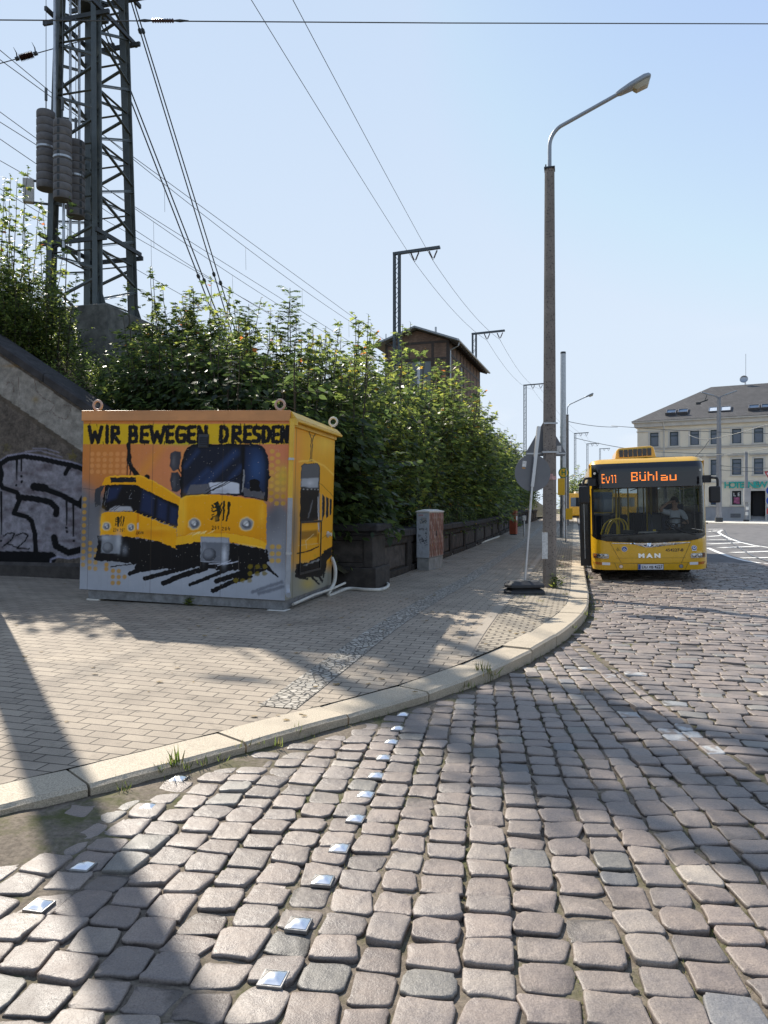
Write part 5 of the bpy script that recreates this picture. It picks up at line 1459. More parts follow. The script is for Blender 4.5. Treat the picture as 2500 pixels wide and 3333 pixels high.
st0 = empty('road_stud'); M_PLATE = mat('dull_stud_rim', (.26, .255, .25), .4, .8, var=.15, vs=40)
mesh_obj('dome', [(v[0] * .92, v[1] * .92, v[2] + .0015) for v in vs], fs, M_STUD, st0, smooth=50)
MB().b2((-hs * 1.08, -hs * 1.08, -.012), (hs * 1.08, hs * 1.08, .0035)).build('base_plate', M_PLATE, st0, .002)
LAB = {0: 'square steel road stud nearest the camera in the right hand row', 10: 'farthest steel road stud of the right hand row, closest to the kerb', 11: 'square steel road stud nearest the camera in the left hand row', 12: 'steel road stud beside the pole shadow in the left hand row', 13: 'steel road stud in the sandy gutter of the left row', 14: 'farthest steel road stud of the left row, against the kerb grass'}
for i, p in enumerate(STUDS):
    s_ = st0 if i == 0 else copy_tree(st0)
    s_.location = (p.x, p.y, p.z + .0035); s_.rotation_euler = (random.gauss(0, .012), random.gauss(0, .012), -.14 + random.gauss(0, .04))
    nth = ('second', 'third', 'fourth', 'fifth', 'sixth', 'seventh', 'eighth', 'ninth', 'tenth')
    tag(s_, LAB.get(i, 'square steel road stud, %s from the camera in the right hand row' % (nth[i - 1] if 0 < i < 10 else '')), 'road stud', 'steel studs marking the crossing')
# ================================================================== the painted container
CW, CDp, CZ0, CZ1 = 3.08, 2.18, .13, 2.665
co = thing('mural_container', 'yellow steel container spray painted with two trams and black lettering', 'container', (-1.325, 9.83, .222), (0, math.radians(1.55), math.radians(-12.3)))
GLY = {'W': [[(0, 0), (.24, 1), (.48, .35), (.76, 1), (1, 0)]], 'I': [[(.5, 0), (.5, 1)]], 'R': [[(.1, 1), (.1, 0), (.8, .05), (.85, .42), (.15, .5), (.95, 1)]],
       'B': [[(.1, 0), (.1, 1), (.85, .95), (.88, .58), (.2, .5), (.8, .42), (.8, .05), (.1, 0)]], 'E': [[(.95, 0), (.1, .03), (.1, .97), (.95, 1)], [(.1, .5), (.85, .5)]],
       'G': [[(.95, .1), (.3, .02), (.08, .3), (.08, .75), (.3, .98), (.9, .95), (.92, .55), (.5, .55)]], 'N': [[(.1, 1), (.1, 0), (.88, 1), (.88, 0)]],
       'D': [[(.1, 0), (.1, 1), (.7, .92), (.92, .6), (.88, .25), (.6, .04), (.1, 0)]], 'S': [[(.95, .08), (.3, .02), (.1, .25), (.3, .47), (.8, .53), (.92, .78), (.7, .97), (.05, .95)]],
       '2': [[(.1, .2), (.5, 0), (.85, .25), (.1, 1), (.95, .95)]], '0': [[(.5, 0), (.1, .5), (.5, 1), (.9, .5), (.5, 0)]], '1': [[(.2, .25), (.6, 0), (.55, 1)]], '4': [[(.3, 0), (.1, .6), (.9, .55)], [(.75, .2), (.7, 1)]],
       '6': [[(.8, 0), (.2, .5), (.3, .95), (.8, .9), (.75, .55), (.2, .6)]], '9': [[(.85, .45), (.3, .5), (.2, .1), (.8, .05), (.8, 1)]], 'A': [[(.05, 1), (.5, 0), (.95, 1)], [(.25, .6), (.8, .6)]], 'V': [[(0, 0), (.5, 1), (1, 0)]], ' ': []}
def lettering(B, s, spans, y0, y1, w, col):
    for ch, (a, b) in zip(s, spans):
        for q in GLY[ch]: B.stroke([(a + x * (b - a), y0 + y * (y1 - y0)) for x, y in q], w, col)
def words(B, s, x, y0, y1, cw, gap, w, col):
    for ch in s:
        for q in GLY[ch]: B.stroke([(x + a * cw, y0 + b * (y1 - y0)) for a, b in q], w, col)
        x += cw + gap
YE, YD, YL = (240, 168, 16), (214, 128, 8), (250, 196, 56)
BK, NV = (14, 13, 16), (20, 25, 40)
def lion(B, x, y, s, col=(30, 34, 14)):
    for q, w in (([(-30, -42), (-14, -52), (-8, -36), (-20, -26)], 12), ([(-16, -40), (-8, -14), (-6, 16), (-16, 44)], 22), ([(-8, -20), (-34, -22), (-44, -34)], 9), ([(-8, -6), (-36, 2), (-44, -6)], 9), ([(-12, 26), (-36, 30), (-44, 46)], 10), ([(-8, 30), (-4, 50), (-18, 56)], 11), ([(0, 20), (10, -4), (2, -30), (10, -48)], 8), ([(-38, -12), (-46, -18)], 6), ([(-34, 16), (-44, 22)], 6)):
        B.stroke([(x + a * s, y + b * s) for a, b in q], w * s, col)
    B.stroke([(x + 24 * s, y - 54 * s), (x + 21 * s, y + 50 * s)], [14 * s, 8 * s], col); B.stroke([(x + 52 * s, y - 50 * s), (x + 50 * s, y), (x + 38 * s, y + 54 * s)], [14 * s, 14 * s, 8 * s], col)
def lamp(B, x, y, r):
    B.dot(x, y, r + 5, (232, 214, 150), .8, 7); B.dot(x, y, r, (150, 150, 152), 1, 4); B.dot(x + 2, y + 2, r * .72, (96, 99, 104), 1, 6); B.dot(x - 3, y - 6, r * .42, (205, 205, 205), .9, 8); B.dot(x + 4, y + 6, r * .2, (230, 230, 230), .9, 5)
    B.stroke([(x - r * .6, y + r * .3), (x + r * .5, y - r * .5)], 3, (60, 62, 66), .6)
def mural(U, V):
    rs = random.Random(3); random.seed(5)
    bot = 1125 + 65 * U
    X = 122 + (1303 - 122) * U; Y = 97 + (1 - V) * (bot - 97)
    B = Brush(X, Y, (205, 128, 70))
    t = np.clip((X - 122) / 1180, 0, 1)
    n1 = vnoise(X / 150, Y / 150, 2)
    c0 = np.array(lin((206, 128, 62))); c1 = np.array(lin((214, 134, 86)))
    k = np.clip((X - 350 + 200 * (n1 - .5)) / 300, 0, 1)[:, None]; B.C = c0 * (1 - k) + c1 * k
    B.stroke([(610, 290), (540, 370), (470, 480)], [20, 46, 60], (226, 150, 48), .55, 50); B.stroke([(730, 300), (690, 420)], 60, (226, 160, 70), .3, 60)
    B.spray(1250, 380, 90, (214, 128, 96), .7, 120); B.spray(1250, 520, 80, (196, 170, 60), .55, 90); B.spray(1275, 470, 30, (210, 190, 60), .6, 60)
    # grey lower part
    g = np.clip((Y - (545 + 60 * (vnoise(X / 60, Y / 90, 4) - .5) + 60 * np.clip((X - 900) / 300, 0, 1) - 40 * np.clip((300 - X) / 180, 0, 1))) / 90, 0, 1)
    B.blend(g, (122, 123, 128)); B.blend(np.clip((Y - 900) / 130, 0, 1) * (.75 + .25 * n1), (172, 176, 184))
    B.spray(1260, 860, 90, (150, 152, 158), .8, 160); B.spray(1230, 700, 60, (92, 92, 98), .8, 120); B.spray(150, 700, 60, (96, 98, 104), .6, 200); B.spray(250, 640, 60, (70, 72, 78), .6, 100)
    # halftone dots
    for x in range(180, 375, 38):
        for y in range(345, 470, 34):
            if x + y * 1.2 > 560: B.dot(x, y, 13, (232, 164, 96), .55, 5)
    for x, ys in ((140, range(605, 1000, 38)), (180, range(860, 1020, 36)), (215, range(900, 1010, 36))):
        for y in ys: B.dot(x, y, 13, (196, 148, 34), .7, 6)
    for x, ys in ((282, (985, 1010)), (322, (1020, 1055, 1090)), (357, (1022, 1056, 1090)), (392, (1055,))):
        for y in ys: B.dot(x, y, 13, (190, 140, 44), .85, 6)
    for x, y0 in ((1214, 330), (1246, 350), (1280, 430)):
        for y in range(y0, 640, 40): B.dot(x, y, 13, (222, 176, 70) if y < 560 else (206, 160, 30), .7, 6)
    for x in (1228, 1262):
        for y in range(880, 1000, 40): B.dot(x, y, 14, (206, 160, 40), .75, 6)
    # lettering band
    B.jit(1.5, 12); B.poly([(100, 172), (1330, 172), (1330, 288), (100, 288)], (218, 182, 24), .93, 5); B.jit(0)
    B.spray(720, 284, 130, (168, 182, 30), .6, 14); B.spray(200, 230, 120, (206, 160, 20), .4, 60)
    B.jit(2.6, 6, 7)
    lettering(B, 'WIRBEWEGENDRESDEN', [(158, 232), (258, 276), (292, 342), (400, 448), (468, 512), (526, 604), (618, 658), (674, 728), (742, 782), (798, 850), (924, 968), (992, 1042), (1058, 1096), (1106, 1146), (1160, 1200), (1214, 1246), (1260, 1298)], 189, 276, 23, BK)
    for x in list(range(160, 345, 21)) + list(range(400, 850, 23)) + list(range(925, 1300, 22)):
        if rs.random() < .55: y = rs.choice((180, 282)); B.stroke([(x, y - 8), (x + rs.uniform(-5, 5), y + 8)], rs.uniform(3, 6), BK)
    # ---------- left tram
    B.jit(3, 14, 2)
    B.stroke([(396, 292), (400, 330), (404, 390), (418, 425), (440, 450), (458, 478)], [26, 22, 28, 24, 30, 30], BK); B.stroke([(391, 300), (393, 465)], 6, BK); B.stroke([(416, 420), (410, 470)], 6, BK)
    B.dot(512, 478, 16, BK); B.poly([(204, 548), (236, 530), (262, 528), (250, 548), (238, 560), (236, 640), (206, 650), (200, 600)], (58, 60, 66)); B.stroke([(130, 545), (200, 552)], 3, (60, 62, 70), .7)
    B.poly([(240, 520), (264, 480), (292, 470), (470, 468), (560, 505), (640, 552), (712, 598), (705, 650), (600, 600), (520, 560), (440, 530), (340, 526), (270, 530)], YE)
    B.stroke([(290, 474), (470, 472), (560, 508), (700, 596)], 6, YL, .8, 5)
    B.poly([(292, 482), (446, 479), (449, 508), (298, 511)], (26, 26, 30))
    B.poly([(262, 524), (440, 520), (475, 538), (600, 600), (702, 642), (694, 775), (600, 738), (480, 695), (440, 682), (280, 676), (246, 655)], BK)
    for q in ([(488, 556), (556, 590), (550, 702), (476, 674)], [(578, 604), (634, 632), (630, 735), (574, 712)], [(650, 645), (694, 662), (690, 760), (646, 744)], [(285, 540), (360, 534), (330, 600), (275, 620)]): B.jit(0).poly(q, (34, 48, 84), .8, 22)
    B.jit(3, 14, 2)
    B.poly([(300, 658), (330, 645), (420, 648), (434, 674), (290, 676)], (176, 178, 184), .9, 8)
    for q in ([(300, 670), (400, 610)], [(320, 668), (425, 606)], [(412, 580), (424, 640)]): B.stroke(q, 3.5, BK)
    for q in ([(270, 560), (262, 640)], [(420, 570), (405, 605), (425, 600)], [(285, 540), (275, 600)]): B.stroke(q, 2, (150, 154, 160), .7)
    B.poly([(242, 690), (262, 680), (440, 680), (468, 690), (690, 780), (698, 898), (600, 855), (466, 828), (240, 815)], YE)
    B.poly([(456, 690), (470, 690), (468, 826), (456, 824)], YD, .8, 8); B.spray(560, 800, 90, YD, .6, 30); B.spray(250, 745, 14, YL, .7, 60); B.spray(600, 775, 80, YL, .5, 14)
    for x in range(470, 690, 26): B.stroke([(x, 700 + (x - 470) * .38), (x + 20, 690 + (x - 470) * .38), (x + 8, 704 + (x - 470) * .38)], 2.2, YL, .9)
    for x in range(285, 440, 22): B.stroke([(x, 680), (x + 14, 672)], 2.5, YL, .8)
    for x in range(480, 690, 30): B.stroke([(x, 520 + (x - 480) * .45), (x + 26, 545 + (x - 480) * .45)], 5, YE)
    lion(B, 352, 734, .52); words(B, '224 269', 318, 777, 793, 7, 3, 2.6, (40, 34, 10)); words(B, 'NAVB', 456, 792, 808, 8, 3, 2.6, (30, 26, 10))
    lamp(B, 277, 762, 22); lamp(B, 423, 770, 20); B.poly([(458, 745), (468, 742), (468, 785), (460, 780)], (200, 200, 200), .9, 4)
    B.jit(8, 12, 8)
    B.poly([(228, 812), (300, 815), (462, 832), (610, 856), (700, 900), (700, 1010), (560, 1000), (400, 972), (300, 960), (205, 965), (225, 880)], BK)
    B.jit(2, 9); B.poly([(250, 812), (366, 814), (362, 922), (248, 916)], (128, 133, 140), 1, 8); B.spray(350, 850, 16, (190, 194, 200), .7, 50); B.spray(270, 830, 30, (172, 176, 184), .8, 14); B.dot(288, 885, 32, (84, 87, 92)); B.dot(282, 878, 22, (132, 136, 142), .9, 16); B.spray(390, 900, 16, (150, 155, 165), .5, 26)
    # ---------- right tram
    B.jit(3, 16, 5)
    B.poly([(645, 338), (670, 328), (702, 332), (706, 362), (694, 436), (660, 444), (642, 410)], (62, 62, 68), 1, 4); B.spray(665, 385, 12, (110, 110, 116), .6, 36)
    B.poly([(650, 452), (690, 448), (714, 490), (712, 545), (690, 566), (656, 558), (646, 500)], (54, 55, 62), 1, 4); B.spray(668, 510, 10, (96, 98, 106), .6, 40); B.stroke([(690, 430), (715, 470)], 6, BK); B.stroke([(700, 470), (712, 560)], 5, BK)
    B.poly([(708, 600), (708, 400), (720, 344), (744, 304), (785, 288), (1130, 288), (1168, 306), (1192, 356), (1200, 450), (1196, 620), (1150, 606), (1050, 588), (870, 575), (760, 585)], (13, 14, 20))
    B.jit(0)
    B.poly([(722, 585), (722, 400), (736, 345), (765, 308), (800, 302), (1040, 300), (1050, 576), (870, 566), (760, 574)], (26, 31, 46), .95, 14)
    for q, w in (([(740, 560), (860, 440)], 26), ([(820, 540), (1010, 340)], 40), ([(730, 420), (800, 330)], 14), ([(950, 540), (1045, 420)], 20)): B.stroke(q, w, (48, 72, 118), .55, 30)
    B.poly([(1066, 305), (1125, 306), (1160, 330), (1178, 400), (1180, 590), (1066, 575)], (30, 42, 70), .9, 16); B.spray(1130, 430, 40, (60, 96, 150), .55, 90); B.stroke([(1056, 302), (1056, 580)], 12, (12, 12, 16))
    B.jit(3, 16, 5)
    B.poly([(742, 580), (762, 525), (872, 516), (880, 570)], (98, 98, 104), .95, 6); B.poly([(868, 512), (975, 504), (1036, 516), (1038, 572), (884, 573)], (202, 206, 216), 1, 5); B.spray(940, 560, 50, (150, 154, 168), .6, 14)
    B.stroke([(1060, 440), (1064, 470), (1056, 560)], 8, (150, 150, 152), .8); B.stroke([(845, 578), (1058, 456)], 5.5, BK); B.stroke([(855, 572), (980, 512), (1060, 470)], 4, BK); B.stroke([(850, 556), (980, 488)], 3, BK)
    B.poly([(1060, 540), (1180, 566), (1176, 604), (1064, 586)], (88, 88, 94)); B.poly([(1092, 500), (1120, 488), (1150, 500), (1152, 560), (1098, 558)], BK); B.stroke([(1150, 545), (1172, 570)], 4, BK)
    B.poly([(1196, 470), (1212, 476), (1196, 500)], BK)
    def tram_front(x, y):
        a = np.clip((x - 690) / 60, 0, 1)[:, None]; b = np.clip((y - 640) / 200, 0, 1)[:, None]; e = np.clip((x - 1120) / 75, 0, 1)[:, None]
        c = np.array(lin(YL)) * (1 - a) + np.array(lin(YE)) * a
        c = c * (1 - .45 * b) + np.array(lin(YD)) * .45 * b
        return c * (1 - .4 * e) + np.array(lin((216, 146, 30))) * .4 * e
    B.poly([(704, 612), (740, 588), (870, 577), (1000, 588), (1168, 612), (1192, 640), (1196, 860), (1186, 892), (1000, 858), (840, 850), (720, 868), (690, 856), (698, 700)], tram_front)
    B.stroke([(706, 608), (745, 588), (860, 580)], 7, YL, .9, 6); B.spray(1165, 690, 16, YL, .5, 60); B.spray(730, 700, 16, YL, .6, 80)
    B.poly([(690, 826), (830, 802), (1000, 804), (1150, 832), (1194, 862), (1192, 892), (1000, 850), (830, 850), (690, 884)], (244, 182, 36), 1, 6); B.stroke([(692, 822), (830, 800), (1000, 802), (1150, 830)], 3, YD, .7)
    for k_ in range(16):
        x = rs.uniform(745, 880); y = 818 - (x - 690) * .12; B.stroke([(x, y + 6), (x + 34, y - 14), (x + 20, y + 2)], 2, (252, 226, 140), .8)
    for k_ in range(14): x = 1040 + k_ * 10; B.stroke([(x, 858 + k_ * 1.8), (x + 12, 872 + k_ * 1.4)], 3, (252, 214, 110), .8)
    lion(B, 932, 676, 1.0); words(B, '201', 890, 762, 780, 11, 5, 3.4, (44, 34, 10)); words(B, '204', 948, 766, 784, 12, 5, 3.4, (44, 34, 10)); B.dot(908, 716, 16, (190, 140, 40), .5, 14)
    lamp(B, 790, 748, 31); lamp(B, 1083, 750, 36)
    B.jit(9, 13, 9)
    B.poly([(690, 878), (760, 860), (840, 854), (1000, 860), (1190, 892), (1204, 950), (1180, 1004), (1090, 1010), (1000, 1020), (840, 1000), (690, 1010)], BK)
    B.jit(3, 9, 3)
    for q, w in (([(425, 1036), (480, 1016), (700, 985)], 26), ([(515, 1064), (640, 1030), (760, 1000)], 26), ([(310, 996), (430, 982)], 6), ([(622, 1092), (720, 1050), (860, 1005)], 32), ([(775, 1100), (870, 1062), (990, 1010)], 22), ([(905, 1136), (1000, 1088), (1110, 1052)], 26), ([(925, 1078), (1040, 1040), (1180, 985)], 30), ([(1030, 1060), (1190, 1010)], 20), ([(1190, 985), (1225, 1020), (1262, 1052)], [30, 18, 8]), ([(470, 1000), (700, 960)], 40), ([(230, 940), (400, 958)], 30), ([(1196, 900), (1206, 960)], 12)):
        B.stroke(q, w, BK)
    for q in ([(1128, 1142), (1200, 1112), (1284, 1084)], [(1160, 1150), (1290, 1110)]): B.stroke(q, 20, (92, 96, 106), .7, 10)
    for x in (1110, 1150, 1190):
        for y in (995, 1035): B.dot(x, y, 14, (120, 104, 26), .8, 6)
    for x in (1032, 1070, 1108): B.dot(x, 1075, 14, (130, 112, 30), .7, 6)
    B.jit(2, 9); B.poly([(830, 822), (990, 828), (992, 905), (984, 972), (834, 966)], (110, 114, 122), 1, 6); B.poly([(834, 824), (986, 830), (986, 858), (834, 852)], (168, 172, 180), .8, 8); B.spray(965, 930, 14, (214, 218, 226), .8, 50); B.spray(850, 910, 10, (160, 164, 172), .6, 50)
    B.stroke([(832, 824), (832, 966), (984, 972)], 3, (190, 194, 204), .7); B.dot(880, 926, 39, (70, 72, 78)); B.dot(873, 918, 28, (124, 128, 136), .9, 20)
    for q in ([(960, 985), (1040, 966)], [(880, 980), (1010, 975)], [(930, 990), (1000, 960)]): B.stroke(q, 5, (206, 210, 222), .8, 4)
    B.jit(0)
    # overspray speckle, seams
    sp = vnoise(X / 2.2, Y / 2.2, 12); B.blend((sp > .965).astype(float) * .5, (214, 206, 190))
    for x in (166, 541, 943): B.stroke([(x, 90), (x + 3, 1200)], 2.2, (66, 56, 46), .7, 3)
    for x in range(230, 1300, 62): B.stroke([(x, 150), (x, 1190)], 2, (90, 80, 70), .10, 2)
    for _ in range(14): x = rs.uniform(140, 1290); y = rs.uniform(930, 1120); B.stroke([(x, y), (x + .5, y + rs.uniform(20, 70))], 2, (126, 118, 112), .35, 3)
    return B.C
M_MURAL = painted('spray_painted_panel', .5, .03, 30, .18, .06)
fm = grid_panel('front_mural', lambda U, V: np.stack([-CW + U * CW, U * 0, CZ0 + V * (CZ1 - .145 - CZ0)], 1), 430, 350, lambda U, V: mural(U, V * (1 - .055)), M_MURAL, co)
def side_mural(U, V):
    rs = random.Random(8)
    Up = U / (U + (1 - U) * 1.24)         # nearer half of the side shows larger in the photograph
    Up = U * 9.83 / (9.83 + (1 - U) * 2.4)
    top = 120 + 95 * Up; bot = 1190 - 95 * Up
    X = 1303 + 240 * Up; Y = top + (1 - V) * (bot - top)
    B = Brush(X, Y, (236, 172, 30))
    n = vnoise(X / 30, Y / 60, 2)
    B.blend(np.clip((Y - 250 + 120 * n) / 500, 0, 1) * .5, (226, 150, 18)); B.spray(1480, 280, 60, (250, 206, 70), .7, 60); B.spray(1330, 350, 30, (240, 150, 60), .6, 150)
    B.blend(np.clip((Y - 960) / 80, 0, 1), (142, 140, 128)); B.spray(1400, 1100, 40, (196, 168, 60), .6, 40)
    B.spray(1330, 780, 22, (120, 112, 100), .9, 220)
    B.jit(2, 12)
    for q, w in (([(1378, 178), (1384, 230), (1396, 262), (1392, 392)], 4), ([(1426, 186), (1412, 240), (1402, 262), (1400, 392)], 4), ([(1376, 180), (1428, 188)], 6), ([(1386, 240), (1412, 244)], 3), ([(1388, 392), (1410, 392)], 5)): B.stroke(q, w, (40, 34, 30))
    B.stroke([(1345, 398), (1400, 386), (1470, 420), (1545, 480)], 8, (252, 206, 90), .8, 6); B.stroke([(1448, 520), (1545, 600)], 3, (60, 50, 20), .8); B.stroke([(1450, 850), (1545, 790)], 3, (60, 50, 20), .7)
    B.poly([(1352, 425), (1365, 408), (1432, 404), (1446, 430), (1446, 700), (1440, 735), (1352, 745)], (30, 30, 34))
    B.poly([(1354, 430), (1366, 412), (1430, 408), (1442, 430), (1440, 486), (1354, 492)], (92, 94, 98), .9, 5); B.poly([(1354, 494), (1440, 488), (1438, 545), (1400, 548), (1354, 540)], (168, 172, 178), .9, 8); B.spray(1395, 520, 16, (210, 212, 216), .6, 14)
    for x in range(1366, 1440, 18): B.dot(x, 556, 4, (160, 160, 160))
    B.poly([(1352, 560), (1440, 560), (1438, 720), (1352, 735)], (14, 14, 17)); B.stroke([(1410, 620), (1390, 720)], 5, (150, 150, 155), .5, 5); B.stroke([(1446, 580), (1450, 800)], 7, (120, 122, 128), .9, 3); B.stroke([(1440, 600), (1446, 790)], 4, (210, 212, 216), .7)
    for q in ([(1464, 584), (1482, 600), (1482, 700), (1466, 744)], [(1490, 596), (1508, 608), (1508, 712), (1492, 722)], [(1515, 608), (1531, 616), (1530, 700), (1517, 706)]): B.poly(q, (26, 28, 34)); B.stroke([q[0], q[3]], 3, (150, 152, 156), .6)
    B.poly([(1356, 800), (1440, 790), (1440, 830), (1356, 850)], (30, 30, 32), .6, 12); B.stroke([(1385, 850), (1420, 815), (1395, 840)], 3, (240, 220, 160), .8)
    B.stroke([(1346, 926), (1400, 912), (1450, 886)], 7, BK); B.stroke([(1350, 880), (1450, 868)], 3, (220, 200, 140), .7); B.stroke([(1382, 850), (1384, 900)], 3, (220, 210, 170), .6)
    B.jit(5, 10, 4); B.poly([(1338, 985), (1400, 975), (1470, 935), (1490, 905), (1545, 875), (1545, 930), (1512, 960), (1490, 1020), (1470, 1060), (1360, 1068), (1338, 1060)], BK)
    for q in ([(1440, 1030), (1478, 1088)], [(1400, 1050), (1456, 1100)], [(1350, 1060), (1392, 1075)], [(1500, 980), (1482, 1060)]): B.stroke(q, 12, BK)
    B.stroke([(1375, 995), (1460, 960)], 5, (190, 190, 186), .6, 5); B.dot(1432, 940, 8, (214, 160, 30)); B.jit(0)
    for x in (1330, 1540): B.stroke([(x, 100), (x, 1190)], 2, (80, 66, 30), .6)
    return B.C
grid_panel('side_mural', lambda U, V: np.stack([U * 0, U * CDp, CZ0 + V * (CZ1 - .145 - CZ0)], 1), 190, 260, lambda U, V: side_mural(U, V * .95), M_MURAL, co)
M_CYEL = mat('container_yellow_paint', (.72, .42, .03), .4, var=.12, vs=2.5, dirt=.15); M_CORN = mat('container_orange_paint', (.55, .24, .08), .42, var=.25, vs=1.2, dirt=.2); M_CGRY = mat('container_grey_paint', (.33, .34, .36), .45, var=.15, dirt=.3)
mb = MB().b2((-CW + .003, CDp - .05, CZ0), (-.003, CDp, CZ1 - .1)).b2((-CW, .003, CZ0), (-CW + .05, CDp - .05, CZ1 - .1)); mb.build('rear_walls', M_CGRY, co)
MB().b2((-CW - .02, -.022, CZ1 - .145), (.012, .02, CZ1)).build('front_fascia', M_CORN, co, .006)
mb = MB().add([(-CW - .02, .02, CZ1 - .10), (.09, .02, CZ1 - .10), (.09, CDp + .08, CZ1 - .10), (-CW - .02, CDp + .08, CZ1 - .10), (-CW - .02, .02, CZ1 - .005), (.012, .02, CZ1 - .005), (.012, CDp + .05, CZ1 - .02), (-CW - .02, CDp + .05, CZ1 - .02)], [(3, 2, 1, 0), (4, 5, 6, 7), (0, 1, 5, 4), (1, 2, 6, 5), (2, 3, 7, 6), (3, 0, 4, 7)])
mb.build('roof', M_CYEL, co, .006)
MB().b2((.012, -.02, CZ1 - .145), (.10, CDp + .09, CZ1 - .105)).build('gutter', M_CYEL, co, .008)
MB().b2((.004, .02, CZ1 - .20), (.03, CDp, CZ1 - .147)).build('side_rail', M_CYEL, co, .004)
# downpipe with two colours
pz = [(.06, -.0, CZ1 - .15), (.055, -.045, CZ1 - .26), (.055, -.05, 1.5)]
MB().tube(smooth_pts(pz, 4), .034, 12).tube([(.06, 0, CZ1 - .12), (.06, 0, CZ1 - .2)], .06, 12).build('downpipe_upper', M_CYEL, co, smooth=60)
pz = [(.055, -.05, 1.5), (.055, -.05, .52), (.05, -.05, .34), (.07, -.09, .25), (.10, -.15, .225)]
MB().tube(smooth_pts(pz, 4), .034, 12).build('downpipe_lower', M_CGRY, co, smooth=60)
mb = MB()
for z in (2.0, .75): mb.lathe([(.04, z), (.04, z + .03)], (.055, -.05, 0), 12)
for m_, z in enumerate((2.0, .75)): MB().lathe([(.042, z), (.042, z + .03)], (.055, -.05, 0), 12).build('pipe_clip', M_GALV, co)
# lifting eyes
for x, y in ((-CW + .18, .06), (-.16, .06), (.0, CDp - .12)):
    ring = [(.065 * math.cos(a), 0, .065 * math.sin(a) + .085) for a in np.linspace(0, 2 * PI, 21)]
    mb = MB(); mb.tube(ring, .018, 8, False); mb.cyl((0, 0, 0), (0, 0, .03), .035)
    e = mb.build('lifting_eye', M_TRIM if y > 1 else mat('pinkish_painted_steel', (.5, .33, .25), .5, var=.15), co, smooth=50); e.location = (x, y, CZ1 - .002)
# skid frame and feet
M_SKID = mat('dirty_skid_steel', (.20, .20, .20), .6, .3, var=.35, vs=12, dirt=.6)
mb = MB().b2((-CW + .12, .03, .0), (-.02, .12, CZ0 - .012)).b2((-CW + .12, .02, .09), (-.02, .14, CZ0 - .012)); MB().b2((-CW + .12, .03, .0), (-.02, .13, CZ0 - .012)).build('skid_beam', M_SKID, co, .005)
MB().b2((-.13, .131, .0), (-.02, CDp, CZ0 - .012)).build('skid_beam', M_SKID, co, .005); MB().b2((-CW + .12, .131, .0), (-CW + .22, CDp, CZ0 - .012)).build('skid_beam', M_SKID, co, .005)
MB().b2((-CW + .005, .02, CZ0 - .011), (-.005, CDp - .01, CZ0 - .001)).build('floor', M_SKID, co)
MB().b2((-.24, -.04, -.05), (.02, .18, -.002)).build('footing_block', M_TRIM, co, .006)
MB().b2((-CW + .1, .02, -.12), (-CW + .3, .2, -.002)).build('footing_block', M_TRIM, co, .006)
# louvre on the front, hatch on the side
mb = MB().b2((-CW + 1.78, -.012, 2.16), (-CW + 1.93, -.001, 2.34))
for k in range(5): mb.add([(-CW + 1.79, -.012, 2.18 + k * .03), (-CW + 1.92, -.012, 2.18 + k * .03), (-CW + 1.92, -.026, 2.175 + k * .03), (-CW + 1.79, -.026, 2.175 + k * .03), (-CW + 1.79, -.013, 2.2 + k * .03), (-CW + 1.92, -.013, 2.2 + k * .03)], [(0, 1, 2, 3), (3, 2, 5, 4)])
mb.build('louvre', mat('black_paint', (.02, .02, .022), .4, var=.3), co)
a, b, c, d = .55, 1.55, .42, 1.18
mb = MB()
for q in (((.002, a, c), (.012, a + .03, d)), ((.002, b - .03, c), (.012, b, d)), ((.002, a + .03, c), (.012, b - .03, c + .03)), ((.002, a + .03, d - .03), (.012, b - .03, d))): mb.b2(*q)
mb.build('hatch_frame', mat('black_paint', (.02, .02, .022), .4), co)
MB().b2((.013, b - .16, .82), (.03, b - .12, .98)).build('hatch_handle', M_CYEL, co, .004)
mb = MB(); a = .03
MB().tube([(.03, .25, .05), (.05, 1.1, .08), (.10, 1.9, .09), (.16, 2.45, .13)], .02, 8).build('ground_cable', M_HOSE, co)
MB().lathe([(.05, 0), (.05, .02), (.03, .025), (.03, .07)], (0, 0, 0), 14, Matrix.Rotation(PI / 2, 3, 'Y')).build('hose_coupling', M_HOSE, co).location = (.002, CDp - .3, .95)
# fallen leaves in front of the skid
M_LEAFD = mat('dry_leaf', (.22, .15, .06), .8, var=.5, vs=30)
mb = MB(); rs = random.Random(2)
def litter(mb, x, y, r):
    z = zg1(x, y) + .006; a = rs.uniform(0, 6.3); q = []
    for k in range(6): q.append((x + r * (1 + .35 * (k % 2)) * math.cos(a + k * PI / 3), y + r * .7 * math.sin(a + k * PI / 3), z + rs.uniform(0, .4 * r)))
    mb.add(q, [tuple(range(6))])
for _ in range(900):
    w_ = rs.random()
    if w_ < .4: u, v = rs.uniform(-1.2, 30), VW + abs(rs.gauss(0, .3)) + .05; x, y = uv2xy(u, v)
    elif w_ < .75: x, y = rs.uniform(-7, 4), rs.uniform(5, 13)
    else: x, y = uv2xy(rs.uniform(-1, 20), rs.uniform(-3.4, -.4))
    if sdist(x, y)[0] > -.05: continue
    litter(mb, x, y, rs.uniform(.008, .028))
o = mesh_obj('leaf_litter', mb.v, mb.f, M_LEAFD); tag(o, 'scattered dry leaf crumbs lying on the pavement', 'leaf litter', kind='stuff')
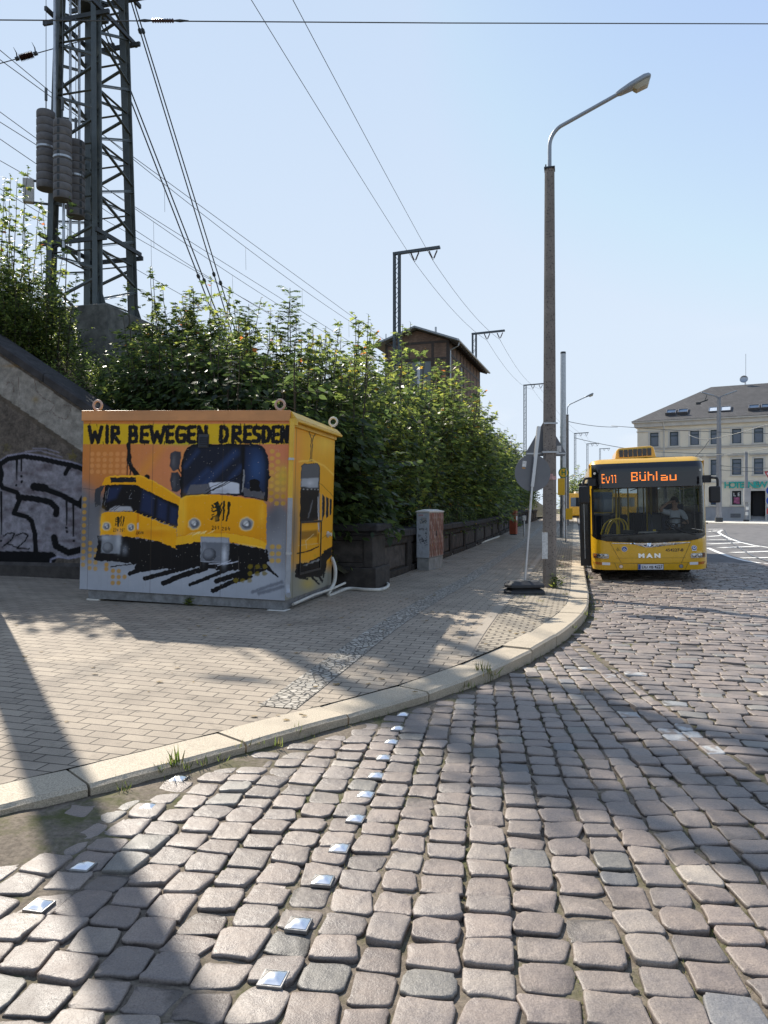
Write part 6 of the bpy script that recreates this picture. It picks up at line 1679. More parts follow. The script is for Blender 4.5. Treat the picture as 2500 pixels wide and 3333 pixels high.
# ================================================================== the bus
M_BYEL = mat('bus_yellow_lacquer', (.72, .40, .012), .28, var=.05, vs=1.5, spec=.5, coat=.6)
M_BBLK = mat('black_gloss_mask', (.012, .012, .014), .12, var=.2, spec=.6)
M_BRUB = mat('black_rubber', (.02, .02, .021), .65, var=.2)
M_CHR = mat('chrome', (.75, .76, .78), .12, 1.0, var=.03)
M_BGL = glass('windscreen_glass', (.66, .70, .71), .01, 1.28)
M_SGL = glass('tinted_side_glass', (.34, .38, .38), .02)
M_LEDBG = glass('display_glass', (.35, .38, .40), .02, 1.5)
M_LED = emit('orange_led', (1.0, .24, .03), .95)
M_INT = mat('bus_interior_grey', (.13, .135, .145), .7, var=.1); M_SEAT = mat('bus_seat_cloth', (.05, .06, .10), .85, var=.3, vs=30)
M_POLEY = mat('yellow_grab_rail', (.70, .48, .02), .35, var=.05)
M_HEADL = glass('clear_lamp_lens', (.85, .87, .88), .02, 1.5); M_REFL = mat('lamp_reflector', (.7, .7, .7), .15, .9, var=.2, vs=40)
M_ORNG = mat('orange_indicator_lens', (.45, .13, .015), .25, var=.1)
bo = np.array([5.965, 16.53]); BZ = -.075
bus = thing('city_bus', 'yellow low floor city bus with orange destination display standing at the kerb', 'bus', (bo[0], bo[1], BZ), (0, math.radians(-1.35), -A_ST))
def bx_(x, z):
    a = abs(x) / 1.25
    y = .07 * a ** 2 + .30 * max(0, (a - .80) / .20) ** 2.6
    y += .035 * max(0, z - .9) ** 1.5
    if z > 2.52: y += .30 * ((z - 2.52) / .30) ** 2.4
    if z < .55: y += .03 * ((.55 - z) / .27) ** 2
    return y
def S(x, z, off=0.0):
    e = .01
    dx_ = (bx_(x + e, z) - bx_(x - e, z)) / (2 * e); dz_ = (bx_(x, z + e) - bx_(x, z - e)) / (2 * e)
    n = Vector((dx_, -1, dz_)).normalized()
    return Vector((x, bx_(x, z), z)) + n * off
def patch(name, poly, m, off=0.0, step=.07, parent=bus, th=0.0, smooth=True):
    bm = bmesh.new(); vs = [bm.verts.new((x, 0, z)) for x, z in poly]; bm.faces.new(vs); bmesh.ops.triangulate(bm, faces=bm.faces[:])
    xs = [p[0] for p in poly]; zs = [p[1] for p in poly]
    for ax, lo, hi in ((0, min(xs), max(xs)), (2, min(zs), max(zs))):
        for i in range(1, int((hi - lo) / step) + 1):
            c = [0, 0, 0]; n = [0, 0, 0]; c[ax] = lo + i * step; n[ax] = 1
            bmesh.ops.bisect_plane(bm, geom=bm.verts[:] + bm.edges[:] + bm.faces[:], plane_co=c, plane_no=n)
    for v in bm.verts: v.co = S(v.co.x, v.co.z, off)
    bmesh.ops.recalc_face_normals(bm, faces=bm.faces)
    bm.normal_update()
    if sum(f.normal.y for f in bm.faces) > 0: bmesh.ops.reverse_faces(bm, faces=bm.faces)
    for f in bm.faces: f.smooth = smooth
    me = bpy.data.meshes.new(name); bm.to_mesh(me); bm.free()
    o = bpy.data.objects.new(name, me); COL.objects.link(o); me.materials.append(m); o.parent = parent
    if th: md = o.modifiers.new('solid', 'SOLIDIFY'); md.thickness = th; md.offset = -1
    return o
low = [(-1.25, 1.09), (-1.2, 1.02), (-1.12, .975), (-.95, .935), (-.7, .91), (-.3, .892), (0, .886), (.3, .892), (.7, .91), (.95, .935), (1.12, .975), (1.2, 1.02), (1.25, 1.09)]
patch('front_panel', [(-1.22, .29), (-1.25, .40)] + low + [(1.25, .40), (1.22, .29), (1.0, .275), (-1.0, .275)], M_BYEL)
patch('lower_mask', low[1:-1] + [(1.205, 1.09), (-1.205, 1.09)], M_BBLK, .002)
patch('header_mask', [(-1.2, 2.14), (1.2, 2.14), (1.2, 2.66), (1.15, 2.70), (-1.15, 2.70), (-1.2, 2.66)], M_BBLK, .0)
for s_ in (-1, 1):
    patch('windscreen_pillar', [(s_ * 1.165, 1.09), (s_ * 1.215, 1.09), (s_ * 1.215, 2.14), (s_ * 1.165, 2.14)], M_BBLK, .002)
    patch('corner_pillar', [(s_ * 1.217, 1.07), (s_ * 1.25, 1.09), (s_ * 1.25, 2.70), (s_ * 1.203, 2.70), (s_ * 1.203, 2.15), (s_ * 1.217, 2.14)], M_BYEL)
patch('roof_front', [(-1.25, 2.702), (1.25, 2.702), (1.25, 2.72), (1.19, 2.78), (1.0, 2.815), (-1.0, 2.815), (-1.19, 2.78), (-1.25, 2.72)], M_BYEL)
patch('windscreen', [(-1.163, 1.092), (1.163, 1.092), (1.163, 2.138), (-1.163, 2.138)], M_BGL, -.001)
patch('display_window', [(-1.05, 2.23), (1.08, 2.23), (1.08, 2.57), (-1.05, 2.57)], M_BBLK, .003)
# destination display: 5x7 dot letters as the photograph catches them
DOT = {'E': ['111', '100', '100', '111', '100', '100', '111'], 'V': ['0000', '0000', '1001', '1001', '1001', '0110', '0110'], '1': ['00', '11', '01', '01', '01', '01', '01'],
       'B': ['1111', '1001', '1001', '1110', '1001', '1001', '1111'], 'ü': ['1001', '0000', '1001', '1001', '1001', '1001', '0111'], 'h': ['1000', '1000', '1110', '1001', '1001', '1001', '1001'], 'l': ['1', '1', '1', '1', '1', '1', '1'],
       'a': ['0000', '0000', '1110', '0001', '1111', '1001', '1111'], 'u': ['0000', '0000', '1001', '1001', '1001', '1001', '1111']}
disp = MB()
def dots(s, x, z0, pw, ph, gap):
    rr = random.Random(1)
    for ch in s:
        g_ = DOT[ch]
        for r, row in enumerate(g_):
            c = 0
            while c < len(row):
                if row[c] == '1':
                    c2 = c
                    while c2 + 1 < len(row) and row[c2 + 1] == '1': c2 += 1
                    zt = z0 + (6 - r) * ph; x0, x1 = x + c * pw + .004, x + (c2 + 1) * pw - .004
                    hgt = ph * .70
                    n = max(1, int((x1 - x0) / .05))
                    for k in range(n):
                        a, b = x0 + (x1 - x0) * k / n, x0 + (x1 - x0) * (k + 1) / n
                        disp.add([S(a, zt, .0055), S(b, zt, .0055), S(b, zt + hgt, .0055), S(a, zt + hgt, .0055)], [(0, 1, 2, 3)])
                    c = c2 + 1
                else: c += 1
        x += len(g_[0]) * pw + gap
    return x
dots('EV11', -.985, 2.255, .023, .031, .022)
x_ = dots('Bühl', -.345, 2.285, .036, .029, .032); dots('au', x_ + .035, 2.275, .038, .026, .032)
mesh_obj('destination_text', disp.v, disp.f, M_LED, bus)
for s_ in (-1, 1): patch('marker_lamp', [(s_ * 1.13 + .028 * math.cos(a), 2.49 + .028 * math.sin(a)) for a in np.linspace(0, 2 * PI, 16, endpoint=False)], M_TRIM, .004, .1)
# chrome wing with a badge
wing = [(-.80, .875), (-.79, .893), (-.35, .885), (0, .878), (.35, .885), (.86, .893), (.87, .875), (.35, .862), (.17, .852), (.12, .81), (.06, .785), (-.08, .785), (-.14, .81), (-.18, .852), (-.35, .862)]
patch('chrome_wing', wing, M_CHR, .008, .05)
patch('badge_field', [(-.12, .845), (.10, .845), (.075, .81), (.045, .795), (-.065, .795), (-.095, .81)], mat('badge_blue', (.02, .035, .09), .3), .0105, .05)
patch('badge_animal', [(-.06, .805), (-.035, .808), (-.02, .818), (.0, .805), (.02, .806), (.03, .82), (.045, .83), (.04, .842), (.02, .838), (-.02, .834), (-.05, .828), (-.07, .815)], M_CHR, .0125, .05)
M_ = frame_M(S(0, .592, .004), (1, 0, 0), (0, .03, 1), (0, -1, 0))
text_mesh('maker_letters', 'M A N', .125, M_CHR, bus, M_, .006, bold=.008, sx=1.35)
M_ = frame_M(S(.53, .715, .003), (1, .03, 0), (0, .03, 1), (.03, -1, 0)); text_mesh('fleet_number', '454227-8', .088, M_BRUB, bus, M_, .0006, bold=.002, sx=1.12)
def seam(pts, wdt=.007, name='panel_gap'):
    mb = MB()
    for a, b in zip(pts[:-1], pts[1:]):
        a = Vector((a[0], a[1])); b = Vector((b[0], b[1])); n = max(1, int((b - a).length / .06)); d = (b - a).normalized(); nn_ = Vector((-d.y, d.x)) * wdt / 2
        for k in range(n):
            p, q = a.lerp(b, k / n), a.lerp(b, (k + 1) / n)
            mb.add([S(*(p - nn_), .003), S(*(q - nn_), .003), S(*(q + nn_), .003), S(*(p + nn_), .003)], [(0, 1, 2, 3)])
    return mesh_obj(name, mb.v, mb.f, M_BRUB, bus)
seam([(-.84, .90), (-.60, .43), (-.55, .425), (.62, .425), (.67, .43), (.88, .90)])
seam([(-.75, .44), (-.69, .285)]); seam([(.82, .44), (.75, .285)]); seam([(-1.2, .445), (-.62, .432)], .006); seam([(.68, .432), (1.2, .445)], .006); seam([(-.72, .545), (.76, .545)], .004)
def disc(x, z, r, n=24): return [(x + r * math.cos(a), z + r * math.sin(a)) for a in np.linspace(0, 2 * PI, n, endpoint=False)]
M_WCH = mat('white_print', (.75, .76, .78), .45, var=.03); M_BLP = mat('blue_print', (.02, .07, .30), .45, var=.03)
patch('wheelchair_plate', [(-.72, .70), (-.61, .70), (-.61, .80), (-.72, .80)], mat('yellow_plate', (.66, .38, .02), .4), .003, .2)
mb = MB()
for q, w_ in (([(-.68, .785), (-.68, .75), (-.655, .75), (-.64, .715)], .009), ([(-.69, .755), (-.70, .73), (-.68, .712), (-.66, .72)], .008)):
    for a, b in zip(q[:-1], q[1:]): mb.bar(S(*a, .005), S(*b, .005), w_, .003, (0, 1, 0))
mb.build('wheelchair_symbol', M_BRUB, bus)
rp_ = patch('round_sticker', disc(-.53, .75, .062), M_WCH, .003, .2); patch('sticker_field', disc(-.53, .75, .054), M_BLP, .0045, .2)
mb = MB()
for q, w_ in (([(-.555, .725), (-.515, .725), (-.50, .745)], .014), ([(-.54, .75), (-.525, .775)], .012), ([(-.565, .74), (-.53, .755)], .010)):
    for a, b in zip(q[:-1], q[1:]): mb.bar(S(*a, .0065), S(*b, .0065), w_, .002, (0, 1, 0))
mb.build('sticker_symbol', M_WCH, bus)
patch('emblem_sticker', disc(.945, .76, .058), M_WCH, .003, .2); patch('emblem_ring', disc(.945, .76, .049), M_BLP, .0045, .2); patch('emblem_core', disc(.945, .765, .034), M_WCH, .006, .2); patch('emblem_dot', disc(.945, .77, .016), M_BLP, .0075, .2); patch('emblem_bar', [(.895, .695), (.995, .695), (.985, .715), (.905, .715)], M_WCH, .003, .2)
# lamps
for s_ in (-1, 1):
    q = [(s_ * .875, .535), (s_ * .865, .60), (s_ * .885, .64), (s_ * 1.19, .65), (s_ * 1.21, .63), (s_ * 1.20, .545)]
    h = patch('headlight', q, mat('lamp_well', (.5, .5, .51), .25, .85), .004, .06)
    for k, x in enumerate((.945, 1.06)):
        c = S(s_ * x, .595, .005); nrm = (S(s_ * x, .595, .02) - c).normalized(); M_ = frame_M(c, nrm.cross(Vector((0, 0, 1))), (0, 0, 1), nrm)
        b_ = MB(); b_.lathe([(.048, 0), (.044, .012), (.03, .016), (.024, .004), (.001, .006)], n=20); b_.v = [tuple(M_ @ Vector(v)) for v in b_.v]; b_.build('reflector', M_REFL, h, smooth=40)
    patch('side_lamp', [(s_ * 1.135, .545), (s_ * 1.195, .55), (s_ * 1.195, .635), (s_ * 1.14, .64)], M_ORNG, .006, .06, h)
    patch('headlight_lens', [(a * 1.0, b) for a, b in q], M_HEADL, .024, .06, h)
    patch('fog_lamp', [(s_ * .845, .385), (s_ * .845, .445), (s_ * 1.02, .45), (s_ * 1.02, .39)], M_WCH, .004, .06)
    patch('indicator', [(s_ * 1.025, .39), (s_ * 1.025, .452), (s_ * 1.16, .46), (s_ * 1.175, .43), (s_ * 1.15, .40)], M_ORNG, .004, .06)
    x = -.61 if s_ < 0 else .665
    patch('tow_cover', disc(x, .355, .046), M_BRUB, .003, .2); patch('round_lamp', disc(x, .355, .038), M_REFL, .006, .2)
patch('number_plate', [(-.245, .285), (.29, .285), (.29, .405), (-.245, .405)], M_WCH, .008, .2); patch('plate_frame', [(-.255, .277), (.30, .277), (.30, .413), (-.255, .413)], M_BRUB, .005, .2); patch('plate_band', [(-.24, .29), (-.19, .29), (-.19, .40), (-.24, .40)], M_BLP, .010, .2)
M_ = frame_M(S(.052, .344, .0105), (1, 0, 0), (0, 0, 1), (0, -1, 0)); text_mesh('plate_text', 'DD VB 4227', .098, M_BRUB, bus, M_, .0005, bold=.0022, sx=.86)
# body: roof, sides, rear
BL = 11.9; XS = 1.25
yf = bx_(1.25, 1.5)
mb = MB()
prof = [(-1.25, 2.70), (-1.2, 2.765), (-1.0, 2.812), (0, 2.83), (1.0, 2.812), (1.2, 2.765), (1.25, 2.70)]
ys = [bx_(1.0, 2.815) - .04, 1.2, 4, 8, BL]
vs = [(x, y if j else bx_(x, min(z, 2.815)) + .0, z) for j, y in enumerate(ys) for x, z in prof]; fs = []
for j in range(len(ys) - 1):
    for k in range(6): fs.append((j * 7 + k, j * 7 + k + 1, j * 7 + 8 + k, j * 7 + 7 + k))
mesh_obj('roof', vs, fs, M_BYEL, bus, smooth=40)
def side(name, s_, segs, z0, z1, m, off=0.0):
    mb = MB(); x = s_ * (XS - off)
    for a, b in segs: mb.add([(x, a, z0), (x, b, z0), (x, b, z1), (x, a, z1)], [(0, 1, 2, 3)])
    return mesh_obj(name, mb.v, mb.f, m, bus)
yc = lambda z: bx_(1.25, z)
for s_ in (-1, 1):
    doors = [(.62, 1.9), (5.2, 6.5), (8.7, 9.9)] if s_ < 0 else []
    arches = [(2.2, 3.2), (8.1, 9.1)] if s_ > 0 else [(2.2, 3.2), (7.4, 8.4)]
    cuts = sorted(doors + arches); segs = []; y = yc(.5)
    for a, b in cuts: segs.append((y, a)); y = b
    segs.append((y, BL)); side('side_skirt', s_, segs, .285, .95, M_BYEL)
    side('arch_panel', s_, arches, .80, .95, M_BYEL)
    segs = []; y = yc(1.8)
    for a, b in doors: segs.append((y, a)); y = b
    segs.append((y, BL)); side('waist_panel', s_, segs, .95, 1.12, M_BYEL); side('cant_rail', s_, [(yc(2.5), BL)], 2.42, 2.72, M_BYEL)
    wn = [(.7, 2.0), (2.1, 3.9), (4.0, 5.1), (6.6, 8.6), (10.0, 11.6)] if s_ < 0 else [(.75, 1.8), (1.9, 3.6), (3.7, 5.4), (5.5, 7.2), (7.3, 9.0), (9.1, 10.8)]
    if s_ < 0: wn = [(2.0, 3.5), (3.6, 5.1), (6.6, 8.6), (10.0, 11.6)]
    for a, b in wn:
        w_ = side('side_window', s_, [(a, b)], 1.13, 2.41, M_SGL, .004)
    fill = []; y = yc(1.8)
    for a, b in sorted(wn + doors): fill.append((y, a)); y = b
    fill.append((y, BL)); side('window_post', s_, fill, 1.12, 2.42, M_BBLK, .002)
    for a, b in doors:
        for q in ((a, (a + b) / 2), ((a + b) / 2, b)):
            d_ = MB(); x = s_ * (XS - .0)
            for r_ in (((x - .02, q[0], .33), (x + .02, q[0] + .06, 2.42)), ((x - .02, q[1] - .06, .33), (x + .02, q[1], 2.42)), ((x - .02, q[0] + .06, .33), (x + .02, q[1] - .06, .42)), ((x - .02, q[0] + .06, 2.34), (x + .02, q[1] - .06, 2.42))): d_.b2(*r_)
            dd = d_.build('door', M_BRUB, bus); mesh_obj('door_glass', [(x, q[0] + .06, .42), (x, q[1] - .06, .42), (x, q[1] - .06, 2.34), (x, q[0] + .06, 2.34)], [(0, 1, 2, 3)], M_SGL, dd)
    mb = MB()
    for y in ((arches[0][0] + arches[0][1]) / 2, (arches[1][0] + arches[1][1]) / 2):
        w_ = MB().lathe([(.30, -.13), (.44, -.135), (.475, -.10), (.475, .10), (.44, .135), (.30, .13)], n=36, M=Matrix.Rotation(PI / 2, 3, 'Y')).build('wheel', M_BRUB, bus, smooth=40); w_.location = (s_ * 1.08, y, .475)
        MB().lathe([(.02, .10), (.12, .11), (.14, .05), (.27, .04), (.30, .10), (.30, -.1), (.02, -.1)], n=28, M=Matrix.Rotation(s_ * PI / 2, 3, 'Y')).build('rim', M_GALV, w_, smooth=40)
mb = MB().add([(-XS, BL, .3), (XS, BL, .3), (XS, BL, 1.2), (-XS, BL, 1.2)], [(0, 1, 2, 3)]).add([(-XS, BL, 2.4), (XS, BL, 2.4), (XS, BL, 2.8), (-XS, BL, 2.8)], [(0, 1, 2, 3)]).add([(-XS, BL, 1.2), (-1.05, BL, 1.2), (-1.05, BL, 2.4), (-XS, BL, 2.4)], [(0, 1, 2, 3)]).add([(1.05, BL, 1.2), (XS, BL, 1.2), (XS, BL, 2.4), (1.05, BL, 2.4)], [(0, 1, 2, 3)])
mesh_obj('rear_wall', mb.v, mb.f, M_BYEL, bus); mesh_obj('rear_window', [(-1.05, BL - .01, 1.2), (1.05, BL - .01, 1.2), (1.05, BL - .01, 2.4), (-1.05, BL - .01, 2.4)], [(0, 1, 2, 3)], M_SGL, bus)
MB().b2((-1.2, .45, .27), (1.2, BL - .02, .36)).build('chassis', M_BRUB, bus)
MB().b2((-1.2, .5, 2.44), (1.2, BL - .05, 2.50)).build('ceiling', M_INT, bus)
MB().b2((-1.1, .30, 2.18), (1.1, .42, 2.52)).build('display_case', M_BRUB, bus)
# roof air conditioning hood with dark louvre slots
hx0, hx1 = -.50, .235
q = [(-.62, 2.8), (-.56, 3.12), (-.50, 3.16), (.25, 3.19), (.31, 3.16), (.38, 2.8)]
vs = [(x, 1.55 + (.10 if z > 2.9 else 0), z) for x, z in q] + [(x, 3.6, z) for x, z in q]; n_ = len(q)
MB().add(vs, [tuple(range(n_)), tuple(reversed(range(n_, 2 * n_)))] + [(i, n_ + i, n_ + (i + 1) % n_, (i + 1) % n_) for i in range(n_)]).build('air_conditioner', M_BYEL, bus, .03)
for k in range(7):
    x = -.50 + k * .110
    MB().b2((x, 1.575, 2.93 + k * .003), (x + .086, 1.66, 3.105 + k * .004)).build('louvre_slot', M_BBLK, bus)
# mirrors
for s_, arm, box_ in ((1, [(1.17, .12, 2.30), (1.36, -.06, 2.30), (1.43, -.10, 2.26), (1.43, -.10, 2.08)], ((1.255, -.20, 1.75), (1.475, -.03, 2.11))), (-1, [(-1.2, .2, 2.38), (-1.36, -.02, 2.36), (-1.40, -.06, 2.22)], ((-1.50, -.17, 1.80), (-1.265, -.01, 2.20)))):
    m_ = MB().b2(*box_).build('mirror', M_BRUB, bus, .035, seg=3)
    MB().tube(smooth_pts(arm, 4), .028, 8).b2((s_ * 1.22 - .06, -.02, 2.2), (s_ * 1.22 + .10, .12, 2.36)).build('mirror_arm', M_BRUB, m_)
    mesh_obj('mirror_glass', [(box_[0][0] + .03, box_[1][1] + .001, box_[0][2] + .03), (box_[1][0] - .03, box_[1][1] + .001, box_[0][2] + .03), (box_[1][0] - .03, box_[1][1] + .001, box_[1][2] - .03), (box_[0][0] + .03, box_[1][1] + .001, box_[1][2] - .03)], [(0, 1, 2, 3)], M_CHR, m_)
# the front door stands open: its two leaves stick out towards the kerb
for y, x0 in ((.60, -1.49), (1.90, -1.46)):
    lf = MB()
    for r_ in (((x0, y, .33), (x0 + .05, y + .05, 2.28)), ((-1.30, y, .33), (-1.26, y + .05, 2.28)), ((x0 + .05, y, .33), (-1.30, y + .05, .75)), ((x0 + .05, y, 2.18), (-1.30, y + .05, 2.28))): lf.b2(*r_)
    d_ = lf.build('open_door_leaf', M_BRUB, bus); MB().b2((x0 + .05, y + .02, .75), (-1.30, y + .03, 2.18)).build('leaf_glass', M_BBLK, d_)
    MB().b2((x0 + .10, y - .012, .5), (x0 + .112, y - .001, 2.0)).build('leaf_edge', M_GALV, d_)
# wipers
for q in ([(-1.02, 1.045), (-.55, 1.06), (-.1, 1.10)], [(.98, 1.05), (.70, 1.13), (.35, 1.30)]):
    mb = MB(); mb.tube([S(*p, .03) for p in q], .011, 6); mb.bar(S(q[1][0], q[1][1], .022), S(q[2][0] + (.1 if q[2][0] > 0 else .3), q[2][1] + .01, .018), .012, .03)
    mb.build('wiper', M_BRUB, bus)
# interior
MB().b2((-1.1, .36, .95), (1.15, .95, 1.06)).b2((.25, .5, 1.06), (1.12, .9, 1.14)).build('dashboard', M_BRUB, bus, .03)
MB().lathe([(.02, 0), (.20, .0), (.22, .03), (.20, .055), (.02, .06)], (.02, .62, 1.07), 20).build('dash_tray', M_TRIM, bus, smooth=50).scale = (1.0, .7, 1)
for y in (3.4, 4.3, 6.8, 7.7, 8.6, 9.5):
    for x in (-.85, -.42, .42, .85):
        if x < 0 and y in (4.3,): continue
        s_ = MB().b2((x - .2, y - .22, .78), (x + .2, y + .2, .88)).build('seat', M_SEAT, bus, .03); MB().b2((x - .2, y + .2, .86), (x + .2, y + .28, 1.5)).build('seat_back', M_SEAT, s_, .03)
for x, y in ((-.62, 1.2), (-.3, 1.9), (.15, 2.0), (-.45, 3.1), (.35, 3.1), (-.35, 5.0), (.35, 5.2), (-.35, 6.6), (.35, 7.2)):
    MB().tube([(x, y, .36), (x, y, 2.45)], .018, 8).build('grab_pole', M_POLEY, bus)
for x0, x1, y in ((-1.02, -.72, .85), (-.92, -.50, 1.0), (-.85, -.55, 1.25)):
    MB().tube(smooth_pts([(x0, y, 1.0), (x0 + .1, y, 1.28), (x0 + .22, y, 1.40), (x1, y, 1.40), (x1 + .1, y, 1.25), (x1 + .1, y, .9)], 5), .018, 8).build('grab_rail', M_POLEY, bus)
for x in (-.4, .4): MB().tube([(x, 1.5, 2.3), (x, 11, 2.3)], .016, 8).build('ceiling_rail', M_POLEY, bus)
MB().b2((.15, 1.75, .9), (1.15, 1.80, 1.5)).build('driver_partition', M_INT, bus); MB().tube([(.18, .9, 1.0), (.18, 1.3, 1.35), (.2, 1.75, 1.5)], .025, 8).build('driver_gate', M_INT, bus)
MB().b2((.45, 1.15, .88), (.95, 1.62, 1.0)).b2((.45, 1.55, 1.0), (.95, 1.68, 1.75)).build('driver_seat', M_SEAT, bus, .04)
MB().b2((-.52, .55, 1.06), (-.28, .7, 1.16)).build('ticket_machine', M_BRUB, bus, .01); MB().b2((.14, .52, 1.09), (.2, .58, 1.17)).build('yellow_switch', M_POLEY, bus)
mb = MB(); tl = Matrix.Rotation(math.radians(28), 3, 'X')
mb.tube([tl @ Vector((.235 * math.cos(a), .235 * math.sin(a), 0)) for a in np.linspace(0, 2 * PI, 33)], .016, 8, False)
for a in (.3, PI - .3, -PI / 2): mb.tube([(0, 0, -.03), tl @ Vector((.23 * math.cos(a), .23 * math.sin(a), 0))], .012, 6)
mb.tube([(0, 0, -.03), (0, -.12, -.3)], .035, 8); sw = mb.build('steering_wheel', M_BRUB, bus); sw.location = (.70, .93, 1.30)

# ---- the driver
M_SKIN = mat('skin', (.52, .32, .23), .55, var=.08, vs=12); M_SHIRT = mat('white_shirt_cloth', (.72, .74, .78), .85, var=.06, vs=14); M_HAIR = mat('dark_hair', (.018, .014, .012), .6, var=.3, vs=40); M_TROU = mat('dark_trousers', (.02, .022, .03), .85, var=.15)
def skin_obj(name, joints, edges, radii, m, parent, root=0, lv=2):
    me = bpy.data.meshes.new(name); me.from_pydata(joints, edges, []); o = bpy.data.objects.new(name, me); COL.objects.link(o)
    md = o.modifiers.new('skin', 'SKIN'); md.use_smooth_shade = True
    if not me.skin_vertices: 
        bm = bmesh.new(); bm.from_mesh(me); bm.verts.layers.skin.verify(); bm.to_mesh(me); bm.free()
    for i, r in enumerate(radii):
        me.skin_vertices[0].data[i].radius = (r, r) if not hasattr(r, '__len__') else r
        me.skin_vertices[0].data[i].use_root = (i == root)
    sb = o.modifiers.new('sub', 'SUBSURF'); sb.levels = lv; sb.render_levels = lv
    me.materials.append(m); o.parent = parent
    return o
# local frame: facing -y, origin at the seat; x to the driver's left (right in the picture)
per = thing('person', 'bus driver in a white shirt behind the windscreen, raising one arm to the forehead', 'person', (0, 0, 0))
per.matrix_world = Matrix.Translation(bus.location) @ bus.rotation_euler.to_matrix().to_4x4() @ Matrix.Translation((.72, 1.36, 1.0))
J = {'pel': (0, 0, .08), 'wst': (0, -.01, .25), 'chs': (0, -.02, .43), 'nk0': (0, -.02, .57), 'nk1': (0, -.035, .655), 'jaw': (0, -.065, .715), 'hd': (0, -.05, .79), 'crn': (0, -.04, .865),
     'sl': (.18, -.02, .53), 'el': (.27, -.10, .28), 'wl': (.15, -.36, .31), 'sr': (-.18, -.02, .54), 'er': (-.36, -.20, .62), 'wr': (-.14, -.20, .80),
     'hl': (.09, -.02, .05), 'kl': (.16, -.46, .03), 'al': (.16, -.52, -.40), 'tl': (.17, -.66, -.44), 'hr': (-.09, -.02, .05), 'kr': (-.15, -.46, .03), 'ar': (-.15, -.52, -.40), 'tr': (-.16, -.66, -.44)}
JR = {'pel': .12, 'wst': .115, 'chs': .125, 'nk0': .075, 'nk1': .052, 'jaw': .062, 'hd': .082, 'crn': .068, 'sl': .062, 'el': .042, 'wl': .028, 'sr': .062, 'er': .042, 'wr': .028, 'hl': .085, 'kl': .06, 'al': .042, 'tl': .035, 'hr': .085, 'kr': .06, 'ar': .042, 'tr': .035}
E_ = [('pel', 'wst'), ('wst', 'chs'), ('chs', 'nk0'), ('nk0', 'nk1'), ('nk1', 'jaw'), ('jaw', 'hd'), ('hd', 'crn'), ('nk0', 'sl'), ('sl', 'el'), ('el', 'wl'), ('nk0', 'sr'), ('sr', 'er'), ('er', 'wr'), ('pel', 'hl'), ('hl', 'kl'), ('kl', 'al'), ('al', 'tl'), ('pel', 'hr'), ('hr', 'kr'), ('kr', 'ar'), ('ar', 'tr')]
# hands: palm and five fingers each, the left closed on the rim, the right flat against the forehead
def hand(tag_, w, d, side_, curl):
    d = Vector(d).normalized(); side_ = Vector(side_).normalized(); nrm = d.cross(side_)
    w = Vector(w); J[tag_ + 'p'] = tuple(w + d * .05); JR[tag_ + 'p'] = .026; E_.append(('w' + tag_, tag_ + 'p'))
    for k, (o_, L) in enumerate(((-.030, .068), (-.010, .078), (.010, .074), (.030, .058))):
        a = w + d * .085 + side_ * o_; prev = tag_ + 'p'
        for j in range(3):
            a = a + (d * math.cos(curl * j) + nrm * math.sin(curl * j)) * (L / 3 if j else .012); nm = '%sf%d%d' % (tag_, k, j); J[nm] = tuple(a); JR[nm] = .0095 - .001 * j; E_.append((prev, nm)); prev = nm
    a = w + d * .035 - side_ * .035; b = a + d * .03 - side_ * .022 + nrm * .012 * (1 if curl > .3 else .2)
    J[tag_ + 't0'] = tuple(a); JR[tag_ + 't0'] = .013; J[tag_ + 't1'] = tuple(b); JR[tag_ + 't1'] = .010; E_.append((tag_ + 'p', tag_ + 't0')); E_.append((tag_ + 't0', tag_ + 't1'))
hand('l', J['wl'], (-.15, -.9, .0), (-.95, .15, 0), .55); hand('r', J['wr'], (.95, .0, .12), (0, -.9, .4), .12)
keys = list(J); body_ = skin_obj('body', [J[k] for k in keys], [(keys.index(a), keys.index(b)) for a, b in E_], [JR[k] for k in keys], M_SKIN, per)
def limb(name, ks, grow, m):
    ed = [(a, b) for a, b in E_ if a in ks and b in ks]
    return skin_obj(name, [J[k] for k in ks], [(ks.index(a), ks.index(b)) for a, b in ed], [JR[k] + grow for k in ks], m, per)
J2 = dict(J); J['hel'] = tuple(Vector(J['sl']).lerp(Vector(J['el']), .8)); J['her'] = tuple(Vector(J['sr']).lerp(Vector(J['er']), .8)); JR['hel'] = .05; JR['her'] = .05; E_ += [('sl', 'hel'), ('sr', 'her')]
limb('shirt', ['pel', 'wst', 'chs', 'nk0', 'sl', 'hel', 'sr', 'her'], .014, M_SHIRT)
limb('trousers', ['pel', 'hl', 'kl', 'al', 'hr', 'kr', 'ar'], .012, M_TROU)
hv = MB(); hv.lathe([(.001, .105), (.05, .098), (.085, .065), (.098, .02), (.094, -.03), (.08, -.06)], (0, 0, 0), 20); h_ = hv.build('hair', M_HAIR, per, smooth=60); h_.location = (0, -.025, .82); h_.rotation_euler = (-.35, 0, 0)
fc = MB()
fc.add([(-.016, -.142, .762), (.016, -.142, .762), (0, -.168, .768), (0, -.135, .808)], [(0, 1, 2), (0, 2, 3), (1, 3, 2)]); fc.build('nose', M_SKIN, per, smooth=True)
for s_ in (-1, 1):
    MB().lathe([(.001, -.006), (.010, -.003), (.012, .003), (.001, .008)], (s_ * .033, -.132, .80), 10, Matrix.Rotation(PI / 2, 3, 'X')).build('eye', M_HAIR, per)
    MB().lathe([(.001, -.01), (.02, -.006), (.025, .004), (.012, .01)], (s_ * .086, -.05, .785), 10, Matrix.Rotation(s_ * PI / 2, 3, 'Y')).build('ear', M_SKIN, per)
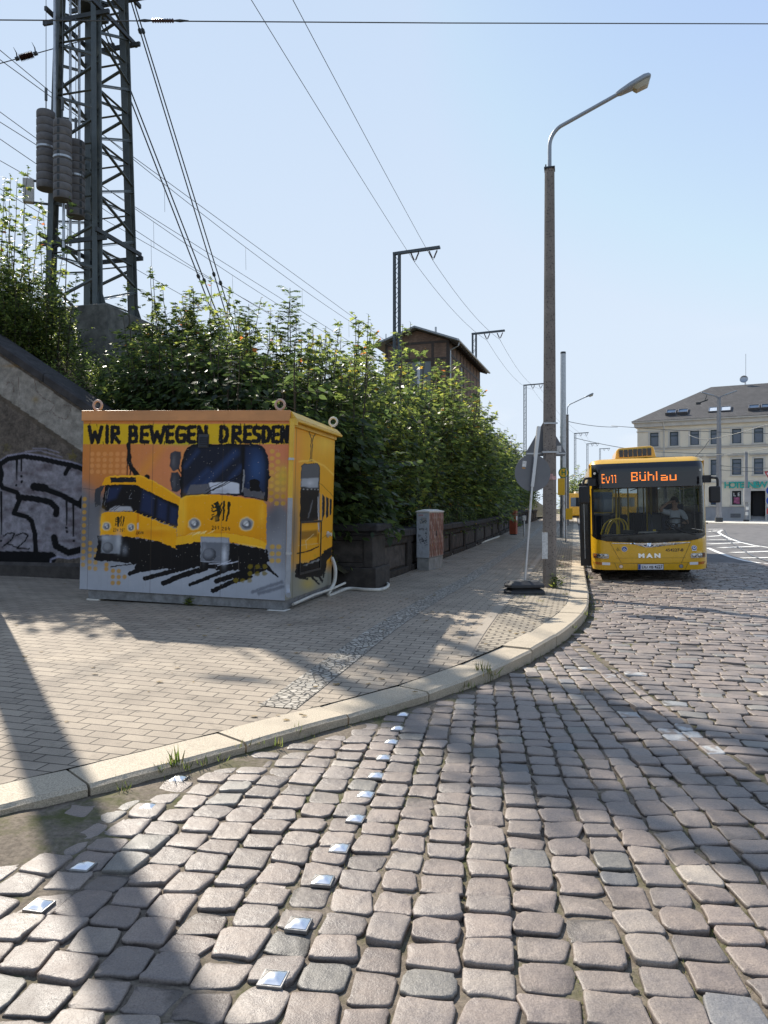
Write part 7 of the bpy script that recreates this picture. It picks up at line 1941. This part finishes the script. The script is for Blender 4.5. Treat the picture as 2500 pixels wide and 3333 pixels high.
MB().bar((-.024, -.134, .735), (.024, -.134, .735), .01, .008).build('mouth', mat('lips', (.32, .13, .11), .5), per)

# ---- yellow trams crossing far down the street
tr_ = thing('tram', 'yellow tram crossing at the far end of the street behind the bus', 'tram', (23.7, 95, .28), (0, 0, -.12))
TL = 13.0
MB().b2((0, 0, .35), (TL, 2.3, 3.25)).build('body', M_BYEL, tr_, .15, seg=3)
for k in range(6): MB().b2((.35 + k * 2.1, -.03, 1.55), (2.0 + k * 2.1, -.005, 2.7)).build('window', M_PANE, tr_)
MB().b2((.1, .0, .05), (TL - .1, 2.3, .34)).build('undercarriage', M_BRUB, tr_); MB().b2((5.6, -.035, .5), (6.7, -.031, 2.75)).build('door', M_BBLK, tr_); MB().b2((1, .3, 3.25), (5, 2, 3.5)).build('roof_box', M_TRIM, tr_)
b2_ = thing('parked_bus', 'second yellow bus partly hidden behind the first, with its dark mirror', 'bus', (*uv2xy(46, 1.4), zg1(*uv2xy(46, 1.4))), (0, 0, -A_ST))
MB().b2((-1.25, 0, .35), (1.25, 11, 2.95)).build('body', M_BYEL, b2_, .14, seg=3); MB().b2((-1.15, -.02, 1.05), (1.15, -.004, 2.6)).build('windscreen', M_PANE, b2_)
MB().b2((-1.27, 1.0, 1.1), (-1.253, 10.5, 2.4)).build('side_windows', M_PANE, b2_); MB().b2((-1.55, -.2, 1.5), (-1.28, .0, 2.2)).build('mirror', M_BRUB, b2_, .04)
for x in (-1.05, 1.05):
    for y in (2.4, 8.2): MB().lathe([(.02, -.14), (.48, -.14), (.48, .14), (.02, .14)], (x, y, .48), 24, Matrix.Rotation(PI / 2, 3, 'Y')).build('wheel', M_BRUB, b2_)
# ================================================================== vegetation
def leaf_mat(name, trans=0.54, rough=0.42):
    m, nt, b = new_mat(name)
    at = nd(nt, 'ShaderNodeVertexColor', layer_name='col')
    nt.links.new(at.outputs[0], b.inputs['Base Color']); b.inputs['Roughness'].default_value = rough; b.inputs['Specular IOR Level'].default_value = .45
    tr = nd(nt, 'ShaderNodeBsdfTranslucent'); hs_ = nd(nt, 'ShaderNodeHueSaturation'); hs_.inputs['Hue'].default_value = .485; hs_.inputs['Saturation'].default_value = 1.0; hs_.inputs['Value'].default_value = 2.55
    nt.links.new(at.outputs[0], hs_.inputs['Color']); nt.links.new(hs_.outputs[0], tr.inputs[0])
    mx = nd(nt, 'ShaderNodeMixShader'); mx.inputs[0].default_value = trans
    nt.links.new(b.outputs[0], mx.inputs[1]); nt.links.new(tr.outputs[0], mx.inputs[2]); nt.links.new(mx.outputs[0], nt.nodes['Material Output'].inputs[0])
    return m
M_LEAF = leaf_mat('leaf_tissue'); M_BARK = mat('brown_green_bark', (.055, .045, .03), .85, var=.3, vs=12)
MAPLE = (np.array([(0, 0, 0), (.30, -.02, -.03), (.20, .18, -.02), (.56, .40, -.10), (.24, .50, -.03), (0, 1, -.12), (-.30, -.02, -.03), (-.20, .18, -.02), (-.56, .40, -.10), (-.24, .50, -.03)], float), [(0, 1, 2, 3, 4, 5), (5, 9, 8, 7, 6, 0)])
OVATE = (np.array([(0, 0, 0), (.26, .25, -.03), (.27, .55, -.05), (0, 1, -.14), (-.26, .25, -.03), (-.27, .55, -.05)], float), [(0, 1, 2, 3), (3, 5, 4, 0)])
SLIM = (np.array([(0, 0, 0), (.15, .4, -.02), (0, 1, -.08), (-.15, .4, -.02)], float), [(0, 1, 2), (2, 3, 0)])
def leaf_mesh(name, Pz, Dr, Nr, Sz, Cl, tpl, m, parent=None, origin=None):
    T, fcs = tpl; N = len(Pz); k = len(T)
    Pz = np.asarray(Pz); Dr = np.asarray(Dr, float); Nr = np.asarray(Nr, float); Sz = np.asarray(Sz)
    Dr /= np.linalg.norm(Dr, axis=1, keepdims=True) + 1e-9
    Nr = Nr - Dr * (Nr * Dr).sum(1, keepdims=True); Nr /= np.linalg.norm(Nr, axis=1, keepdims=True) + 1e-9
    Sd = np.cross(Dr, Nr)
    V = Pz[:, None] + Sz[:, None, None] * (T[None, :, :1] * Sd[:, None] + T[None, :, 1:2] * Dr[:, None] + T[None, :, 2:3] * Nr[:, None])
    base = (np.arange(N) * k)[:, None]
    F_ = [np.array(f)[None] + base for f in fcs]
    return fast_mesh(name, V.reshape(-1, 3), F_, m, parent, True, np.repeat(np.asarray(Cl), k, 0), origin)
GREENS = np.array([(.024, .042, .015), (.043, .068, .021), (.068, .10, .027), (.102, .138, .032), (.148, .18, .038)])
def shrub(seed, H, W, stems, tpl, size, dens, greens=(0, 5), spiky=.5, tip=0.03, pinnate=False, drop=0.0, thick=.022, fill=0):
    """returns (leaf arrays, trunk MB) of one plant of height H and width W standing at the origin"""
    rs = np.random.default_rng(seed)
    LP, LD, LN, LS, LC = [], [], [], [], []
    tr = MB()
    def leaf(p, d, sz, top=0.0):
        LP.append(p); LD.append(d); LN.append(np.array([rs.normal(0, .38), rs.normal(0, .38), 1.0])); LS.append(sz * rs.uniform(.65, 1.2))
        c = GREENS[min(4, greens[0] + int(rs.integers(0, greens[1] - greens[0])))] * rs.uniform(.75, 1.25)
        if rs.random() < tip * (.15 + 2.2 * top): c = np.array([(.30, .20, .03), (.32, .13, .03), (.22, .20, .03)][rs.integers(0, 3)])
        LC.append(c)
    def frond(p, d, L):      # pinnate leaf
        d = d / np.linalg.norm(d); s_ = np.cross(d, [0, 0, 1]); s_ /= np.linalg.norm(s_) + 1e-6; n = max(6, int(L / .042))
        for j in range(n):
            f = (j + 1) / n; q = p + d * L * f + np.array([0, 0, -.22 * L * f * f])
            for sg in (-1, 1):
                LP.append(q); LD.append(s_ * sg + d * .35 + np.array([0, 0, -.12])); LN.append(np.array([rs.normal(0, .2), rs.normal(0, .2), 1])); LS.append(size * (1 - .35 * abs(f - .45)) * rs.uniform(.85, 1.1)); LC.append(GREENS[rs.integers(greens[0], greens[1])] * rs.uniform(.9, 1.2))
    for s in range(stems):
        a = rs.uniform(0, 2 * PI); r0 = W * .30 * math.sqrt(rs.random()); top = H * (1 - spiky * rs.random() * (.35 + .65 * r0 / (W * .3)))
        b = np.array([r0 * math.cos(a), r0 * math.sin(a), -.1]); lean = rs.uniform(.02, .14) if not pinnate else rs.uniform(.02, .08)
        la = a + rs.normal(0, .5); n = 9; pts = []
        for k in range(n + 1):
            f = k / n; pts.append(b + np.array([math.cos(la) * lean * top * f ** 1.5 + rs.normal(0, .012), math.sin(la) * lean * top * f ** 1.5 + rs.normal(0, .012), top * f]))
        tr.tube([tuple(p) for p in pts], [thick * (1 - .85 * k / n) + .002 for k in range(n + 1)], 5, False)
        z = .10; az = rs.uniform(0, 6.3)
        while z < 1:
            f = z; i = min(n - 1, int(f * n)); p = pts[i] + (pts[i + 1] - pts[i]) * (f * n - i)
            az += 2.4 + rs.normal(0, .3)
            L = (W * .46 * (1 - f) ** .75 * (1 - .35 * max(0, .25 - f) / .25) + .07) * rs.uniform(.6, 1.15)
            el = rs.uniform(.2, .8) - drop
            if pinnate:
                for q_ in (0, PI): frond(p, np.array([math.cos(az + q_), math.sin(az + q_), .45]), rs.uniform(.32, .5) * (1 - .45 * max(0, f - .75) / .25))
            else:
                d = np.array([math.cos(az) * math.cos(el), math.sin(az) * math.cos(el), math.sin(el)])
                e = p + d * L
                if L > .25: tr.tube([tuple(p), tuple((p + e) / 2 + np.array([0, 0, .03 * L])), tuple(e)], [.007, .005, .002], 3, False)
                m = max(2, int(L / .055 * dens))
                for j in range(m):
                    g_ = (j + .6) / m; q = p + d * L * g_ + rs.normal(0, .025, 3)
                    for sg in (-1, 1):
                        if g_ < .12 and L > .4: continue
                        sd = np.array([-d[1], d[0], 0]) * sg
                        leaf(q, sd * .9 + d * .7 + np.array([0, 0, rs.uniform(-.65, .05)]), size, f > .82 and .7 or 0)
                leaf(e, d + np.array([0, 0, -.3]), size, f > .85 and 1 or 0)
            z += (.10 if not pinnate else .034) / max(.6, H / 3) * rs.uniform(.7, 1.3)
        if not pinnate:
            for k_ in range(5): leaf(pts[-1] - np.array([0, 0, .05 * k_]), np.array([math.cos(k_ * 1.6 + az), math.sin(k_ * 1.6 + az), .25]), size * (.5 + .12 * k_), 1)
    for _ in range(fill):
        th = rs.uniform(0, 2 * PI); rr = W * .5 * rs.uniform(.55, 1.0); zz = H * .62 * rs.random() ** .8
        rr *= 1 - .4 * (zz / H)
        leaf(np.array([rr * math.cos(th), rr * math.sin(th), zz]), np.array([math.cos(th) + rs.normal(0, .5), math.sin(th) + rs.normal(0, .5), rs.uniform(-1, .1)]), size)
    return (np.array(LP), np.array(LD), np.array(LN), np.array(LS), np.array(LC)), tr
PROTO = {}
def proto(key, name, cat, tpl, **kw):
    A, tr = shrub(tpl=tpl, **kw)
    r = empty(name, (0, 0, -60)); 
    tk = mesh_obj('trunk', tr.v, tr.f, M_BARK, r, True); cr = leaf_mesh('crown', *A, tpl, M_LEAF, r)
    PROTO[key] = [r, kw['H'], kw['W'], False, cat]
proto('m0', 'maple_shrub', 'shrub', MAPLE, seed=1, H=4.0, W=2.7, stems=11, size=.135, dens=.75, spiky=.75, fill=900)
proto('m1', 'maple_shrub', 'shrub', MAPLE, seed=2, H=4.0, W=2.5, stems=9, size=.145, dens=.75, spiky=.8, tip=.025, fill=800)
proto('m2', 'maple_shrub', 'shrub', MAPLE, seed=3, H=4.0, W=3.0, stems=13, size=.125, dens=.8, spiky=.45, greens=(1, 5), fill=1000)
proto('d0', 'leafy_bush', 'shrub', OVATE, seed=4, H=2.6, W=3.0, stems=15, size=.14, dens=.75, spiky=.4, greens=(0, 3), tip=.004, drop=.35, fill=1900)
proto('r0', 'robinia_sapling', 'tree', OVATE, seed=5, H=4.0, W=1.2, stems=2, size=.085, dens=1, spiky=.25, greens=(0, 3), pinnate=True)
proto('s0', 'maple_shoot', 'shrub', MAPLE, seed=6, H=4.0, W=.75, stems=2, size=.12, dens=.8, spiky=.3, tip=.06, thick=.016)
proto('f0', 'roadside_tree', 'tree', OVATE, seed=7, H=5.0, W=3.6, stems=13, size=.17, dens=.62, spiky=.5, greens=(1, 5), tip=.02, fill=1500)
proto('b0', 'bramble_bush', 'shrub', OVATE, seed=8, H=1.3, W=1.9, stems=14, size=.10, dens=.9, spiky=.4, greens=(0, 4), drop=.9, tip=.03, fill=900)
def plant(key, x, y, z, H, label, group, wsc=1.0, rot=None):
    P_ = PROTO[key]
    r = P_[0] if not P_[3] else copy_tree(P_[0]); P_[3] = True
    s = H / P_[1]
    r.location = (x, y, z); r.rotation_euler = (0, 0, random.uniform(0, 6.28) if rot is None else rot); r.scale = (s * wsc, s * wsc, s)
    return tag(r, label, P_[4], group)
def plant_px(key, px, ptop, Y, label, group, wsc=1.0, v_off=0.0, lift=0):
    X = (px - CX) / F * Y; u, v = xy2uv(X, Y)
    z = z_emb(v) + float(zgut(Y)) - .1; zt = CAMZ + (HZ - ptop) / F * Y
    return plant(key, X, Y, z, max(.8, zt - z), label, group, wsc * (4.0 / max(2.6, zt - z)) ** .5 if key[0] in 'ms' else wsc)
random.seed(21)
GB = ('leafy green maple shrub on the embankment slope above the container', 'maple shrubs above the container')
back = [(505, 905, 17.2), (560, 878, 17.0), (622, 862, 17.3), (680, 885, 17.0), (735, 975, 16.6), (790, 1020, 16.4), (845, 950, 16.8), (905, 1010, 16.4), (965, 985, 16.6), (1020, 1050, 16.0), (1085, 1000, 17.0), (1140, 1010, 18.0), (1185, 962, 18.8), (1240, 1015, 20.0)]
for i, q in enumerate(back): plant_px(('m0', 'm1', 'm2')[i % 3], *q, *GB, wsc=.95)
GF = ('dark broad leaved bush close behind the container roof', 'dark bushes behind the container')
for i, q in enumerate(((490, 1085, 14.9), (585, 1075, 14.6), (680, 1080, 14.4), (770, 1085, 14.3), (860, 1120, 14.1), (950, 1140, 14.0), (1000, 1190, 14.4))):
    plant_px('d0', *q, *GF, wsc=1.0)
for i, q in enumerate(((540, 1010, 15.5), (640, 1000, 15.3), (740, 1060, 15.1), (850, 1060, 15.0), (950, 1080, 14.8), (1050, 1090, 14.7))):
    plant_px(('m2', 'm0')[i % 2], *q, *GB, wsc=1.05)
# row along the wall
GW = ('dense maple shrub leaning over the low stone wall along the pavement', 'shrubs overhanging the low wall')
u = .9; i = 0
while u < 62:
    top = 4.6 + .5 * math.sin(i * 1.7) + min(1.6, .09 * u)
    x, y = uv2xy(u, VW - (1.45 if not .5 < u < 4.6 else 2.3) + random.uniform(-.15, .15)); z = z_emb(VW - 1.3) + float(zgut(y)) + .25
    lab = GW
    if i == 2: lab = ('maple shrub whose branches hang over the top of the utility cabinet', GW[1])
    plant(('m2', 'm0', 'm1')[i % 3] if u < 30 else 'f0', x, y, z, top - z + (.8 if u > 30 else 0), *lab, wsc=(.72 if u < 4.6 else 1.0) if u < 30 else .9)
    if u < 34 and not -1 < u < 4.6:
        x, y = uv2xy(u + .5, VW - .55); plant('b0', x, y, 1.0 + float(zgut(y)), random.uniform(.8, 1.3), 'dark trailing bramble draped over the coping of the low wall', 'brambles over the low wall', wsc=.85, rot=random.uniform(0, 6))
    x, y = uv2xy(u + .7, VW - 2.6 + random.uniform(-.3, .3)); z = z_emb(VW - 2.6) + float(zgut(y)) - .1
    plant(('m1', 'm2', 'm0')[i % 3] if u < 30 else 'f0', x, y, z, 5.7 + min(2.5, .145 * u) + random.uniform(-.5, .45) - z, 'tall bright green maple shrub in the second row behind the low wall', 'second row of shrubs behind the low wall', wsc=.95)
    if u > 3:
        x, y = uv2xy(u + .2, VW - 5.0); z = z_emb(VW - 5.0) - .1; plant('f0' if i % 2 else 'm0', x, y, z + float(zgut(y)), random.uniform(3.0, 3.8), 'bushy green shrub in the third row up the embankment', 'third row of shrubs up the embankment')
    st = 1.35 + .012 * u; u += st; i += 1
for i, q in enumerate(((1265, 1065, 24), (1310, 1110, 27), (1365, 1140, 28), (1415, 1150, 30), (1462, 1175, 32), (1510, 1225, 34), (1560, 1265, 36))):
    plant_px(('m1', 'm0', 'm2')[i % 3], *q, 'tall maple shrub in front of the brick signal box', 'maple shrubs before the signal box', wsc=1.35)
# robinia shoots
for px, pt, Y, lab in ((905, 800, 16.0, 'tall feathery robinia sapling standing out above the bushes'), (585, 860, 16.3, 'feathery robinia sapling beside the guy cables'), (870, 880, 15.6, 'shorter robinia sapling at the foot of the tall one')):
    X = (px - CX) / F * Y; u_, v_ = xy2uv(X, Y); z = z_emb(v_); zt = CAMZ + (HZ - pt) / F * Y
    plant('r0', X, Y, z, zt - z, lab, 'robinia saplings', wsc=.85)
x, y = uv2xy(29, VW - 1.5); plant('r0', x, y, z_emb(VW - 1.5), 6.4, 'pale robinia sapling above the hedge right of the signal box', 'robinia saplings', wsc=1.1)
# left cluster on top of the wing wall
GL = ('slender maple shoot with orange tipped leaves rising at the left picture edge', 'maple shoots left of the tower')
for px, pt, Y in ((-20, 560, 16.2), (22, 545, 16.4), (42, 478, 16.8), (84, 572, 16.2), (120, 690, 16.0), (150, 705, 16.3), (190, 603, 16.6), (60, 650, 15.8), (-5, 650, 15.6)):
    plant_px('s0', px, pt, Y, *GL, wsc=1.0)
for i, (px, pt, Y) in enumerate(((-60, 720, 15.8), (10, 770, 15.6), (80, 790, 15.7), (150, 850, 15.5), (-30, 860, 15.0), (60, 890, 15.0), (-110, 780, 15.4))):
    plant_px(('m0', 'm1', 'm2')[i % 3], px, pt, Y, 'dark maple bush on top of the sloping wing wall at the left', 'maple bushes on the wing wall', wsc=.8)
# trees beyond
for px, pt, Y, lab in ((1905, 1485, 120, 'pale green tree far behind the bus roof'), (1960, 1500, 125, 'low pale tree over the left corner of the bus roof'), (1880, 1520, 110, 'small pale tree beside the distant lamp')):
    zt = CAMZ + (HZ - pt) / F * Y; plant('f0', (px - CX) / F * Y, Y, .2, zt - .2, lab, 'trees far down the street', wsc=1.1)
# yellow goldenrod heads beside the pillar
GOLD = None
# weeds and ivy over the slope
rs = np.random.default_rng(5)
LP, LD, LN, LS, LC = [], [], [], [], []
def weed(x, y, z, h, n, c0):
    lx, ly = rs.normal(0, .18 * h), rs.normal(0, .18 * h); a = rs.uniform(0, 6.3)
    for k in range(n):
        f = (k + 1) / n; a += 2.4
        LP.append((x + lx * f * f, y + ly * f * f, z + h * f)); LD.append((math.cos(a), math.sin(a), rs.uniform(-.2, .9))); LN.append((rs.normal(0, .4), rs.normal(0, .4), 1)); LS.append((.13 - .06 * f) * rs.uniform(.6, 1.3)); LC.append(c0 * rs.uniform(.7, 1.35))
for _ in range(3600):
    u, v = rs.uniform(-1.25, 9), -4.3 - 8.5 * rs.random(); x, y = uv2xy(u, v)
    weed(x, y, z_emb(v) - .05, rs.uniform(.15, .65), rs.integers(7, 14), GREENS[rs.integers(1, 5)] * (1.0 if rs.random() < .8 else 1.5))
for _ in range(9000):
    u, v = rs.uniform(-1.2, 62), -4.05 - 9.5 * rs.random() ** 1.3; x, y = uv2xy(u, v)
    a = rs.uniform(0, 6.3); LP.append((x, y, z_emb(v) + float(zgut(y)) + rs.uniform(0, .16))); LD.append((math.cos(a), math.sin(a), rs.uniform(-.3, .5))); LN.append((rs.normal(0, .5), rs.normal(0, .5), 1)); LS.append(rs.uniform(.1, .2)); LC.append(GREENS[rs.integers(0, 4)] * rs.uniform(.7, 1.2))
o = leaf_mesh('weeds', np.array(LP), np.array(LD), np.array(LN), np.array(LS), np.array(LC), SLIM, M_LEAF); tag(o, 'wild weeds and ivy covering the embankment slope', 'weeds', kind='stuff')
# goldenrod
x, y = uv2xy(.2, VW - .2)
t = thing('goldenrod', 'yellow flowering goldenrod hanging over the pillar cap', 'plant', (x, y, 1.0))
q = rs.normal(0, 1, (420, 3)) * np.array([.10, .08, .07]); c = np.array([(-.05, -.1, 1.25), (.0, -.12, .92)]); q = q + c[rs.integers(0, 2, 420)]
leaf_mesh('flower_head', q, rs.normal(0, 1, (420, 3)), rs.normal(0, 1, (420, 3)), rs.uniform(.02, .04, 420), np.array([(.42, .30, .02)]) * rs.uniform(.7, 1.2, (420, 1)), SLIM, M_LEAF, t)
MB().tube([(0, .1, -.2), (-.02, .0, .5), (-.05, -.1, 1.2)], .008, 5).tube([(.05, .1, -.2), (.03, 0, .4), (.0, -.12, .9)], .008, 5).build('stem', M_BARK, t)
# ---- grass tufts along the kerb and in the joints
LP, LD, LN, LS, LC = [], [], [], [], []
def tuft(x, y, z, n, L, sp):
    for _ in range(max(3, int(n * .38))):
        a = rs.uniform(0, 6.3); LP.append((x + rs.normal(0, sp), y + rs.normal(0, sp), z)); LD.append((math.cos(a) * .6, math.sin(a) * .6, rs.uniform(.4, 1.3))); LN.append((math.cos(a), math.sin(a), .4)); LS.append(L * rs.uniform(.5, 1.2)); LC.append(np.array([(.09, .12, .03), (.06, .095, .02), (.16, .15, .06)][rs.integers(0, 3)]) * rs.uniform(.8, 1.2))
for (px, py, n, L) in ((405, 1650, 24, .07), (440, 1640, 26, .07), (380, 1662, 50, .12), (470, 1632, 22, .06), (520, 1622, 22, .06), (560, 1612, 24, .05), (600, 1603, 30, .08), (350, 1676, 40, .07), (270, 1695, 40, .05), (255, 1700, 30, .05), (640, 1592, 30, .07), (1010, 1475, 60, .06), (1045, 1462, 90, .11), (1062, 1452, 40, .06), (1165, 1405, 30, .06), (1235, 1365, 40, .07), (1262, 1335, 40, .08), (1272, 1310, 50, .1), (1275, 1250, 50, .12), (1268, 1225, 30, .1), (1186, 1262, 50, .10), (1200, 1270, 40, .08), (1160, 1285, 30, .07), (1172, 1268, 40, .1), (1222, 1285, 30, .07), (1170, 1300, 30, .05), (1130, 1290, 30, .06)):
    p = G(px * 1.507, py * 1.507); tuft(p.x, p.y, p.z - .012, n, L, .022 if py > 1550 else .04)
COLB = [c for c in COLB if -.6 < c < 2.3]
for _ in range(4200):
    c = rs.choice(COLB) + rs.normal(0, .008); y = rs.uniform(2.2, 8.5); x = c + math.tan(col_ang(c)) * (y - 4)
    if vnoise(np.array([c * 3.1]), np.array([y * 1.6]), 6)[0] < .5: continue
    if sdist(x, y)[0] < .12: continue
    tuft(x, y, zroad(x, y)[0] - .022, 9, .020, .010)
for _ in range(260):
    t_ = rs.uniform(2, 22); p_, d_, n_ = kerb_at(t_); q = p_ - n_ * abs(rs.normal(.015, .02)); tuft(q[0], q[1], zroad(q[0], q[1])[0] - .015, 8, .045, .015)
o = leaf_mesh('grass', np.array(LP), np.array(LD), np.array(LN), np.array(LS), np.array(LC), (np.array([(0, 0, 0), (.045, .35, 0), (0, 1, -.25), (-.045, .35, 0)], float), [(0, 1, 2), (2, 3, 0)]), M_LEAF); tag(o, 'grass blades and moss growing along the kerb and in the joints of the cobbles', 'grass', kind='stuff')
# weed at the foot of the lamp
LP, LD, LN, LS, LC = [], [], [], [], []
for k in range(9): weed(rs.normal(.07, .05), rs.normal(-.17, .04), 0, rs.uniform(.2, .62), 16, GREENS[rs.integers(2, 5)])
A = [np.array(q) for q in (LP, LD, LN, LS, LC)]
t = tag(leaf_mesh('weed_plant', *A, SLIM, M_LEAF), 'leafy weed growing at the foot of the concrete street lamp', 'plant'); t.location = pb
A[0] = A[0] * .4; t = tag(leaf_mesh('weed_plant', A[0], A[1], A[2], A[3] * .7, A[4], SLIM, M_LEAF), 'dark little weed rosette growing in front of the container skid', 'plant'); p = G(612, 1968); t.location = p
